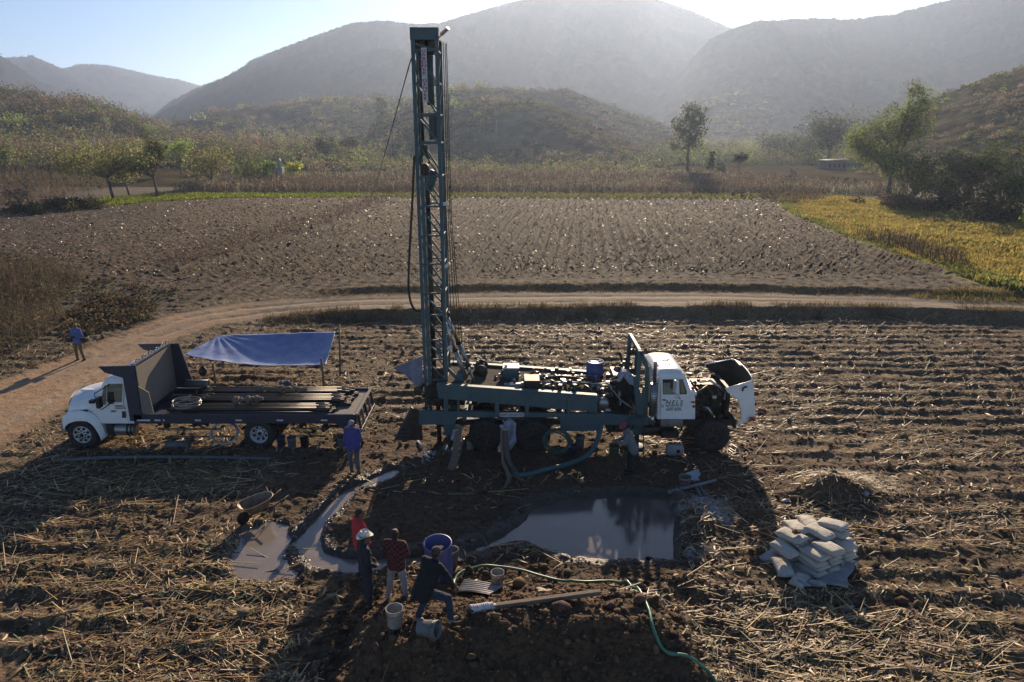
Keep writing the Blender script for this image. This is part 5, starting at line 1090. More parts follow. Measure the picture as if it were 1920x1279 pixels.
mb.grid(lambda u, v: Vector((a[0]-.02+(b[0]-a[0]+.03)*u, C0+.10+(C1-C0-.20)*v, a[1]-.01+.17*(1-(2*v-1)**6)**.5*(min(1, .35+1.3*u))*(1-(2*u-1)**10)**.4)), 16, 14); mb.build('roof', white_p, tcab)
hood_pts = [(122, 759), (130, 757.5), (150, 754), (168, 751), (178, 748)]
H0 = [tc(p_, y_) for p_, y_ in hood_pts]; mb = MB()
nose = tc(114, 788)[0]
def hoodf(u, v):                            # u front to back, v across
    x = H0[0][0]+(H0[-1][0]-H0[0][0])*u; ze = np.interp(x, [p[0] for p in H0], [p[1] for p in H0]); s = abs(2*v-1); w_ = 1-.13*(1-u)
    y = (C0+C1)/2+(2*v-1)*(C1-C0)/2*w_*.86; crown = .24*(.55+.45*u)*(1-s**2.4)
    return Vector((x-.10*(1-s**2)*(1-u)**2, y, ze+crown))
mb.grid(hoodf, 16, 18); th = WB(mb, 'hood', white_p, trk)
mb = MB()
def hoodside(sv):
    def f(u, v):
        top = hoodf(u, sv); x = top.x; zb_ = np.interp(x, [tc(118, 790)[0], tc(140, 787)[0], tc(172, 785)[0], tc(190, 800)[0]], [.78, .98, 1.0, .75]); z = top.z+(zb_-top.z)*v
        return Vector((x-.06*v*(1-u), top.y+(-1 if sv < .5 else 1)*(.10*v+.08*math.sin(math.pi*v)), z))
    return f
mb.grid(hoodside(0), 12, 8); mb.grid(hoodside(1), 12, 8)
mb.grid(lambda u, v: Vector((hoodf(0, u).x-.04-.12*v-.1*math.sin(math.pi*u)*.6, hoodf(0, u).y*(1)+0, hoodf(0, u).z+(.62-hoodf(0, u).z)*v)), 12, 8)
mb.build('hood_side', white_p, th)
mb = MB()
for j in range(7): mb.bar((nose+.10, YT+.75, .78+j*.09), (nose+.10, YT1-.75, .78+j*.09), .05, .03)
mb.build('grille', black_m, th)
mb = MB(); mb.prism([tc(144, 773.5), tc(147, 770.5), tc(164, 768), tc(164.5, 773), tc(150, 774)], YT+.085, YT+.11); mb.build('air_intake', black_m, th)
mb = MB(); mb.box((hoodf(.45, .3).x-.25, hoodf(.45, .22).y, hoodf(.45, .25).z-.02), (hoodf(.45, .3).x+.25, hoodf(.45, .3).y+.05, hoodf(.45, .3).z+.03)); mb.build('hood_scoop', white_p, th, bevel=.02)
for s, y0, y1 in ((-1, YT-.02, YT+.42), (1, YT1-.42, YT1+.02)):
    mb = MB(); N_ = 22
    outer = [t(114, 790), t(115, 783), t(122, 777), t(134, 774), t(150, 772), t(165, 775), t(176, 781), t(185, 792), t(192, 806), t(197, 821), t(190.5, 826)]
    inner = [t(121, 806), t(124, 798), t(131, 793), t(141, 789.5), t(152, 789), t(163, 790), t(172, 795), t(179, 803), t(184, 811), t(188, 819), t(190.5, 826)]
    def intp(l, u): k = u*(len(l)-1); i = min(int(k), len(l)-2); f_ = k-i; return (l[i][0]*(1-f_)+l[i+1][0]*f_, l[i][1]*(1-f_)+l[i+1][1]*f_)
    yo = y0 if s < 0 else y1; yi = y1 if s < 0 else y0
    mb.grid(lambda u, v: Vector((*[(lambda a_, b_: (a_[0]*(1-v)+b_[0]*v))(intp(outer, u), intp(inner, u))], yo+(0.09*(1-v)**2)*(-s), (lambda a_, b_: a_[1]*(1-v)+b_[1]*v)(intp(outer, u), intp(inner, u)))), N_, 5)
    mb.grid(lambda u, v: Vector((intp(outer, u)[0], yo+(-s)*(.09+(abs(yi-yo)-.09)*v), intp(outer, u)[1]+.05*math.sin(v*math.pi/2))), N_, 5)
    mb.grid(lambda u, v: Vector((intp(inner, u)[0], yo+(-s)*(abs(yi-yo))*v, intp(inner, u)[1])), N_, 2, 1)
    WB(mb, 'fender', [white_p, black_m], trk)
mb = MB(); a = t(112.5, 797); b = t(121, 812); mb.box((a[0]-.02, YT+.02, b[1]), (b[0]+.05, YT1-.02, a[1]+.02)); WB(mb, 'bumper', steel, trk, bevel=.03)
for y in (YT+.18, YT1-.42): mb = MB(); a = t(116, 786); mb.box((a[0]-.04, y, a[1]-.1), (a[0]+.08, y+.24, a[1]+.04)); WB(mb, 'headlight', glassm, trk, bevel=.02)
def tside(mb, pts, off, th, mi=0):
    pts = [tc(*p_) for p_ in pts]; n = len(pts); v0 = [(x, C0+iyt(z)+off, z) for x, z in pts]; v1 = [(x, C0+iyt(z)+off+th, z) for x, z in pts]
    mb.add(v0+v1, [tuple(range(n)), tuple(range(2*n-1, n-1, -1))]+[(i, n+i, n+(i+1) % n, (i+1) % n) for i in range(n)], mi)
mb = MB(); tside(mb, [(196, 793), (178, 770), (178, 757), (231, 757), (237, 776), (242, 793)], -.016, .018); tside(mb, [(178, 757), (192, 718), (229, 717), (231, 757)], -.016, .018)
td = mb.build('door', white_p, tcab, bevel=.005)
mb = MB(); tside(mb, [(199.5, 754), (199, 721.5), (227.5, 721), (228.5, 754.5)], -.021, .004, 0); tside(mb, [(186.5, 758.8), (193, 725), (198, 723.5), (198.5, 758.8)], -.021, .004, 0)
tside(mb, [(202, 734), (201, 726), (214, 723), (226, 723), (224, 728)], -.024, .002, 1); tside(mb, [(188.5, 756), (192, 738), (197, 728), (197, 756)], -.024, .002, 1); mb.build('window', [glassm, seatm], td)
mb = MB(); tside(mb, [(229.7, 783), (229.7, 771), (236, 771), (237, 783)], -.03, .016); mb.build('handle', black_m, td)
mb = MB(); A = Q(181, 745, YT-.2); B = Q(184, 764, YT-.2); mb.box((A.x, YT-.30, B.z), (A.x+.10, YT-.10, A.z)); mb.tube([(A.x+.25, C0+.1, A.z+.28), (A.x-.05, YT-.2, A.z+.12), (A.x-.04, YT-.2, A.z)], .015, 6); mb.tube([(A.x+.02, YT-.2, B.z), (A.x+.08, YT-.2, B.z-.08), (A.x+.22, C0, B.z+.02)], .015, 6); mb.box((A.x+.18, C0-.06, B.z+.02), (A.x+.32, C0-.005, B.z+.12)); mb.build('mirror', black_m, td)
mb = MB(); A = tc(171, 753); mb.box((A[0]-.06, C0-.05, A[1]-.06), (A[0]+.1, C0+.1, A[1]+.05)); mb.build('hood_mirror', black_m, tcab, bevel=.02)
text_mesh('door_letters', 'VIERMEX', .07, orange_l, td, (tc(224, 761)[0], C0-.02, tc(224, 761.3)[1]), bold=.001); text_mesh('door_letters', 'SEMINUEVOS', .06, greyl, td, (tc(226, 765.5)[0], C0-.02, tc(226, 765.3)[1])); text_mesh('door_letters', 'NELS', .075, greyl, td, (tc(212.5, 771)[0], C0-.02, tc(212, 771)[1]), shear=.4, bold=.003); text_mesh('door_letters', 'DT 466', .04, redm, tcab, (tc(170, 771)[0], YT+.06, tc(170, 771)[1]))
mb = MB(); A, B = tc(189.5, 721), tc(177.5, 748)
mb.add([(A[0]-.012, C0+.2, A[1]), (B[0]-.015, C0+.08, B[1]), (B[0]-.015, C1-.08, B[1]), (A[0]-.012, C1-.2, A[1])], [(0, 1, 2, 3)]); mb.build('windscreen', glassm, tcab, solid=.01)
mb = MB(); a = t(207.7, 811); b = t(246, 811); mb.lathe([(0, a[0]), (.2, a[0]), (.22, a[0]+.03), (.22, b[0]-.03), (.2, b[0]), (0, b[0])], (0, YT+.3, a[1]), 'x', 24)
for x in (a[0]+.02, (a[0]+b[0])/2+.15, b[0]-.06): mb.lathe([(.222, x-.03), (.232, x-.03), (.232, x+.03), (.222, x+.03)], (0, YT+.3, a[1]), 'x', 24, 1)
WB(mb, 'fuel_tank', [steel, black_m], trk)
mb = MB(); a = t(196, 800); mb.box((a[0], YT+.1, a[1]-.35), (a[0]+.18, YT+.5, a[1]+.05)); WB(mb, 'step', black_m, trk)
# headboard with cab shield
mb = MB(); zt_ = t(255, 686)[1]; zb_ = t(270, 790)[1]; xb = -11.56
mb.box((xb-.42, YT+.0, zb_), (xb-.02, YT+.06, 2.38)); mb.box((xb-.42, YT1-.06, zb_), (xb-.02, YT1, 2.38)); mb.box((xb-.12, YT+.062, zb_), (xb-.04, YT1-.062, zt_-.02))
mb.prism([(xb-1.12, zt_-.03), (xb-.02, zt_), (xb-.02, 2.38), (xb-.42, 2.38), (xb-.95, zt_-.22)], YT+.0, YT+.06); mb.prism([(xb-1.12, zt_-.03), (xb-.02, zt_), (xb-.02, 2.38), (xb-.42, 2.38), (xb-.95, zt_-.22)], YT1-.06, YT1)
WB(mb, 'headboard', navy, trk, bevel=.012)
mb = MB(); mb.box((xb-.038, YT+.07, 1.2), (xb-.0, YT1-.07, zt_-.06)); WB(mb, 'headboard_lining', woodg, trk)
mb = MB(); mb.box((xb-.10, YT+.0, zt_+.003), (xb+.02, YT1, zt_+.06)); 
for i in range(6): y = YT+.3+i*.38; mb.tube([(xb-.04, y-.1, zt_+.06), (xb-.04, y-.1, zt_+.12), (xb-.04, y+.1, zt_+.12), (xb-.04, y+.1, zt_+.06)], .015, 5, 1)
WB(mb, 'top_rail', [steel, black_m], trk)
mb = MB(); mb.prism([(xb+.002, 1.2), (xb+.65, 1.2), (xb+.5, 1.75), (xb+.28, zt_), (xb+.002, zt_)], YT1-.07, YT1-.01); WB(mb, 'side_wing', navy, trk); mb = MB(); mb.prism([(xb+.002, 1.2), (xb+.35, 1.2), (xb+.30, 1.9), (xb+.002, 2.1)], YT+.01, YT+.05); WB(mb, 'side_wing', woodg, trk)
# bed
mb = MB(); X1 = -5.0; mb.box((xb, YT+.09, .98), (X1, YT1-.09, 1.06))
mb.box((xb-.3, YT, .86), (X1+.06, YT+.085, 1.17)); mb.box((xb-.3, YT1-.085, .86), (X1+.06, YT1, 1.17)); mb.box((X1-.02, YT+.09, .80), (X1+.10, YT1-.09, 1.10))
for i in range(14): x = xb+.2+i*.47; mb.box((x-.04, YT+.1, .86), (x+.04, YT1-.1, .975), 0)
bed = WB(mb, 'flatbed', navy, trk, bevel=.012)
mb = MB(); mb.box((X1-.95, YT+.1, 1.064), (X1+.08, YT1-.1, 1.09)); mb.build('deck_planking', woodg, bed)
for a_, b_ in ((257, 282), (290, 301), (306, 309), (366, 377), (442, 454), (519, 531), (602, 614)):
    mb = MB(); x0, z0 = t(a_, 790); x1, _ = t(b_, 790); mb.box((x0, YT-.008, .95), (x1, YT-.001, 1.0)); mb.build('reflector', signw, bed)
mb = MB(); 
for i in range(5): y = YT+.2+i*.5; mb.bar((X1+.14, y, 1.1), (X1+.22, y, .5), .07, .07, 1 if i % 2 else 0)
mb.bar((X1+.2, YT+.1, .58), (X1+.2, YT1-.1, .58), .09, .09); mb.bar((X1+.12, YT+.05, 1.14), (X1+.12, YT1-.05, 1.14), .08, .06, 2); mb.prism([(X1-.55, .86), (X1+.06, .86), (X1+.06, .52), (X1-.2, .56)], YT+.0, YT+.05); WB(mb, 'rear_bumper', [navy, steel, woodg], trk, bevel=.008)
mb = MB()
for z_, a_, b_ in ((.62, -11.2, -9.2), (.36, -11.0, -8.9), (.64, -7.0, -5.9), (.38, -7.0, -5.9)):
    mb.bar((a_, YT+.12, z_), (b_, YT+.12, z_), .04, .05, 0)
    for k in range(6): xx = a_+(b_-a_)*(k+.5)/6; mb.box((xx-.06, YT+.096, z_-.02), (xx+.06, YT+.1, z_+.02), 1 if k % 3 == 1 else 2)
WB(mb, 'side_guard', [steel, mat('yellow_mark', (.35, .25, .03), None, .5), black_m], trk)
# cargo
def pipe(label, x0, x1, y, z, r=.055, m=pipe_m, group='drill pipes on the flatbed', name='drill_pipe', joint=True, dz=0, dy=0):
    o = thing(name, label, 'pipe', ((x0+x1)/2, y, z), 0, group); h = (x1-x0)/2
    mb = MB(); mb.lathe([(r*.7, -h), (r, -h), (r, h), (r*.7, h), (r*.7, h-.1), (0, h-.1)], (0, 0, 0), 'x', 12); mb.lathe([(r*.7, -h), (0, -h+.05)], (0, 0, 0), 'x', 12); mb.build('pipe_body', m, o)
    if joint:
        for s in (-1, 1): mb = MB(); mb.lathe([(r*1.02, s*(h-.42)), (r*1.3, s*(h-.38)), (r*1.3, s*(h-.14)), (r*1.02, s*(h-.10))], (0, 0, 0), 'x', 12); mb.build('tool_joint', m, o)
    return o
k = 0
rows = []
for bun, (y0, n0, xr_, xl_) in enumerate(((20.25, 5, -5.65, -10.9), (20.98, 6, -5.35, -10.7), (21.75, 5, -5.3, -10.8))):
    for lay_ in range(2):
        for i in range(n0-lay_):
            y = y0+i*.122+lay_*.061; z = 1.135+lay_*.108+ (.0); x1 = xr_+rnd.uniform(-.12, .12)-lay_*.15; x0 = xl_+rnd.uniform(-.1, .2)+lay_*.2
            w_ = ['near', 'middle', 'far'][bun]; lv_ = ['lower', 'upper'][lay_]
            lb = f'{["nearest", "second nearest", "third nearest", "fourth nearest", "fifth nearest", "sixth nearest"][i]} rusty drill pipe in the {lv_} layer of the {w_} bundle'
            pipe(lb, x0, x1, y, z, .054, group=f'{lv_} drill pipes of the {w_} bundle')
pipe('wide grey casing pipe lying by the headboard of the flatbed', -11.1, -10.35, 22.15, 1.42, .14, steel if 0 else mat('dull_grey_pipe', (.12, .12, .13), (.08, .075, .07), .5, .3, 6), None, 'casing_pipe', False)
def lumpy(name, label, cat, p0, p1, r, m, n=7, group=None):
    p0 = Vector(p0); p1 = Vector(p1); c = (p0+p1)/2; o = thing(name, label, cat, c, 0, group); mb = MB(); N_ = 26
    pts = [p0.lerp(p1, i/N_)-c+Vector((0, rnd.uniform(-.01, .01), rnd.uniform(-.01, .01))) for i in range(N_+1)]
    rr = [r*(.75+.35*math.sin(i*1.3+r*40)+.2*math.sin(i*.55))*(1 if 0 < i < N_ else .6) for i in range(N_+1)]; rr = [max(v, r*.35) for v in rr]
    mb.tube(pts, rr, 14); mb.build('tool_body', m, o)
    for f_ in (.2, .55, .8): mb = MB(); q_ = (p0.lerp(p1, f_)-c); d = (p1-p0).normalized()*.04; mb.tube([q_-d, q_+d], r*1.35, 12); mb.build('collar', m, o)
    return o
mudm = mat('mud_caked', (.20, .155, .12), (.12, .09, .07), .9, 0, 8, bump=.5)
lumpy('drilling_tool', 'long mud caked drilling tool on top of the middle pipes', 'tool', (-8.6, 21.55, 1.50), (-6.75, 21.3, 1.52), .10, mudm)
lumpy('drilling_tool', 'short mud caked drilling tool on top of the near pipes', 'tool', (-8.95, 20.6, 1.42), (-8.0, 20.75, 1.42), .095, mudm)
lumpy('rag_bundle', 'small blue grey rag bundle on the far pipes', 'bundle', (-7.85, 21.95, 1.48), (-7.5, 22.0, 1.48), .09, mat('blue_grey_rag', (.12, .13, .2), (.07, .07, .1), .9, 0, 6))
def coil(name, label, c, r, turns, m, tr=.014, flat=.12, tilt=(0, 0, 0), spread=.06, cat='coil', wob=.04):
    o = thing(name, label, cat, c); o.rotation_euler = tilt; mb = MB(); pts = []; ph = rnd.uniform(0, 6)
    for i in range(int(turns*22)+1):
        a_ = i/22*2*math.pi; rr = r*(1+wob*math.sin(a_*1.7+ph)+spread*math.sin(a_*.37)); pts.append(Vector((rr*math.cos(a_), rr*.8*math.sin(a_), flat*(.5+.5*math.sin(a_*.61+ph))+tr)))
    mb.tube(pts, tr, 6); mb.build('loops', m, o); mb = MB(); mb.tube([(r*.9, 0, 0), (r*1.15, .0, flat+.03), (r*1.05, .02, 0.01)], tr*.8, 5); mb.build('tie', rope_m, o); return o
coil('cable_coil', 'loose coil of grey cable lying on the near pipes', (-10.35, 20.5, 1.30), .42, 7, steel, .012, .16)
coil('rope_coil', 'small red rope coil on the tail of the flatbed', (-5.45, 22.0, 1.10), .17, 4, redm, .012, .05)
coil('hose_coil', 'white hose coil hanging under the flatbed before the rear wheel', (-9.15, YT+.25, .42), .42, 4, mat('white_hose', (.5, .5, .48), (.35, .33, .3), .4, 0, 6), .018, .12, (R(62), 0, 0), .05, wob=.03)
coil('cable_bundle', 'grey cable loop lying beneath the flatbed fuel tank side', (-10.4, YT+.55, .02), .3, 3, steel, .014, .06)
# tarpaulin shelter
sh = thing('tarp_shelter', 'blue and white tarpaulin strung on wooden poles behind the flatbed', 'shelter', (-9.5, 26.3, 0))
A, B, C_, D = Q(412, 629, 28.0), Q(629, 622, 27.9), Q(611, 684, 25.7), Q(345, 665, 26.1)
def tarp(u, v):                             # u left->right, v far->near
    top = A.lerp(B, u); bot = D.lerp(C_, u)
    p = top.lerp(bot, v); sag = math.sin(math.pi*u); e = u**.7
    sg_ = (v**1.0)*(1-v)**.75*2.4; p.z -= .42*sag**.75*sg_*(.25+.75*u**.5)+.10*sag*v**2; p.y -= .3*sag*v
    rad = math.hypot(u*3, v*1.5); p.z += .035*math.sin(math.atan2(v*1.5, u*3+.05)*26)*math.exp(-rad*1.1)*min(1, rad*3)+.012*noise(u*14, v*5, 201)+.02*math.sin(u*22+v*5)*v*(1-v)
    return p
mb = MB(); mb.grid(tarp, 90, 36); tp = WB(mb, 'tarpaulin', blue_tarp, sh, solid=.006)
for (bx, by), top in (((404, 722), None), ((607, 724), None), ((637, 707), Q(636, 608, 27.9)), ((418, 690), A+Vector((.05, .05, .05)))):
    b = P(bx, by); b = Vector((b.x, b.y, g1(b.x, b.y)-.1)); e = top or Vector((b.x-.03, b.y+.05, Q(bx, 683 if bx < 500 else 672, b.y).z)); mb = MB(); mb.tube([b, b.lerp(e, .5)+Vector((.015, 0, 0)), e], [.045, .042, .036], 9); WB(mb, 'pole', wood, sh)
mb = MB(); mb.tube([B, Q(636, 618, 27.9)], .008, 5); mb.tube([D, D+Vector((-1.1, .1, -1.1))], .006, 5); WB(mb, 'guy_rope', rope_m, sh)
bg_ = thing('hanging_bag', 'black bag hanging under the left corner of the tarpaulin', 'bag', Q(380, 696, 25.9)); mb = MB()
mb.grid(lambda u, v: Vector((.16*math.cos(u*6.283)*math.sin(math.pi*v)**.6, .14*math.sin(u*6.283)*math.sin(math.pi*v)**.6, .2-.42*v+.02*math.sin(u*19))), 18, 12); mb.build('bag_body', black_m, bg_); mb = MB(); mb.tube([(0, 0, .18), (.01, 0, .33)], .01, 5); mb.build('strap', black_m, bg_)
# ------------------------------------------------------------------ smaller things
def smooth_path(pts, n=10):
    pts = [Vector(p) for p in pts]; out = []
    for i in range(len(pts)-1):
        p0 = pts[max(i-1, 0)]; p1 = pts[i]; p2 = pts[i+1]; p3 = pts[min(i+2, len(pts)-1)]
        for k in range(n):
            t_ = k/n; out.append(.5*((2*p1)+(-p0+p2)*t_+(2*p0-5*p1+4*p2-p3)*t_**2+(-p0+3*p1-3*p2+p3)*t_**3))
    return out+[pts[-1]]
def ground_path(px, r, lift=0.0): 
    return [PG(a, b)+Vector((0, 0, r+lift)) for a, b in px]
def settle(pts, r):
    P_ = smooth_path(pts, 8); out = []
    for p in P_:
        z = float(G(np.array([p.x]), np.array([p.y]))[0])+r; out.append(Vector((p.x, p.y, z)))
    z = [p.z for p in out]
    for i, p in enumerate(out): a = z[max(0, i-3):i+4]; p.z = max(sum(a)/len(a), max(z[max(0, i-1):i+2])-.015)+.012
    return out
# green hose over the dug earth
h_ = settle(ground_path([(852, 1108), (852, 1098), (858, 1085), (875, 1074), (905, 1068), (940, 1069), (975, 1075), (1010, 1085), (1050, 1094), (1090, 1098), (1130, 1096), (1158, 1098), (1185, 1110), (1205, 1130), (1217, 1155), (1222, 1180), (1232, 1205), (1255, 1225), (1285, 1240), (1312, 1255), (1335, 1275), (1350, 1300)], .035), .055)
mb = MB(); mb.tube(h_, .030, 10); o = mb.build('garden_hose', hose_g); tag(o, 'long pale green hose snaking from the sheet over the dug earth', 'hose')
# thick suction hose from the rig
o = thing('suction_hose', 'thick teal suction hose curving from the rig to the wooden post', 'hose', PG(960, 880))
base = PG(963, 893); pth = smooth_path([Q(1128, 775, YR+.3), Q(1126, 805, YR+.0), Q(1112, 842, 19.3)+Vector((0, 0, .0)), PG(1085, 868)+Vector((0, 0, .09)), PG(1030, 884)+Vector((0, 0, .08)), PG(975, 896)+Vector((0, 0, .08)), PG(958, 886)+Vector((0, -.05, .25)), Q(951, 850, 18.6), Q(947, 805, 18.75)], 8)
mb = MB(); mb.tube(pth[:-20], .075, 12); WB(mb, 'hose_body', hose_t, o); mb = MB(); mb.tube(pth[-22:], .078, 12); WB(mb, 'muddy_end', mat('muddy_teal', (.07, .07, .055), (.11, .08, .06), .7, 0, 4), o)
mb = MB(); mb.lathe([(.08, -.05), (.10, -.04), (.10, .05), (.05, .06), (0, .06)], pth[-1], 'z', 14); WB(mb, 'fitting', steel, o)
o = thing('wooden_post', 'forked wooden post holding up the suction hose', 'post', PG(948, 912)); mb = MB()
p0 = PG(948, 914); mb.tube([p0+Vector((-.05, 0, -.1)), p0+Vector((.12, .15, .22)), Q(944, 868, 18.5), Q(941, 830, 18.75), Q(941, 800, 18.8)], [.05, .06, .06, .055, .045], 9); WB(mb, 'stem', wood, o)
mb = MB(); mb.tube([Q(944, 868, 18.5), Q(956, 888, 18.3), PG(986, 906)+Vector((0, 0, .03))], [.05, .05, .04], 8); WB(mb, 'fork', wood, o)
mb = MB(); mb.lathe([(.06, -.03), (.075, 0), (.06, .03), (0, .035)], Q(941, 799, 18.8), 'z', 12); WB(mb, 'cap', cloth_w, o)
def blob(name, label, cat, c, dims, m, seed=0, amp=.25, n=20, loc_rot=(0, 0, 0), flatb=False, group=None):
    o_ = MB()
    def f(u, v):
        th, ph = u*2*math.pi, (v-.5)*math.pi; d = Vector((math.cos(th)*math.cos(ph), math.sin(th)*math.cos(ph), math.sin(ph)))
        k_ = 1+amp*float(noise(d.x*1.7+seed+d.z, d.y*1.7-seed*.3+d.z*1.3, seed))+amp*.4*float(noise(d.x*5+seed, d.y*5+d.z*4, seed+1)); z_ = d.z*k_
        return Vector((d.x*dims[0]*k_, d.y*dims[1]*k_, max(z_, -.6 if flatb else -9)*dims[2]))
    o_.grid(f, n, n//2+4); ob = o_.build(name, m); ob.location = c; ob.rotation_euler = loc_rot; return tag(ob, label, cat, group)
# pale cloth over the rig wheel
o = thing('hanging_cloth', 'pale blue grey cloth hung on the rig above the rear wheel', 'cloth', Q(958, 820, 19.5)); mb = MB()
def cl(u, v):
    pa = [(942, 786), (946, 800), (940, 822), (934, 842)]; pb = [(968, 792), (967, 806), (968, 826), (958, 842)]; k_ = v*3; i = min(int(k_), 2); f_ = k_-i
    a_ = (pa[i][0]*(1-f_)+pa[i+1][0]*f_, pa[i][1]*(1-f_)+pa[i+1][1]*f_); b_ = (pb[i][0]*(1-f_)+pb[i+1][0]*f_, pb[i][1]*(1-f_)+pb[i+1][1]*f_)
    return Q(a_[0]+(b_[0]-a_[0])*u, a_[1]+(b_[1]-a_[1])*u+3*math.sin(u*7), 19.5+.07*math.sin(u*11+v*3)+.05*math.sin(v*9+u*4))
mb.grid(cl, 26, 26); WB(mb, 'sheet', cloth_w, o, solid=.008); mb = MB(); mb.tube([Q(950, 790, 19.5), Q(955, 784, 19.62), Q(962, 792, 19.5)], .02, 6); WB(mb, 'knot', cloth_w, o)
# cloth windbreak behind the mast
o = thing('cloth_windbreak', 'pale grey cloth windbreak sheet strung beside the foot of the mast', 'sheet', P(765, 770)); mb = MB()
def wbk(u, v):
    A_, B_, C2, D2 = Q(737, 690, 21.3), Q(792, 668, 21.6), Q(794, 722, 20.9), Q(765, 712, 21.0)
    p = A_.lerp(B_, u).lerp(D2.lerp(C2, u), v); p.y += .16*math.sin(u*3+v*2)+.03*math.sin(u*17+v*3)*v; p.z += .10*math.sin(math.pi*u)*(-.4+v*-.4); return p
mb.grid(wbk, 30, 20); WB(mb, 'sheet', mat('grey_cloth', (.30, .30, .36), (.22, .21, .25), .85, 0, 3, transl=.25), o, solid=.006)
mb = MB()
mb.grid(lambda u, v: Q(809, 651, 21.6).lerp(Q(829, 640, 21.6), u).lerp(Q(806, 664, 21.5).lerp(Q(828, 660, 21.5), u), v)+Vector((0, .05*math.sin(u*5), 0)), 10, 8); WB(mb, 'flap', MATS['grey_cloth'], o, solid=.006)
mb = MB(); mb.tube([Q(737, 690, 21.3), Q(740, 690, 21.3)+Vector((-.3, .5, -1.6))], .008, 5); WB(mb, 'cord', rope_m, o)
# hose hanging from the mast
mb = MB(); mb.tube(smooth_path([Q(777, 292, 20.3), Q(773, 380, 20.25), Q(768, 470, 20.2), Q(766, 530, 20.15), Q(769, 562, 20.15), Q(777, 580, 20.2), Q(787, 584, 20.3)], 10), .034, 10); o = mb.build('mud_hose', black_m); tag(o, 'black mud hose hanging in a long loop from the left side of the mast', 'hose')
mb = MB(); g_ = P(673, 388, .8); mb.tube(smooth_path([Q(771, 110, 20.35), Q(771, 112, 20.35).lerp(g_, .5)+Vector((0, 0, -1.6)), g_+Vector((0, 0, -.3))], 14), .018, 5); o = mb.build('guy_wire', wire_m); tag(o, 'long sagging guy wire running from the mast top to the far field', 'cable')
# foreground drum, buckets
pd_ = PG(826, 1096); dr = drum('plastic_drum', 'open blue plastic drum standing in front of the seated looking man', 0, 0, m=blue_pl, loc=Vector((-1.64, 13.42, g1(-1.64, 13.42)-.04)), open_=True, r=.315, h=.95, tilt=R(5))
dr['label'] = 'open topped blue plastic drum behind the crouching person in brown cap'
p = PG(848, 1058); bucket('tall grey bucket half hidden behind the open blue drum', p, bucket_g, .15, .40, handle=False)
bucket('grey bucket with reddish mud stains behind the legs of the plaid shirt man', PG(741, 1172), bucket_m, .155, .37)
p = PG(792, 1190); bucket('blue grey bucket lying on its side below the crouching man', p+Vector((-.05, .0, .15)), bucket_g, .16, .38, (R(8), R(80), R(-12)))
bucket('white bucket standing on the corrugated sheet by the green hose', PG(933, 1101)+Vector((0, 0, .02)), bucket_m, .145, .37)
bucket('brown stained bucket beside the pale board at the pond', PG(1283, 914)+Vector((0, 0, .02)), mat('rusty_bucket_plastic', (.25, .2, .18), (.16, .11, .09), .6, 0, 4), .17, .33)
bucket('white bucket with reddish rim under the rig behind the rear wheels', PG(882, 842), bucket_m, .13, .30)
bucket('dark blue bucket below the rig beside the coiled hose', PG(1073, 852), mat('dark_blue_plastic', (.04, .04, .11), (.03, .03, .06), .5), .15, .33)
bucket('dark bucket with grey rim behind the blue one under the rig', PG(1087, 836), bucket_g, .15, .36)
bucket('grey bucket standing left of the man in purple jacket', PG(645, 838), bucket_g, .2, .38)
for i, (a, b, lb) in enumerate(((528, 836, 'blue bucket on the ground just right of the flatbed rear wheel'), (548, 838, 'dark bucket second to the right of the flatbed rear wheel'), (572, 838, 'tall dark bucket under the tail of the flatbed'))): bucket(lb, PG(a, b), (MATS['dark_blue_plastic'], bucket_g, black_m)[i], .14, .34)
o = thing('pipe_ring', 'yellowish pipe ring lying above the tipped bucket', 'ring', PG(789, 1170)+Vector((0, 0, .04))); o.rotation_euler = (R(20), R(10), 0); mb = MB(); mb.lathe([(.055, -.03), (.075, -.03), (.075, .03), (.055, .03), (.055, -.03)], (0, 0, 0), 'z', 20); mb.build('ring_body', mat('yellow_ring', (.3, .28, .12), (.2, .18, .1), .5), o); mb = MB(); mb.lathe([(0, -.025), (.055, -.025)], (0, 0, 0), 'z', 20); mb.build('ring_bottom', black_m, o)
# corrugated sheet
o = thing('corrugated_sheet', 'bent pale corrugated sheet lying by the end of the green hose', 'metal sheet', PG(895, 1112)); mb = MB()
cs = [PG(870, 1094)+Vector((0, 0, .10)), PG(943, 1106)+Vector((0, 0, .10)), PG(918, 1126)+Vector((0, 0, .14)), PG(856, 1112)+Vector((0, 0, .05))]
mb.grid(lambda u, v: cs[0].lerp(cs[1], u).lerp(cs[3].lerp(cs[2], u), v)+Vector((0, 0, .012*math.sin(v*38)+.03*math.sin(u*3.14))), 20, 48); WB(mb, 'sheet', mat('pale_sheet_metal', (.42, .39, .36), (.28, .24, .2), .6, .2, 6, rust=((.18, .1, .06), 5, .62)), o, solid=.004)
mb = MB(); mb.tube([cs[0], cs[1]], .008, 6); WB(mb, 'folded_edge', steel, o)
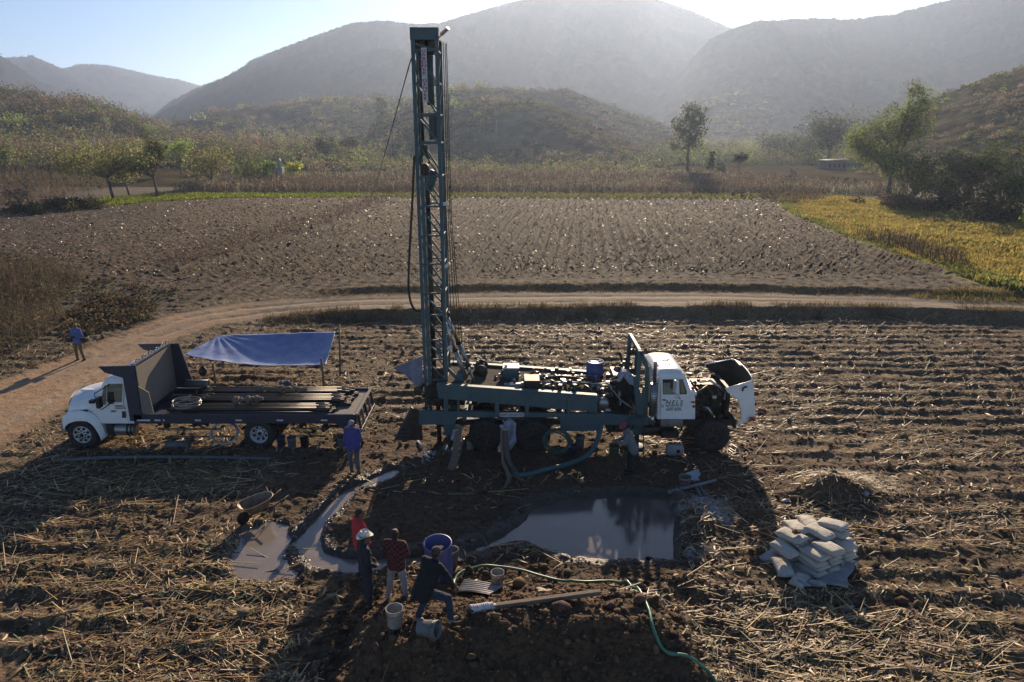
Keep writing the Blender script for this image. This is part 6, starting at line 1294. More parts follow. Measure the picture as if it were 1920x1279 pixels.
# beam with rope
a, b = PG(925, 1143), PG(1125, 1129); a.z = max(a.z, b.z)+.06; b.z = a.z+.03
o = thing('wooden_beam', 'long squared wooden beam with white rope wound round one end', 'beam', a.lerp(b, .5)); mb = MB(); mb.bar(a, b, .10, .09); WB(mb, 'beam_body', wood, o, bevel=.008)
mb = MB(); d = (b-a).normalized(); sd__ = d.cross(Vector((0, 0, 1)))
for i in range(11): c = a-d*(.42-.04*i); rr = .062+.014*rnd.random(); mb.tube([c+(sd__*math.cos(t_)+Vector((0, 0, 1))*math.sin(t_))*rr+d*(.012*math.sin(t_*2)) for t_ in [j*math.pi/6 for j in range(13)]], .024, 6)
mb.tube([a-d*.45, a+d*.05], .055, 8); WB(mb, 'rope_winding', mat('white_rope', (.7, .68, .66), (.5, .48, .46), .9, 0, 14), o)
blob('straw_scraps', 'small crumpled heap of pale husks behind the wooden beam', 'scraps', PG(1020, 1118)+Vector((0, 0, .03)), (.22, .13, .07), m_ := mat('husk', (.45, .38, .26), (.3, .24, .16), .8, 0, 9, bump=.5), 3, .6)
for a_, b_, lb in ((1034, 1112, 'pale curled husk leaf right of the husk heap'), (1026, 1096, 'pale husk scrap just above the husk heap')): blob('husk_scrap', lb, 'husk', PG(a_, b_+6)+Vector((0, 0, .04)), (.10, .03, .02), m_, a_, .5, 12)
# wheelbarrow
o = thing('wheelbarrow', 'rusty tan wheelbarrow standing empty left of the water channel', 'wheelbarrow', PG(484, 974)); o.rotation_euler = (0, 0, R(42)); o.scale = (.82, .82, .9); mb = MB()
def tray(u, v, t_=0):                        # oval tray
    a_ = u*2*math.pi; e = abs(math.cos(a_))**.75*math.copysign(1, math.cos(a_)); f_ = abs(math.sin(a_))**.75*math.copysign(1, math.sin(a_)); k_ = 1-.42*v
    return Vector((.52*e*k_*(1 if e > 0 else 1.05)+.05*v, .34*f_*k_*(1-.12*e), .62-.30*v**1.3+.05*e*(1-v)+t_))
mb.grid(lambda u, v: tray(u, min(v, 1)), 40, 8); n_ = 40; mb.add([tray(i/n_, 1) for i in range(n_)], [tuple(range(n_))]); tm = mat('rusty_tan_metal', (.26, .20, .13), (.14, .10, .07), .6, .3, 5, rust=((.12, .07, .04), 6, .56)); mb.build('tray', tm, o, solid=.006)
mb = MB(); mb.tube([tray(i/40, 0) for i in range(41)], .016, 7, caps=False); mb.build('tray_rim', mat('tan_rim', (.42, .34, .22), (.3, .22, .14), .5, .3, 8), o)
mb = MB()
for s in (-1, 1): mb.tube([(-.45, s*.05, .2), (-.2, s*.17, .31), (.45, s*.24, .36), (.95, s*.27, .55)], .018, 7); mb.tube([(.25, s*.21, .33), (.33, s*.24, .02), (.42, s*.24, .02), (.48, s*.23, .36)], .014, 6)
mb.build('frame', iron, o); mb = MB(); mb.lathe([(.13, -.035), (.19, -.03), (.2, 0), (.19, .03), (.13, .035)], (-.45, 0, .2), 'y', 24); mb.build('wheel', rubber, o); mb = MB(); mb.lathe([(0, -.02), (.13, -.025), (.13, .025), (0, .02)], (-.45, 0, .2), 'y', 16); mb.build('hub', iron, o)
# long grey pipe in front of the flatbed and others
for px0, px1, r_, m_, lb in (((110, 866), (508, 864), .055, pipe_g, 'very long grey pipe lying on the ground before the flatbed'),):
    a, b = PG(*px0), PG(*px1); o = thing('long_pipe', lb, 'pipe', a.lerp(b, .5)); mb = MB(); mb.tube(smooth_path([a+Vector((0, 0, r_-.02)), a.lerp(b, .25)+Vector((0, .10, r_+.03)), a.lerp(b, .6)+Vector((0, .12, r_+.02)), b+Vector((0, 0, r_))], 8), r_, 12); WB(mb, 'pipe_body', m_, o); mb = MB(); mb.tube([b+Vector((-.12, 0, r_)), b+Vector((.02, 0, r_))], r_*1.25, 12); WB(mb, 'pipe_socket', m_, o)
p = PG(335, 842); o = thing('casing_pipe', 'short wide blue grey pipe lying under the middle of the flatbed', 'pipe', p+Vector((0, 0, .14))); mb = MB(); mb.lathe([(.12, -.36), (.14, -.36), (.14, .36), (.12, .36), (.12, -.36)], (0, 0, 0), 'x', 20); mb.build('pipe_body', pipe_g, o); mb = MB(); mb.lathe([(0, -.02), (.03, -.02), (.03, 0)], (.12, -.142, 0), 'y', 10); mb.build('hole', black_m, o)
for a_, b_, s_ in ((223, 854, .055), (232, 850, .05), (215, 847, .06)): blob('stone', {223: 'pale stone lying left beneath the flatbed fuel tank', 232: 'pale stone lying right beneath the flatbed fuel tank', 215: 'round brown stone just above the two pale ones'}[a_], 'stone', PG(a_, b_)+Vector((0, 0, s_*.5)), (s_, s_*.8, s_*.7), rock_m, a_, .3, 12)
# things under and round the rig
o = thing('shovel', 'red handled shovel leaning on the rig behind the post', 'shovel', PG(912, 858)); mb = MB(); a, b = PG(912, 850)+Vector((0, 0, .05)), Q(912, 818, 19.55); mb.tube([a, b], .018, 8); WB(mb, 'shaft', mat('red_brown_wood', (.16, .06, .05), (.1, .05, .04), .6), o)
mb = MB(); mb.tube([b, b+Vector((-.06, 0, .06)), b+Vector((-.07, 0, .14))], .014, 6); mb.tube([b, b+Vector((.06, 0, .06)), b+Vector((.07, 0, .14))], .014, 6); WB(mb, 'grip', iron, o); mb = MB(); mb.grid(lambda u, v: a+Vector(((u-.5)*.24*(1-.5*v**2), -.05*v+.03*(2*u-1)**2, .02-.2*v+.06)), 8, 8); WB(mb, 'blade', iron, o, solid=.004)
p0, p1 = PG(848, 880), Q(862, 798, 19.5); o = thing('leaning_plank', 'mud caked plank leaning against the rig beside the jack', 'plank', p0); mb = MB(); mb.bar(p0, p1, .20, .05, upv=(0, 1, 0)); mb.bar(p0+Vector((-.05, -.1, 0)), p0+Vector((.16, .1, .5)), .22, .05, upv=(0, 1, 0)); WB(mb, 'board', wood, o); mb = MB(); pp = Q(853, 812, 19.4); clutter(mb, (pp.x-.08, pp.y-.05, pp.z-.25), (pp.x+.06, pp.y+.02, pp.z+.1), 8); WB(mb, 'dried_mud', lime_m, o)
mb = MB(); mb.tube(smooth_path([PG(863, 853)+Vector((0, 0, .0)), Q(866, 835, 19.6), Q(869, 822, 19.6)], 6), .035, 8); o = mb.build('bent_pipe', chrome); tag(o, 'short bent shiny pipe beside the leaning plank', 'pipe')
coil('hose_coil', 'dark green hose coil hanging from the rig right of the rear wheels', Q(1043, 826, 19.5), .40, 5, mat('dark_green_hose', (.02, .06, .045), (.03, .08, .06), .5), .028, .10, (R(75), R(25), 0), .14, wob=.08)
o = thing('jerry_can', 'white plastic jerry can standing under the cab of the rig', 'canister', PG(1264, 853)); mb = MB(); mb.grid(lambda u, v: (lambda th, ph: Vector((.27*abs(math.cos(th)*math.cos(ph))**.5*math.copysign(1, math.cos(th)), .14*abs(math.sin(th)*math.cos(ph))**.6*math.copysign(1, math.sin(th)), .19+.19*abs(math.sin(ph))**.5*math.copysign(1, math.sin(ph))+.0*th)))(u*2*math.pi, (v-.5)*math.pi), 28, 16); mb.build('can_body', bucket_m, o); mb = MB(); mb.lathe([(0, .42), (.035, .42), (.035, .36)], (-.14, 0, 0), 'z', 12); mb.tube([(-.03, 0, .37), (.0, 0, .42), (.13, 0, .42), (.16, 0, .37)], .015, 6); mb.build('cap', black_m, o); mb = MB(); mb.box((.03, -.148, .14), (.13, -.138, .24)); mb.build('label', black_m, o)
for i, (x0, y0, x1, y1) in enumerate(((1368, 842, 1392, 855), (1366, 846, 1385, 858), (1370, 836, 1396, 850))):
    a, b = PG(x0, y0), PG(x1, y1); mb = MB(); mb.tube([a+Vector((0, 0, .03+.02*i)), b+Vector((0, 0, .03))], .014, 6); o = mb.build('steel_rod', steel); tag(o, ['middle bright steel rod right of the rig front wheel', 'shortest steel rod, nearest the camera by the rig front wheel', 'longest steel rod, reaching farthest right of the rig front wheel'][i], 'rod', 'steel rods by the front wheel')
# white mud spill and small pieces below the drill
mb = MB()
for _ in range(46):
    p = PG(rnd.gauss(802, 9), rnd.gauss(856, 5)); r_ = rnd.uniform(.015, .06); mb.lathe([(0, -r_*.6), (r_*.9, -r_*.3), (r_, r_*.2), (r_*.5, r_*.7), (0, r_*.8)], p+Vector((0, 0, r_*.4)), 'z', 7)
o = mb.build('bentonite_spill', lime_m); stuff(o, 'pale lumps of spilled powder under the drill')
a, b = PG(783, 828), PG(791, 842); mb = MB(); mb.tube([a+Vector((0, 0, .05)), b+Vector((0, 0, .05))], [.03, .05], 8); o = mb.build('pale_stick', lime_m); tag(o, 'pale short stick on the ground left of the spill', 'stick')
# board, bucket and poles on the pond bank
o = thing('mixing_board', 'small pale board table spattered with mud beside the brown bucket', 'board', PG(1302, 905)); mb = MB(); c4 = [Q(1283, 888, 18.0), Q(1309, 879, 18.4), Q(1318, 899, 18.0), Q(1295, 903, 17.7)]
mb.add([c+Vector((0, 0, 0)) for c in c4]+[c+Vector((0, 0, -.03)) for c in c4], [(0, 1, 2, 3), (7, 6, 5, 4), (0, 4, 5, 1), (1, 5, 6, 2), (2, 6, 7, 3), (3, 7, 4, 0)]); WB(mb, 'board_top', mat('spattered_board', (.42, .42, .46), (.3, .29, .3), .6, 0, 3, rust=((.05, .04, .04), 9, .60)), o)
for c in c4: mb = MB(); m0 = c.lerp(c4[(c4.index(c)+2) % 4], .12); mb.bar((m0.x, m0.y, c.z-.03), (m0.x, m0.y, g1(m0.x, m0.y)-.05), .04); WB(mb, 'leg', wood, o)
for x0, y0, x1, y1, r_, lb in ((1253, 927, 1342, 909, .05, 'long pale pole lying across the pond bank'), (1304, 916, 1314, 934, .05, 'short pole crossing under the long pole, left one'), (1311, 914, 1322, 932, .05, 'short pole crossing under the long pole, right one'), (1268, 914, 1282, 928, .04, 'short grey piece under the left end of the long pole')):
    a, b = PG(x0, y0), PG(x1, y1); mb = MB(); mb.tube([a+Vector((0, 0, r_+(.07 if x1-x0 > 50 else 0))), b+Vector((0, 0, r_+(.1 if x1-x0 > 50 else 0)))], [r_, r_*.7], 9); o = mb.build('pole', pipe_g if x1-x0 < 50 else mat('pale_pole', (.26, .25, .26), (.18, .16, .15), .7)); tag(o, lb, 'pole', None)
mb = MB(); mb.tube(smooth_path([PG(1342, 909)+Vector((0, 0, .15)), PG(1356, 906)+Vector((0, 0, .14)), PG(1366, 910)+Vector((0, 0, .05)), PG(1362, 915)+Vector((0, 0, .03)), PG(1352, 913)+Vector((0, 0, .03))], 6), .012, 6); o = mb.build('rod_hook', wire_m); tag(o, 'thin dark hook at the right tip of the long pole', 'hook')
blob('stone', 'pale flat stone in the powder patch beside the pond', 'stone', PG(1327, 968)+Vector((0, 0, .04)), (.14, .1, .06), rock_m, 77, .3, 14)
blob('plastic_bag', 'white crumpled bag by the straw pile', 'bag', PG(1622, 928)+Vector((0, 0, .04)), (.1, .08, .06), cloth_w, 13, .5, 14)
blob('plastic_bottle', 'small white and red litter piece above the sack stack', 'litter', PG(1474, 941)+Vector((0, 0, .04)), (.12, .05, .045), signw, 14, .4, 12)
blob('plastic_scrap', 'pale scrap in the shadow below the sacks', 'scrap', PG(1592, 1140)+Vector((0, 0, .02)), (.12, .07, .02), cloth_w, 15, .6, 12)
# straw pile on its heap of earth
c = PG(1610, 905); n_ = 900; xx = c.x+rng.normal(size=n_)*.55; yy = c.y+rng.normal(size=n_)*.35; zz = G(xx, yy)+.03+.14*np.exp(-((xx-c.x)**2+(yy-c.y)**2)/.25)*rng.uniform(0, 1, n_)
V_, F_ = quads(np.stack([xx, yy, zz], -1), rng.uniform(.15, .6, n_), .75, 1.0); V_ = V_.reshape(-1, 4, 3); cen = V_.mean(1, keepdims=True); V_ = cen+(V_-cen)*1.0
az = rng.uniform(0, 3.14, n_); L_ = rng.uniform(.1, .4, n_); d_ = np.stack([np.cos(az)*L_, np.sin(az)*L_, rng.normal(size=n_)*.05], -1); s_ = np.stack([-np.sin(az), np.cos(az), 0*az], -1)*.012; cc_ = cen[:, 0]
V_ = np.stack([cc_-d_-s_, cc_-d_+s_, cc_+d_+s_*.5, cc_+d_-s_*.5], 1).reshape(-1, 3)
stuff(npmesh('straw_pile', V_, np.arange(len(V_)).reshape(-1, 4), m_straw, np.repeat(jit((.34, .24, .11), n_, .3), 4, 0)), 'loose straw heaped on the dark earth mound at the right')
# ---- cement sacks
S0 = PG(1552, 1085); SA = R(27)
def sackmesh(seed, L=.62, Wd=.42, H_=.135):
    r_ = random.Random(seed); mb = MB(); nu, nv = 18, 12
    ph = [r_.uniform(0, 6) for _ in range(6)]
    def f(side):
        def g(u, v):
            x = (u-.5)*2; y = (v-.5)*2; ex = max(0, 1-abs(x)**5); ey = max(0, 1-abs(y)**4); th = (ex*ey)**.42
            z = side*H_/2*th*(1+.10*math.sin(4*x+ph[0])*math.cos(3*y+ph[1])+.05*math.sin(9*x+5*y+ph[2]))
            pin = 1-.07*(1-abs(x)**3)*abs(y)**3-.0; 
            return Vector((x*L/2*(1-.06*(1-y*y)*abs(x)**4*0)*(1+.03*math.sin(5*y+ph[3])*abs(x)**6), y*Wd/2*pin*(1+.03*math.sin(4*x+ph[4])), z+.012*math.sin(2*x+ph[5])))
        return g
    mb.grid(f(1), nu, nv); mb.grid(f(-1), nu, nv); return mb
sack_me = []
for s_ in range(5):
    o = sackmesh(s_).build('tmp_sack', sack_m); bm = bmesh.new(); bm.from_mesh(o.data); bmesh.ops.remove_doubles(bm, verts=bm.verts, dist=.002); bmesh.ops.recalc_face_normals(bm, faces=bm.faces); bm.to_mesh(o.data); bm.free(); sack_me.append(o.data); bpy.data.objects.remove(o)
MS = Matrix.Rotation(SA, 3, 'Z'); H_S = .125
tops = ['top sack at the left carrying a small brown brick', 'top sack at the back between two others', 'rearmost top sack, highest in the stack', 'large top sack in the middle of the stack', 'front top sack overhanging the stack', 'rumpled striped top sack at the right end', 'top sack under the rumpled right one']
def put(lb, lx, ly, z, rz, grp, sc=1.0, tl=(0, 0)):
    p = MS @ Vector((lx, ly, 0)); o = bpy.data.objects.new('cement_sack', sack_me[rnd.randrange(5)]); col.objects.link(o); o.location = (S0.x+p.x, S0.y+p.y+.75, S0.z+z); o.rotation_euler = (tl[0], tl[1], SA+rz); o.scale = (sc, sc, 1.05)
    return tag(o, lb, 'sack', grp)
SW, SD = 1.36, .95
faces = ['first', 'second', 'third', 'fourth']
for L_ in range(4):
    for i in range(3):
        for j in range(2):
            hid = False; lx = (-.45+i*.45)+rnd.uniform(-.02, .02)+(.04 if L_ % 2 else -.03); ly = (-.31+j*.62)+rnd.uniform(-.02, .02)
            put(f'white woven sack in the {faces[L_]} layer from the ground, {"front" if j == 0 else "back"} row, {["left", "middle", "right"][i]} one', lx, ly, .09+L_*H_S, R(90)+rnd.uniform(-.06, .06), 'stacked cement sacks')
for lb, lx, ly, z, rz in zip(tops, (-.52, -.12, .30, .12, -.14, .62, .60), (.28, .52, .50, .05, -.42, .1, .0), (.62, .60, .62, .66, .60, .70, .585), (R(100), R(70), R(60), R(95), R(84), R(110), R(94))): put(lb, lx, ly, z, rz, 'stacked cement sacks', 1.05, (rnd.uniform(-.05, .05), rnd.uniform(-.1, .1)))
put('sack slumped against the left side of the stack, upper one', -.86, .15, .45, R(95), 'stacked cement sacks', .95, (0, -.12)); put('bulging sack on the ground left of the stack', -1.08, -.05, .15, R(60), 'stacked cement sacks', 1.0, (0, -.15)); put('limp half empty sack tied at the lower left of the stack', -1.08, -.52, .10, R(20), 'stacked cement sacks', .8); put('sack leaning low at the right side of the stack', 1.02, .08, .16, R(80), 'stacked cement sacks', .85, (0, .35))
o = thing('brick', 'small brown broken brick on the left top sack', 'brick', Vector((S0.x, S0.y+.75, S0.z))+MS @ Vector((-.48, .2, .72))); o.rotation_euler = (.1, .1, .4); mb = MB(); mb.box((-.09, -.05, 0), (.09, .05, .06)); mb.build('brick_body', mat('brown_brick', (.14, .07, .04), (.07, .04, .03), .9, 0, 12, bump=.4), o, bevel=.008); mb = MB(); mb.box((-.05, -.03, .0601), (.0, .03, .1)); mb.build('chip', MATS['brown_brick'], o)
o = thing('ground_sheet', 'crumpled pale plastic sheet spread beneath the sack stack', 'sheet', S0); mb = MB()
def gsh(u, v):
    a_ = u*2*math.pi; k_ = (v)*(1+.16*math.sin(a_*3+1)+.10*math.sin(a_*7+2)+.06*math.sin(a_*13)); p = MS @ Vector((math.cos(a_)*1.12*k_, math.sin(a_)*.88*k_, 0)); x_, y_ = S0.x+p.x+.02, S0.y+.72+p.y
    return Vector((x_, y_, float(G(np.array([x_]), np.array([y_]))[0])+.05+.05*max(0, v-.55)*math.sin(a_*17+v*9)+.03*v*math.sin(a_*9)))
mb.grid(gsh, 90, 14); WB(mb, 'sheet', tarp_w, o, solid=.004); mb = MB(); e_ = MS @ Vector((-.95, -.7, 0)); mb.grid(lambda u, v: Vector((S0.x+e_.x+(u-.5)*.5+.05*math.sin(v*7), S0.y+.72+e_.y+(v-.5)*.22, g1(S0.x+e_.x, S0.y+.7+e_.y)+.12+.08*math.sin(u*8+v*3)*math.sin(v*3.1))), 20, 12); WB(mb, 'fold', tarp_w, o, solid=.004)
# ---- distant built things
p = PT(342/1.0*1+1.0*183-0, 330) if 0 else PT(526, 338)
o = thing('water_tower', 'pale square water tank building among the trees left of the mast', 'building', p); d_ = p.y*CS; s_ = 14/FPX*d_/2; h2 = 24/FPX*d_
mb = MB(); mb.box((-s_, -s_, -.5), (s_, s_, h2)); mb.build('wall', mat('pale_plaster', (.42, .40, .37), (.3, .28, .26), .9, 0, 1.5), o, bevel=.03); mb = MB(); mb.lathe([(s_*.5, h2), (s_*.62, h2+.3), (s_*.62, h2+1.1), (s_*.3, h2+1.5), (0, h2+1.55)], (0, 0, 0), 'z', 16); mb.build('tank', bucket_m, o); mb = MB(); mb.box((-s_*.4, -s_-.02, h2*.3), (s_*.0, -s_-.004, h2*.55)); mb.build('window', black_m, o)
p = PT(1595, 316); o = thing('farmhouse', 'low farmhouse with flat pale roof beside the large round tree', 'house', p); k_ = p.y*CS/FPX
wl = mat('house_wall', (.16, .13, .11), (.1, .085, .075), .9, 0, 1); mb = MB(); mb.box((-48*k_, 0, -.5), (-8*k_, 30*k_, 13*k_)); mb.box((-6*k_, 3*k_, -.5), (46*k_, 28*k_, 11*k_), 0); mb.build('wall', wl, o); mb = MB(); mb.bar((-50*k_, 15*k_, 15*k_), (-4*k_, 15*k_, 17*k_), 34*k_, .12); mb.build('roof', mat('tin_roof', (.5, .48, .47), (.38, .36, .35), .5, .2, 2), o)
for a_ in (-42, -33, -25, -15): mb = MB(); mb.box((a_*k_, -.05, 2*k_), ((a_+4)*k_, -.004, 9*k_)); mb.build('window', black_m, o)
mb = MB(); mb.bar((-2*k_, -2*k_, 7*k_), (30*k_, -2*k_, 8*k_), 8*k_, .08); mb.build('awning', mat('blue_sheet_roof', (.30, .38, .6), (.25, .3, .45), .5), o)
for i, (a_, b_, w_, lb) in enumerate(((1385, 291, 22, 'small distant house with pale roof left of the tree row'), (1527, 238, 34, 'tiny house on the hillside above the tree row'), (1600, 244, 26, 'second tiny house on the hillside at the right'), (1345, 283, 18, 'tiny pale shed behind the tall lone tree'), (1535, 274, 18, 'small pale roofed hut in front of the big round tree'), (1245, 250, 24, 'faint house on the far ridge end of the knoll'))):
    p = PT(a_, b_); k_ = p.y*CS/FPX; o = thing('distant_house', lb, 'house', p); mb = MB(); mb.box((-w_/2*k_, 0, -1), (w_/2*k_, 8*k_, 4*k_)); mb.build('wall', wl, o); mb = MB(); mb.prism([(-w_*.55*k_, 4*k_), (w_*.55*k_, 4*k_), (w_*.45*k_, 6*k_), (-w_*.45*k_, 6*k_)], -2*k_, 10*k_); mb.build('roof', MATS['tin_roof'], o)
def upole(lb, px, pyb, pyt, r_=.11, arm=True):
    p = PT(px, pyb); zt2 = Q(px, pyt, p.y).z; o = thing('utility_pole', lb, 'pole', p); mb = MB(); mb.tube([(0, 0, -.3), (0, 0, zt2-p.z)], [r_*1.2, r_], 8); mb.build('shaft', woodg if 0 else mat('concrete_pole', (.35, .33, .31), (.25, .23, .21), .8), o)
    mb = MB(); mb.bar((-.9, 0, zt2-p.z-.4), (.9, 0, zt2-p.z-.4), .12, .12); mb.lathe([(0, -.1), (.08, -.1), (.08, .12), (0, .12)], (0, 0, zt2-p.z), 'z', 8); mb.build('crossarm', MATS['concrete_pole'], o)
upole('white concrete utility pole rising among the trees on the left', 182, 300, 256, .18); upole('thin utility pole standing on the central knoll', 931, 262, 226, .12)
for i, (a_, b_, h3) in enumerate(((1311, 331, 12), (1370, 330, 12), (1394, 329, 11), (1420, 331, 10), (1438, 333, 10))):
    p = PT(a_, b_); mb = MB(); mb.tube([p+Vector((0, 0, -.1)), p+Vector((.05, 0, h3/FPX*p.y))], .07, 6); o = mb.build('fence_post', wood); tag(o, ['weathered fence post just right of the tall lone tree', 'fence post between the small bush tree and the flat topped tree', 'fence post close right of the flat topped tree', 'fourth fence post from the tall lone tree', 'fence post farthest from the tall lone tree'][i], 'post', 'fence posts in the meadow')
blob('earth_mound', 'dark heap of earth and brush below the tall lone tree', 'mound', PT(1322, 338)+Vector((0, 0, .3)), (3.6, 1.5, 1.0), mat('dark_heap', (.05, .04, .03), (.09, .075, .05), .95, 0, 1.2, bump=.6), 41, .3, 24)
for i, (a_, b_, s_, lb) in enumerate(((1563, 343, .9, 'single dark green cactus clump left of the others'), (1583, 349, 1.3, 'largest dark cactus clump in the meadow'), (1600, 346, 1.0, 'dark cactus clump right of the largest one'))):
    p = PT(a_, b_); o = thing('cactus', lb, 'cactus', p); mb = MB(); 
    for k2 in range(16):
        az2, r2, zz2 = rnd.uniform(0, 6.28), rnd.uniform(0, s_*.7), rnd.uniform(.1, s_); mb.lathe([(0, -.25), (.16, -.18), (.24, 0), (.2, .2), (0, .27)], (r2*math.cos(az2), r2*math.sin(az2), zz2), 'z', 8)
    mb.build('pads', mat('cactus_green', (.05, .075, .035), (.08, .10, .05), .7), o); mb = MB(); mb.tube([(0, 0, -.1), (0, 0, s_*.5)], .15, 7); mb.build('stem', m_bark, o)
# ------------------------------------------------------------------ people
skin_m = mat('skin', (.20, .10, .065), (.16, .08, .05), .55, 0, 8); hair_m = mat('black_hair', (.012, .010, .009), (.025, .02, .017), .6, 0, 30, bump=.4); eye_m = mat('eye', (.03, .02, .02), None, .2)
def cloth(name, a, b=None, **k): return mat(name, a, b or tuple(c*.7 for c in a), .9, 0, 9, bump=.25, bscale=14, **k)
def cap(mb, a, b, ra, rb, n=14):
    a = Vector(a); b = Vector(b); d = b-a; L = d.length
    if L < 1e-5: return
    d = d/L; u = d.orthogonal().normalized(); w_ = d.cross(u); prof = []
    for i in range(5): t_ = -math.pi/2+i*math.pi/8; prof.append((ra*math.cos(t_)+1e-4, ra*math.sin(t_)))
    for i in range(5): t_ = i*math.pi/8; prof.append((rb*math.cos(t_)+1e-4, L+rb*math.sin(t_)))
    vs = []
    for r_, h_ in prof:
        for j in range(n): t_ = 2*math.pi*j/n; vs.append(a+d*h_+(u*math.cos(t_)+w_*math.sin(t_))*r_)
    k = len(prof); fs = [(i*n+j, i*n+(j+1) % n, (i+1)*n+(j+1) % n, (i+1)*n+j) for i in range(k-1) for j in range(n)]+[tuple(range(n))[::-1], tuple((k-1)*n+j for j in range(n))]
    mb.add(vs, fs)
def ell(mb, c, r, rot=None, n=16):
    c = Vector(c); M = rot or Matrix.Identity(3); vs = []; fs = []; m_ = n//2
    for i in range(m_+1):
        ph = math.pi*(i/m_-.5); cp = max(math.cos(ph), 1e-3)
        for j in range(n): t_ = 2*math.pi*j/n; vs.append(c+M @ Vector((r[0]*math.cos(t_)*cp, r[1]*math.sin(t_)*cp, r[2]*math.sin(ph))))
    fs = [(i*n+j, i*n+(j+1) % n, (i+1)*n+(j+1) % n, (i+1)*n+j) for i in range(m_) for j in range(n)]+[tuple(range(n))[::-1], tuple(m_*n+j for j in range(n))]
    mb.add(vs, fs)
def fuse(mb, name, m, parent, vox=.011, it=4, wr=0.0, seed=0):
    o = mb.build(name+'_tmp', m); r_ = o.modifiers.new('r', 'REMESH'); r_.mode = 'VOXEL'; r_.voxel_size = vox; s_ = o.modifiers.new('s', 'SMOOTH'); s_.iterations = it; s_.factor = .5
    dg = bpy.context.evaluated_depsgraph_get(); me = bpy.data.meshes.new_from_object(o.evaluated_get(dg)); bpy.data.objects.remove(o); me.name = name
    n = len(me.vertices); co = np.empty(n*3, np.float32); me.vertices.foreach_get('co', co); co = co.reshape(-1, 3)
    if wr:
        no = np.empty(n*3, np.float32); me.vertices.foreach_get('normal', no); no = no.reshape(-1, 3)
        w_ = noise(co[:, 0]*16+co[:, 2]*7, co[:, 2]*22+co[:, 1]*9, seed)+.6*noise(co[:, 0]*40, co[:, 2]*34+co[:, 1]*20, seed+1); co = co+no*(wr*w_)[:, None]; me.vertices.foreach_set('co', co.astype(np.float32).ravel())
    me.polygons.foreach_set('use_smooth', np.ones(len(me.polygons), bool)); me.materials.clear(); me.materials.append(m); me.update()
    ob = bpy.data.objects.new(name, me); col.objects.link(ob); ob.parent = parent; return ob
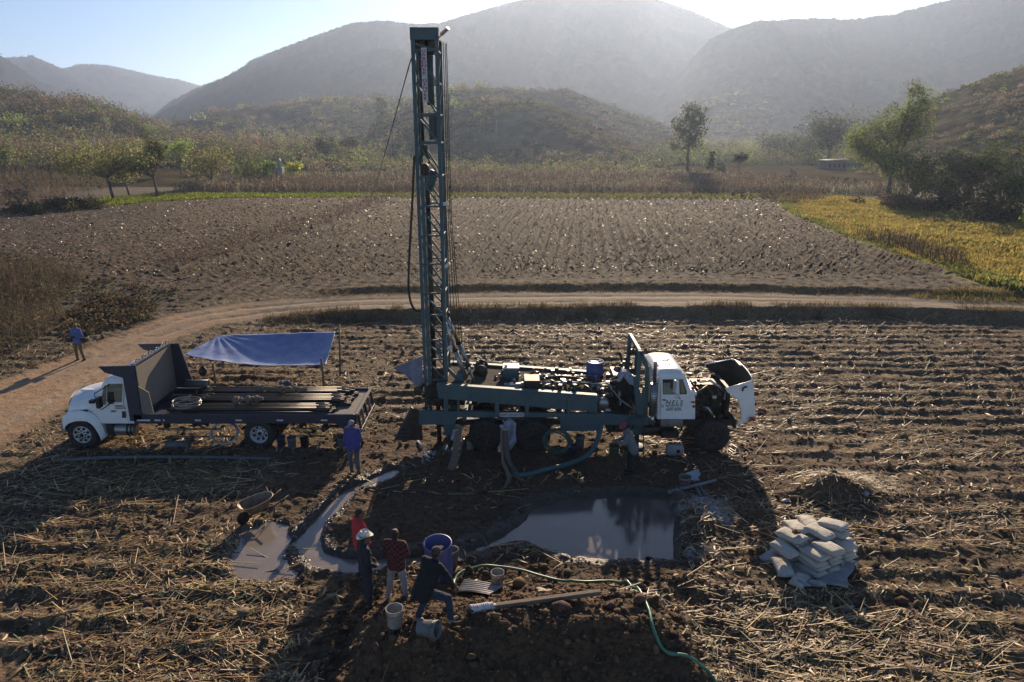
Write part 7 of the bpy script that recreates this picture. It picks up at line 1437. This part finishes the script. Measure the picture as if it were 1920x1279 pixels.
def person(label, loc, rz, top, legs, pose=None, hat=None, hair=True, sleeves=True, head_yaw=0, head_nod=0, shoe=None, fat=1.0, seed=0, jl=.0, extra=None, pattern=None):
    J = dict(pel=(0, 0, .93), che=(0, 0, 1.27), nek=(0, -.01, 1.45), hed=(0, .03, 1.585), sL=(-.185, -.01, 1.405), sR=(.185, -.01, 1.405), eL=(-.245, -.03, 1.13), eR=(.245, -.03, 1.13), wL=(-.235, .07, .90), wR=(.235, .07, .90),
             hL=(-.09, 0, .90), hR=(.09, 0, .90), kL=(-.11, .03, .49), kR=(.11, .03, .49), aL=(-.12, 0, .085), aR=(.12, 0, .085), dL=(0, 1, 0), dR=(0, 1, 0), fL=(0, .2, -1), fR=(0, .2, -1)); J.update(pose or {}); J = {k: Vector(v) for k, v in J.items()}
    o = thing('person', label, 'person', loc, rz)
    H = Matrix.Rotation(head_yaw, 3, 'Z') @ Matrix.Rotation(-head_nod, 3, 'X'); hc = J['hed']
    b = MB(); cap(b, J['pel'], J['che'], .085, .09); cap(b, J['che'], J['nek'], .075, .05); cap(b, J['nek'], hc+H @ Vector((0, -.01, -.03)), .054, .05); cap(b, J['sL'], J['sR'], .05, .05)
    ell(b, hc+H @ Vector((0, -.005, .025)), (.073, .092, .095), H); ell(b, hc+H @ Vector((0, .022, -.045)), (.055, .066, .066), H); ell(b, hc+H @ Vector((0, .06, -.085)), (.026, .022, .022), H)
    cap(b, hc+H @ Vector((0, .085, .02)), hc+H @ Vector((0, .106, -.02)), .011, .016, 10); cap(b, hc+H @ Vector((-.035, .082, .03)), hc+H @ Vector((.035, .082, .03)), .010, .010, 8); cap(b, hc+H @ Vector((-.02, .088, -.052)), hc+H @ Vector((.02, .088, -.052)), .008, .008, 8)
    for s in (-1, 1): ell(b, hc+H @ Vector((s*.078, -.005, -.005)), (.012, .022, .034), H, 10)
    for s, S_ in ((-1, 'L'), (1, 'R')):
        sh_, e_, w_ = J['s'+S_], J['e'+S_], J['w'+S_]; cap(b, sh_, e_, .045, .036); cap(b, e_, w_, .036, .025)
        cap(b, J['h'+S_], J['k'+S_], .075, .05); cap(b, J['k'+S_], J['a'+S_], .05, .035); cap(b, J['pel'], J['h'+S_], .08, .08)
        d = J['f'+S_].normalized(); side = d.cross(Vector((0, 1, 0.2)) if abs(d.y) < .8 else Vector((0, 0, 1))).normalized(); pn = d.cross(side); pal = w_+d*.045
        for q_ in (-.022, 0, .022): cap(b, w_+side*q_*.6+d*.005, w_+side*q_+d*.085, .014, .013, 8)
        for q_, L_ in ((-.031, .062), (-.011, .074), (.010, .070), (.030, .055)):
            r0 = w_+side*q_+d*.085; m1 = r0+d*L_*.5+pn*.008; cap(b, r0, m1, .0092, .0088, 8); cap(b, m1, m1+d*L_*.42+pn*.022, .0086, .0078, 8)
        th = w_+d*.03+side*(-.028*s*1); cap(b, th, th+side*(-.03*s)+d*.028, .012, .011, 8); cap(b, th+side*(-.03*s)+d*.028, th+side*(-.034*s)+d*.062, .011, .009, 8)
    fuse(b, 'body', skin_m, o, .0075, 3)
    mb = MB()
    for s in (-1, 1): ell(mb, hc+H @ Vector((s*.031, .081, .008)), (.011, .007, .007), H, 10)
    mb.build('eyes', eye_m, o)
    f = fat; t_ = MB(); up_ = (J['che']-J['pel']).normalized()
    spine_d = J['che']-J['pel']; X_ = (J['sR']-J['sL']).normalized()
    for k_ in (-1, 1):
        cap(t_, J['pel']+X_*.078*k_*f-up_*(.05+jl), J['che']+X_*.085*k_*f, (.122*f), .115*f); cap(t_, J['che']+X_*.08*k_*f, J['nek'].lerp(J['s'+('L' if k_ < 0 else 'R')], .5)-up_*.02, .11*f, .07*f)
    cap(t_, J['pel']-up_*.04, J['che'], .128*f, .125*f); cap(t_, J['che'], J['nek']-up_*.03, .125*f, .085*f); cap(t_, J['sL'], J['sR'], .07*f, .07*f); cap(t_, J['nek']-up_*.03, J['nek']+up_*.015, .078, .066)
    for S_ in 'LR':
        e_, w_ = J['e'+S_], J['w'+S_]; cap(t_, J['s'+S_], e_, .070*f, .056*f)
        if sleeves: cap(t_, e_, e_.lerp(w_, .93), .056*f, .042*f)
    tp = fuse(t_, 'jacket' if sleeves else 'shirt', top, o, .011, 4, .006, seed)
    l_ = MB()
    for S_ in 'LR': cap(l_, J['pel'].lerp(J['h'+S_], .7)-up_*.0, J['h'+S_].lerp(J['k'+S_], .3), .095, .09); cap(l_, J['h'+S_], J['k'+S_], .10, .072); cap(l_, J['k'+S_], J['a'+S_]+(J['k'+S_]-J['a'+S_]).normalized()*.02, .070, .058)
    cap(l_, J['hL'], J['hR'], .10, .10); fuse(l_, 'trousers', legs, o, .012, 4, .007, seed+5)
    for S_ in 'LR':
        s_ = MB(); d = J['d'+S_].normalized(); a_ = J['a'+S_]; cap(s_, a_-Vector((0, 0, .045))-d*.045, a_-Vector((0, 0, .05))+d*.13, .042, .036); cap(s_, a_-d*.01, a_-Vector((0, 0, .03)), .043, .045); ell(s_, a_-Vector((0, 0, .06))+d*.13, (.042, .05, .026)); fuse(s_, 'shoe', shoe or cloth('dark_shoe', (.03, .022, .018)), o, .010, 3)
    if hair:
        h_ = MB(); ell(h_, hc+H @ Vector((0, -.022, .045)), (.083, .094, .088), H); ell(h_, hc+H @ Vector((0, -.055, -.01)), (.072, .055, .07), H); fuse(h_, 'hair', hair_m, o, .010, 2, .005, seed+9)
    if hat:
        kind, hm_ = hat; h_ = MB()
        if kind == 'cowboy':
            def br(u, v): a_ = u*2*math.pi; r_ = .085+(.165-.085)*v; return hc+H @ Vector((r_*math.cos(a_)*.92, r_*math.sin(a_)*1.08, .075+.055*abs(math.cos(a_))**2*v**1.5-.02*v*abs(math.sin(a_))))
            h_.grid(br, 36, 6); hb = h_.build('hat_brim', hm_, o, solid=.006); h_ = MB()
            def cr(u, v): a_ = u*2*math.pi; r_ = .09*(1-.22*v); z_ = .07+.125*v; return hc+H @ Vector((r_*math.cos(a_), r_*math.sin(a_)*1.15, z_))
            h_.grid(cr, 28, 6); h_.grid(lambda u, v: (lambda a_, r_: hc+H @ Vector((r_*math.cos(a_), r_*math.sin(a_)*1.15, .195-.035*(1-(r_/.07)**2)*abs(math.sin(a_*1))**.5)))(u*2*math.pi, .0702*(1-v)+.0005), 28, 6); h_.build('hat_crown', hm_, o)
            h_ = MB(); h_.tube([cr(i/24, .08)+H @ Vector((0, 0, 0)) for i in range(25)], .008, 6, caps=False); h_.build('hat_band', mat('hat_band', (.1, .08, .06), None, .8), o)
        else:
            ell(h_, hc+H @ Vector((0, -.012, .055)), (.088, .10, .078), H); ell(h_, hc+H @ Vector((0, .10, .035)), (.062, .065, .012), H); fuse(h_, 'cap', hm_, o, .009, 3)
    return o
import mathutils
sk = dict
p = PG(152, 676); person('person in blue shirt and khaki trousers standing on the dirt road with camera bags', p, R(172), cloth('blue_shirt', (.10, .15, .36)), cloth('khaki', (.17, .13, .07)), dict(eL=(-.27, .0, 1.14), eR=(.27, .0, 1.14), wL=(-.08, .20, 1.14), wR=(.08, .21, 1.12), fL=(1, .3, 0), fR=(-1, .3, 0), kL=(-.14, .05, .49), aL=(-.17, .0, .085), aR=(.15, 0, .085), kR=(.13, .03, .49)), head_nod=-.55, seed=1)
for dx, nm, lb in ((-.33, 'camera_bag', 'black shoulder bag at the left hip of the person on the road'), (.32, 'camera_bag', 'black shoulder bag at the right hip of the person on the road')):
    o = thing(nm, lb, 'bag', p+Vector((dx, 0, .86)), R(172)); mb = MB(); mb.box((-.13, -.10, 0), (.13, .10, .2)); mb.build('bag_body', black_m, o, bevel=.03); mb = MB(); s_ = -1 if dx < 0 else 1; mb.tube([(s_*.0, -.02, .2), (s_*.14, -.05, .4), (s_*.26, -.0, .62)], .012, 5); mb.build('strap', black_m, o)
o = thing('camera', 'black camera in the hands of the person on the road', 'camera', p+Vector((0, -.27, 1.10))); mb = MB(); mb.box((-.07, -.03, 0), (.07, .03, .09)); mb.build('camera_body', black_m, o, bevel=.01); mb = MB(); mb.lathe([(0, -.11), (.035, -.11), (.035, -.03)], (0, 0, .045), 'y', 14); mb.build('lens', black_m, o)
p = PG(666, 889); person('person in purple blue jacket and grey jeans facing the camera beside the flatbed tail', p, R(165), cloth('violet_jacket', (.07, .065, .26)), cloth('grey_jeans', (.10, .115, .14)), dict(wL=(-.10, .17, .88), eL=(-.25, .02, 1.12), wR=(.27, .04, .88), kR=(.12, .02, .49), aR=(.11, -.02, .085)), hat=('cap', cloth('pale_cap', (.3, .3, .36))), jl=.05, fat=1.04, seed=2)
hp = P(672, 962, 1.68); zz = g1(hp.x, hp.y); person('person in bright red jacket standing behind the white hat', Vector((hp.x, hp.y, zz)), R(-65), cloth('red_jacket', (.50, .035, .04), (.38, .03, .03)), cloth('pale_jeans', (.30, .32, .36)), dict(wL=(-.16, .14, .95), wR=(.16, .14, .95), eL=(-.27, -.06, 1.15), eR=(.27, -.06, 1.15), fL=(.5, .6, -.6), fR=(-.5, .6, -.6)), jl=.06, fat=1.22, head_yaw=R(-10), seed=3)
hp = P(681, 1003, 1.74); zz = g1(hp.x, hp.y); person('person in white cowboy hat, dark jacket and dark jeans', Vector((hp.x, hp.y, zz)), R(-58), cloth('dark_jacket', (.022, .025, .035)), cloth('dark_jeans', (.028, .035, .05)), dict(wL=(-.14, .17, 1.0), wR=(.17, .17, .98), eL=(-.26, -.02, 1.15), eR=(.26, -.02, 1.15), fL=(.5, .7, -.3), fR=(-.5, .7, -.3), kL=(-.10, .05, .49), aL=(-.11, .03, .085)), hat=('cowboy', mat('white_felt', (.62, .60, .55), (.5, .47, .42), .8, 0, 9)), jl=.04, seed=4, shoe=cloth('tan_shoe', (.2, .15, .1)))
plaid = cloth('plaid_shirt', (.07, .018, .014), (.012, .010, .012))
nt = plaid.node_tree; wv = nt.nodes.new('ShaderNodeTexChecker'); wv.inputs['Scale'].default_value = 17; wv.inputs['Color1'].default_value = (.13, .025, .02, 1); wv.inputs['Color2'].default_value = (.015, .012, .014, 1); nt.links.new([n_ for n_ in nt.nodes if n_.type == 'MAPPING'][0].outputs[0], wv.inputs[0]); nt.links.new(wv.outputs[0], nt.nodes['Principled BSDF'].inputs['Base Color'])
hp = P(740, 1007, 1.70); zz = g1(hp.x, hp.y); person('person seen from behind in dark red plaid shirt and pale trousers', Vector((hp.x, hp.y, zz)), R(-12), plaid, cloth('pale_trousers', (.34, .33, .34)), dict(eL=(-.25, .02, 1.14), eR=(.26, .02, 1.14), wL=(.02, .20, 1.16), wR=(-.02, .22, 1.10), fL=(1, .2, 0), fR=(-1, .2, 0), kL=(-.16, .03, .49), aL=(-.22, -.02, .085), kR=(.14, .02, .49), aR=(.19, .0, .085)), seed=5, jl=.02, shoe=cloth('white_shoe', (.4, .38, .36)))
p = PG(800, 1172); person('person crouching forward in brown cap and dark jacket, hand on one bent knee', p, R(-42), cloth('black_jacket', (.016, .015, .016)), cloth('blue_jeans', (.03, .042, .075)), dict(pel=(0, -.05, .80), che=(.02, .13, 1.12), nek=(.03, .22, 1.29), hed=(.04, .28, 1.43), sL=(-.17, .16, 1.25), sR=(.21, .18, 1.25), hL=(-.09, -.05, .78), hR=(.09, -.05, .78), kL=(-.17, .16, .44), aL=(-.22, -.02, .085), kR=(.24, .34, .52), aR=(.28, .36, .085), eL=(-.27, .20, .98), wL=(-.13, .33, .80), eR=(.34, .28, 1.02), wR=(.30, .42, .72), fR=(-.1, .5, -.7), fL=(.3, .6, -.6)), hat=('cap', cloth('brown_cap', (.10, .06, .05))), fat=1.06, jl=.06, seed=6, head_nod=-.2, shoe=cloth('pale_boot', (.25, .22, .18)))
p = PG(1180, 886); p.y -= .1; person('person in red cap and grey hoodie stooping over a green bucket beside the rig', p, R(80), cloth('grey_hoodie', (.17, .18, .19)), cloth('black_trousers', (.015, .015, .018)), dict(che=(0, .10, 1.20), nek=(0, .19, 1.36), hed=(0, .27, 1.48), pel=(0, -.03, .90), sL=(-.18, .12, 1.31), sR=(.18, .12, 1.31), eL=(-.22, .20, 1.06), eR=(.22, .20, 1.06), wL=(-.10, .42, 1.04), wR=(.12, .42, 1.0), fL=(.1, 1, 0), fR=(-.1, 1, 0), hL=(-.09, -.03, .87), hR=(.09, -.03, .87)), hat=('cap', cloth('red_cap', (.45, .04, .05))), head_nod=-.5, jl=.06, fat=1.1, seed=7)
o = bucket('green bucket held by the stooping red capped person', p+Vector((-.50, -.02, .56)), mat('olive_bucket', (.06, .08, .04), (.05, .05, .03), .6), .15, .38)
pz = Q(1182, 780, YR+.75); person('person bending over on the rig deck in white shirt with dark shoulders', Vector((pz.x-.02, YR+.78, 1.22)), R(86), cloth('white_shirt', (.38, .40, .48)), cloth('black_trousers', (.015, .015, .018)), dict(pel=(0, -.05, .86), che=(0, .18, 1.12), nek=(0, .34, 1.22), hed=(0, .47, 1.27), sL=(-.18, .29, 1.20), sR=(.18, .29, 1.20), eL=(-.22, .42, .98), eR=(.22, .40, .98), wL=(-.12, .60, .92), wR=(.14, .60, .90), hL=(-.09, -.04, .84), hR=(.09, -.04, .84), fL=(.1, 1, -.3), fR=(-.1, 1, -.3), kL=(-.1, .05, .46)), sleeves=False, head_nod=-1.0, seed=8)
# ------------------------------------------------------------------ haze
hz = MB(); hz.box((-3300, -40, -9), (3300, 3400, 262))
hm = bpy.data.materials.new('haze_air'); hm.use_nodes = True; hn = hm.node_tree; hn.nodes.clear()
ho = hn.nodes.new('ShaderNodeOutputMaterial'); pv = hn.nodes.new('ShaderNodeVolumePrincipled')
pv.inputs['Color'].default_value = (.56, .70, .98, 1); pv.inputs['Density'].default_value = .00029; pv.inputs['Anisotropy'].default_value = .58
hn.links.new(pv.outputs[0], ho.inputs['Volume'])
hzo = hz.build('haze', hm); stuff(hzo, 'thin blue haze filling the valley')
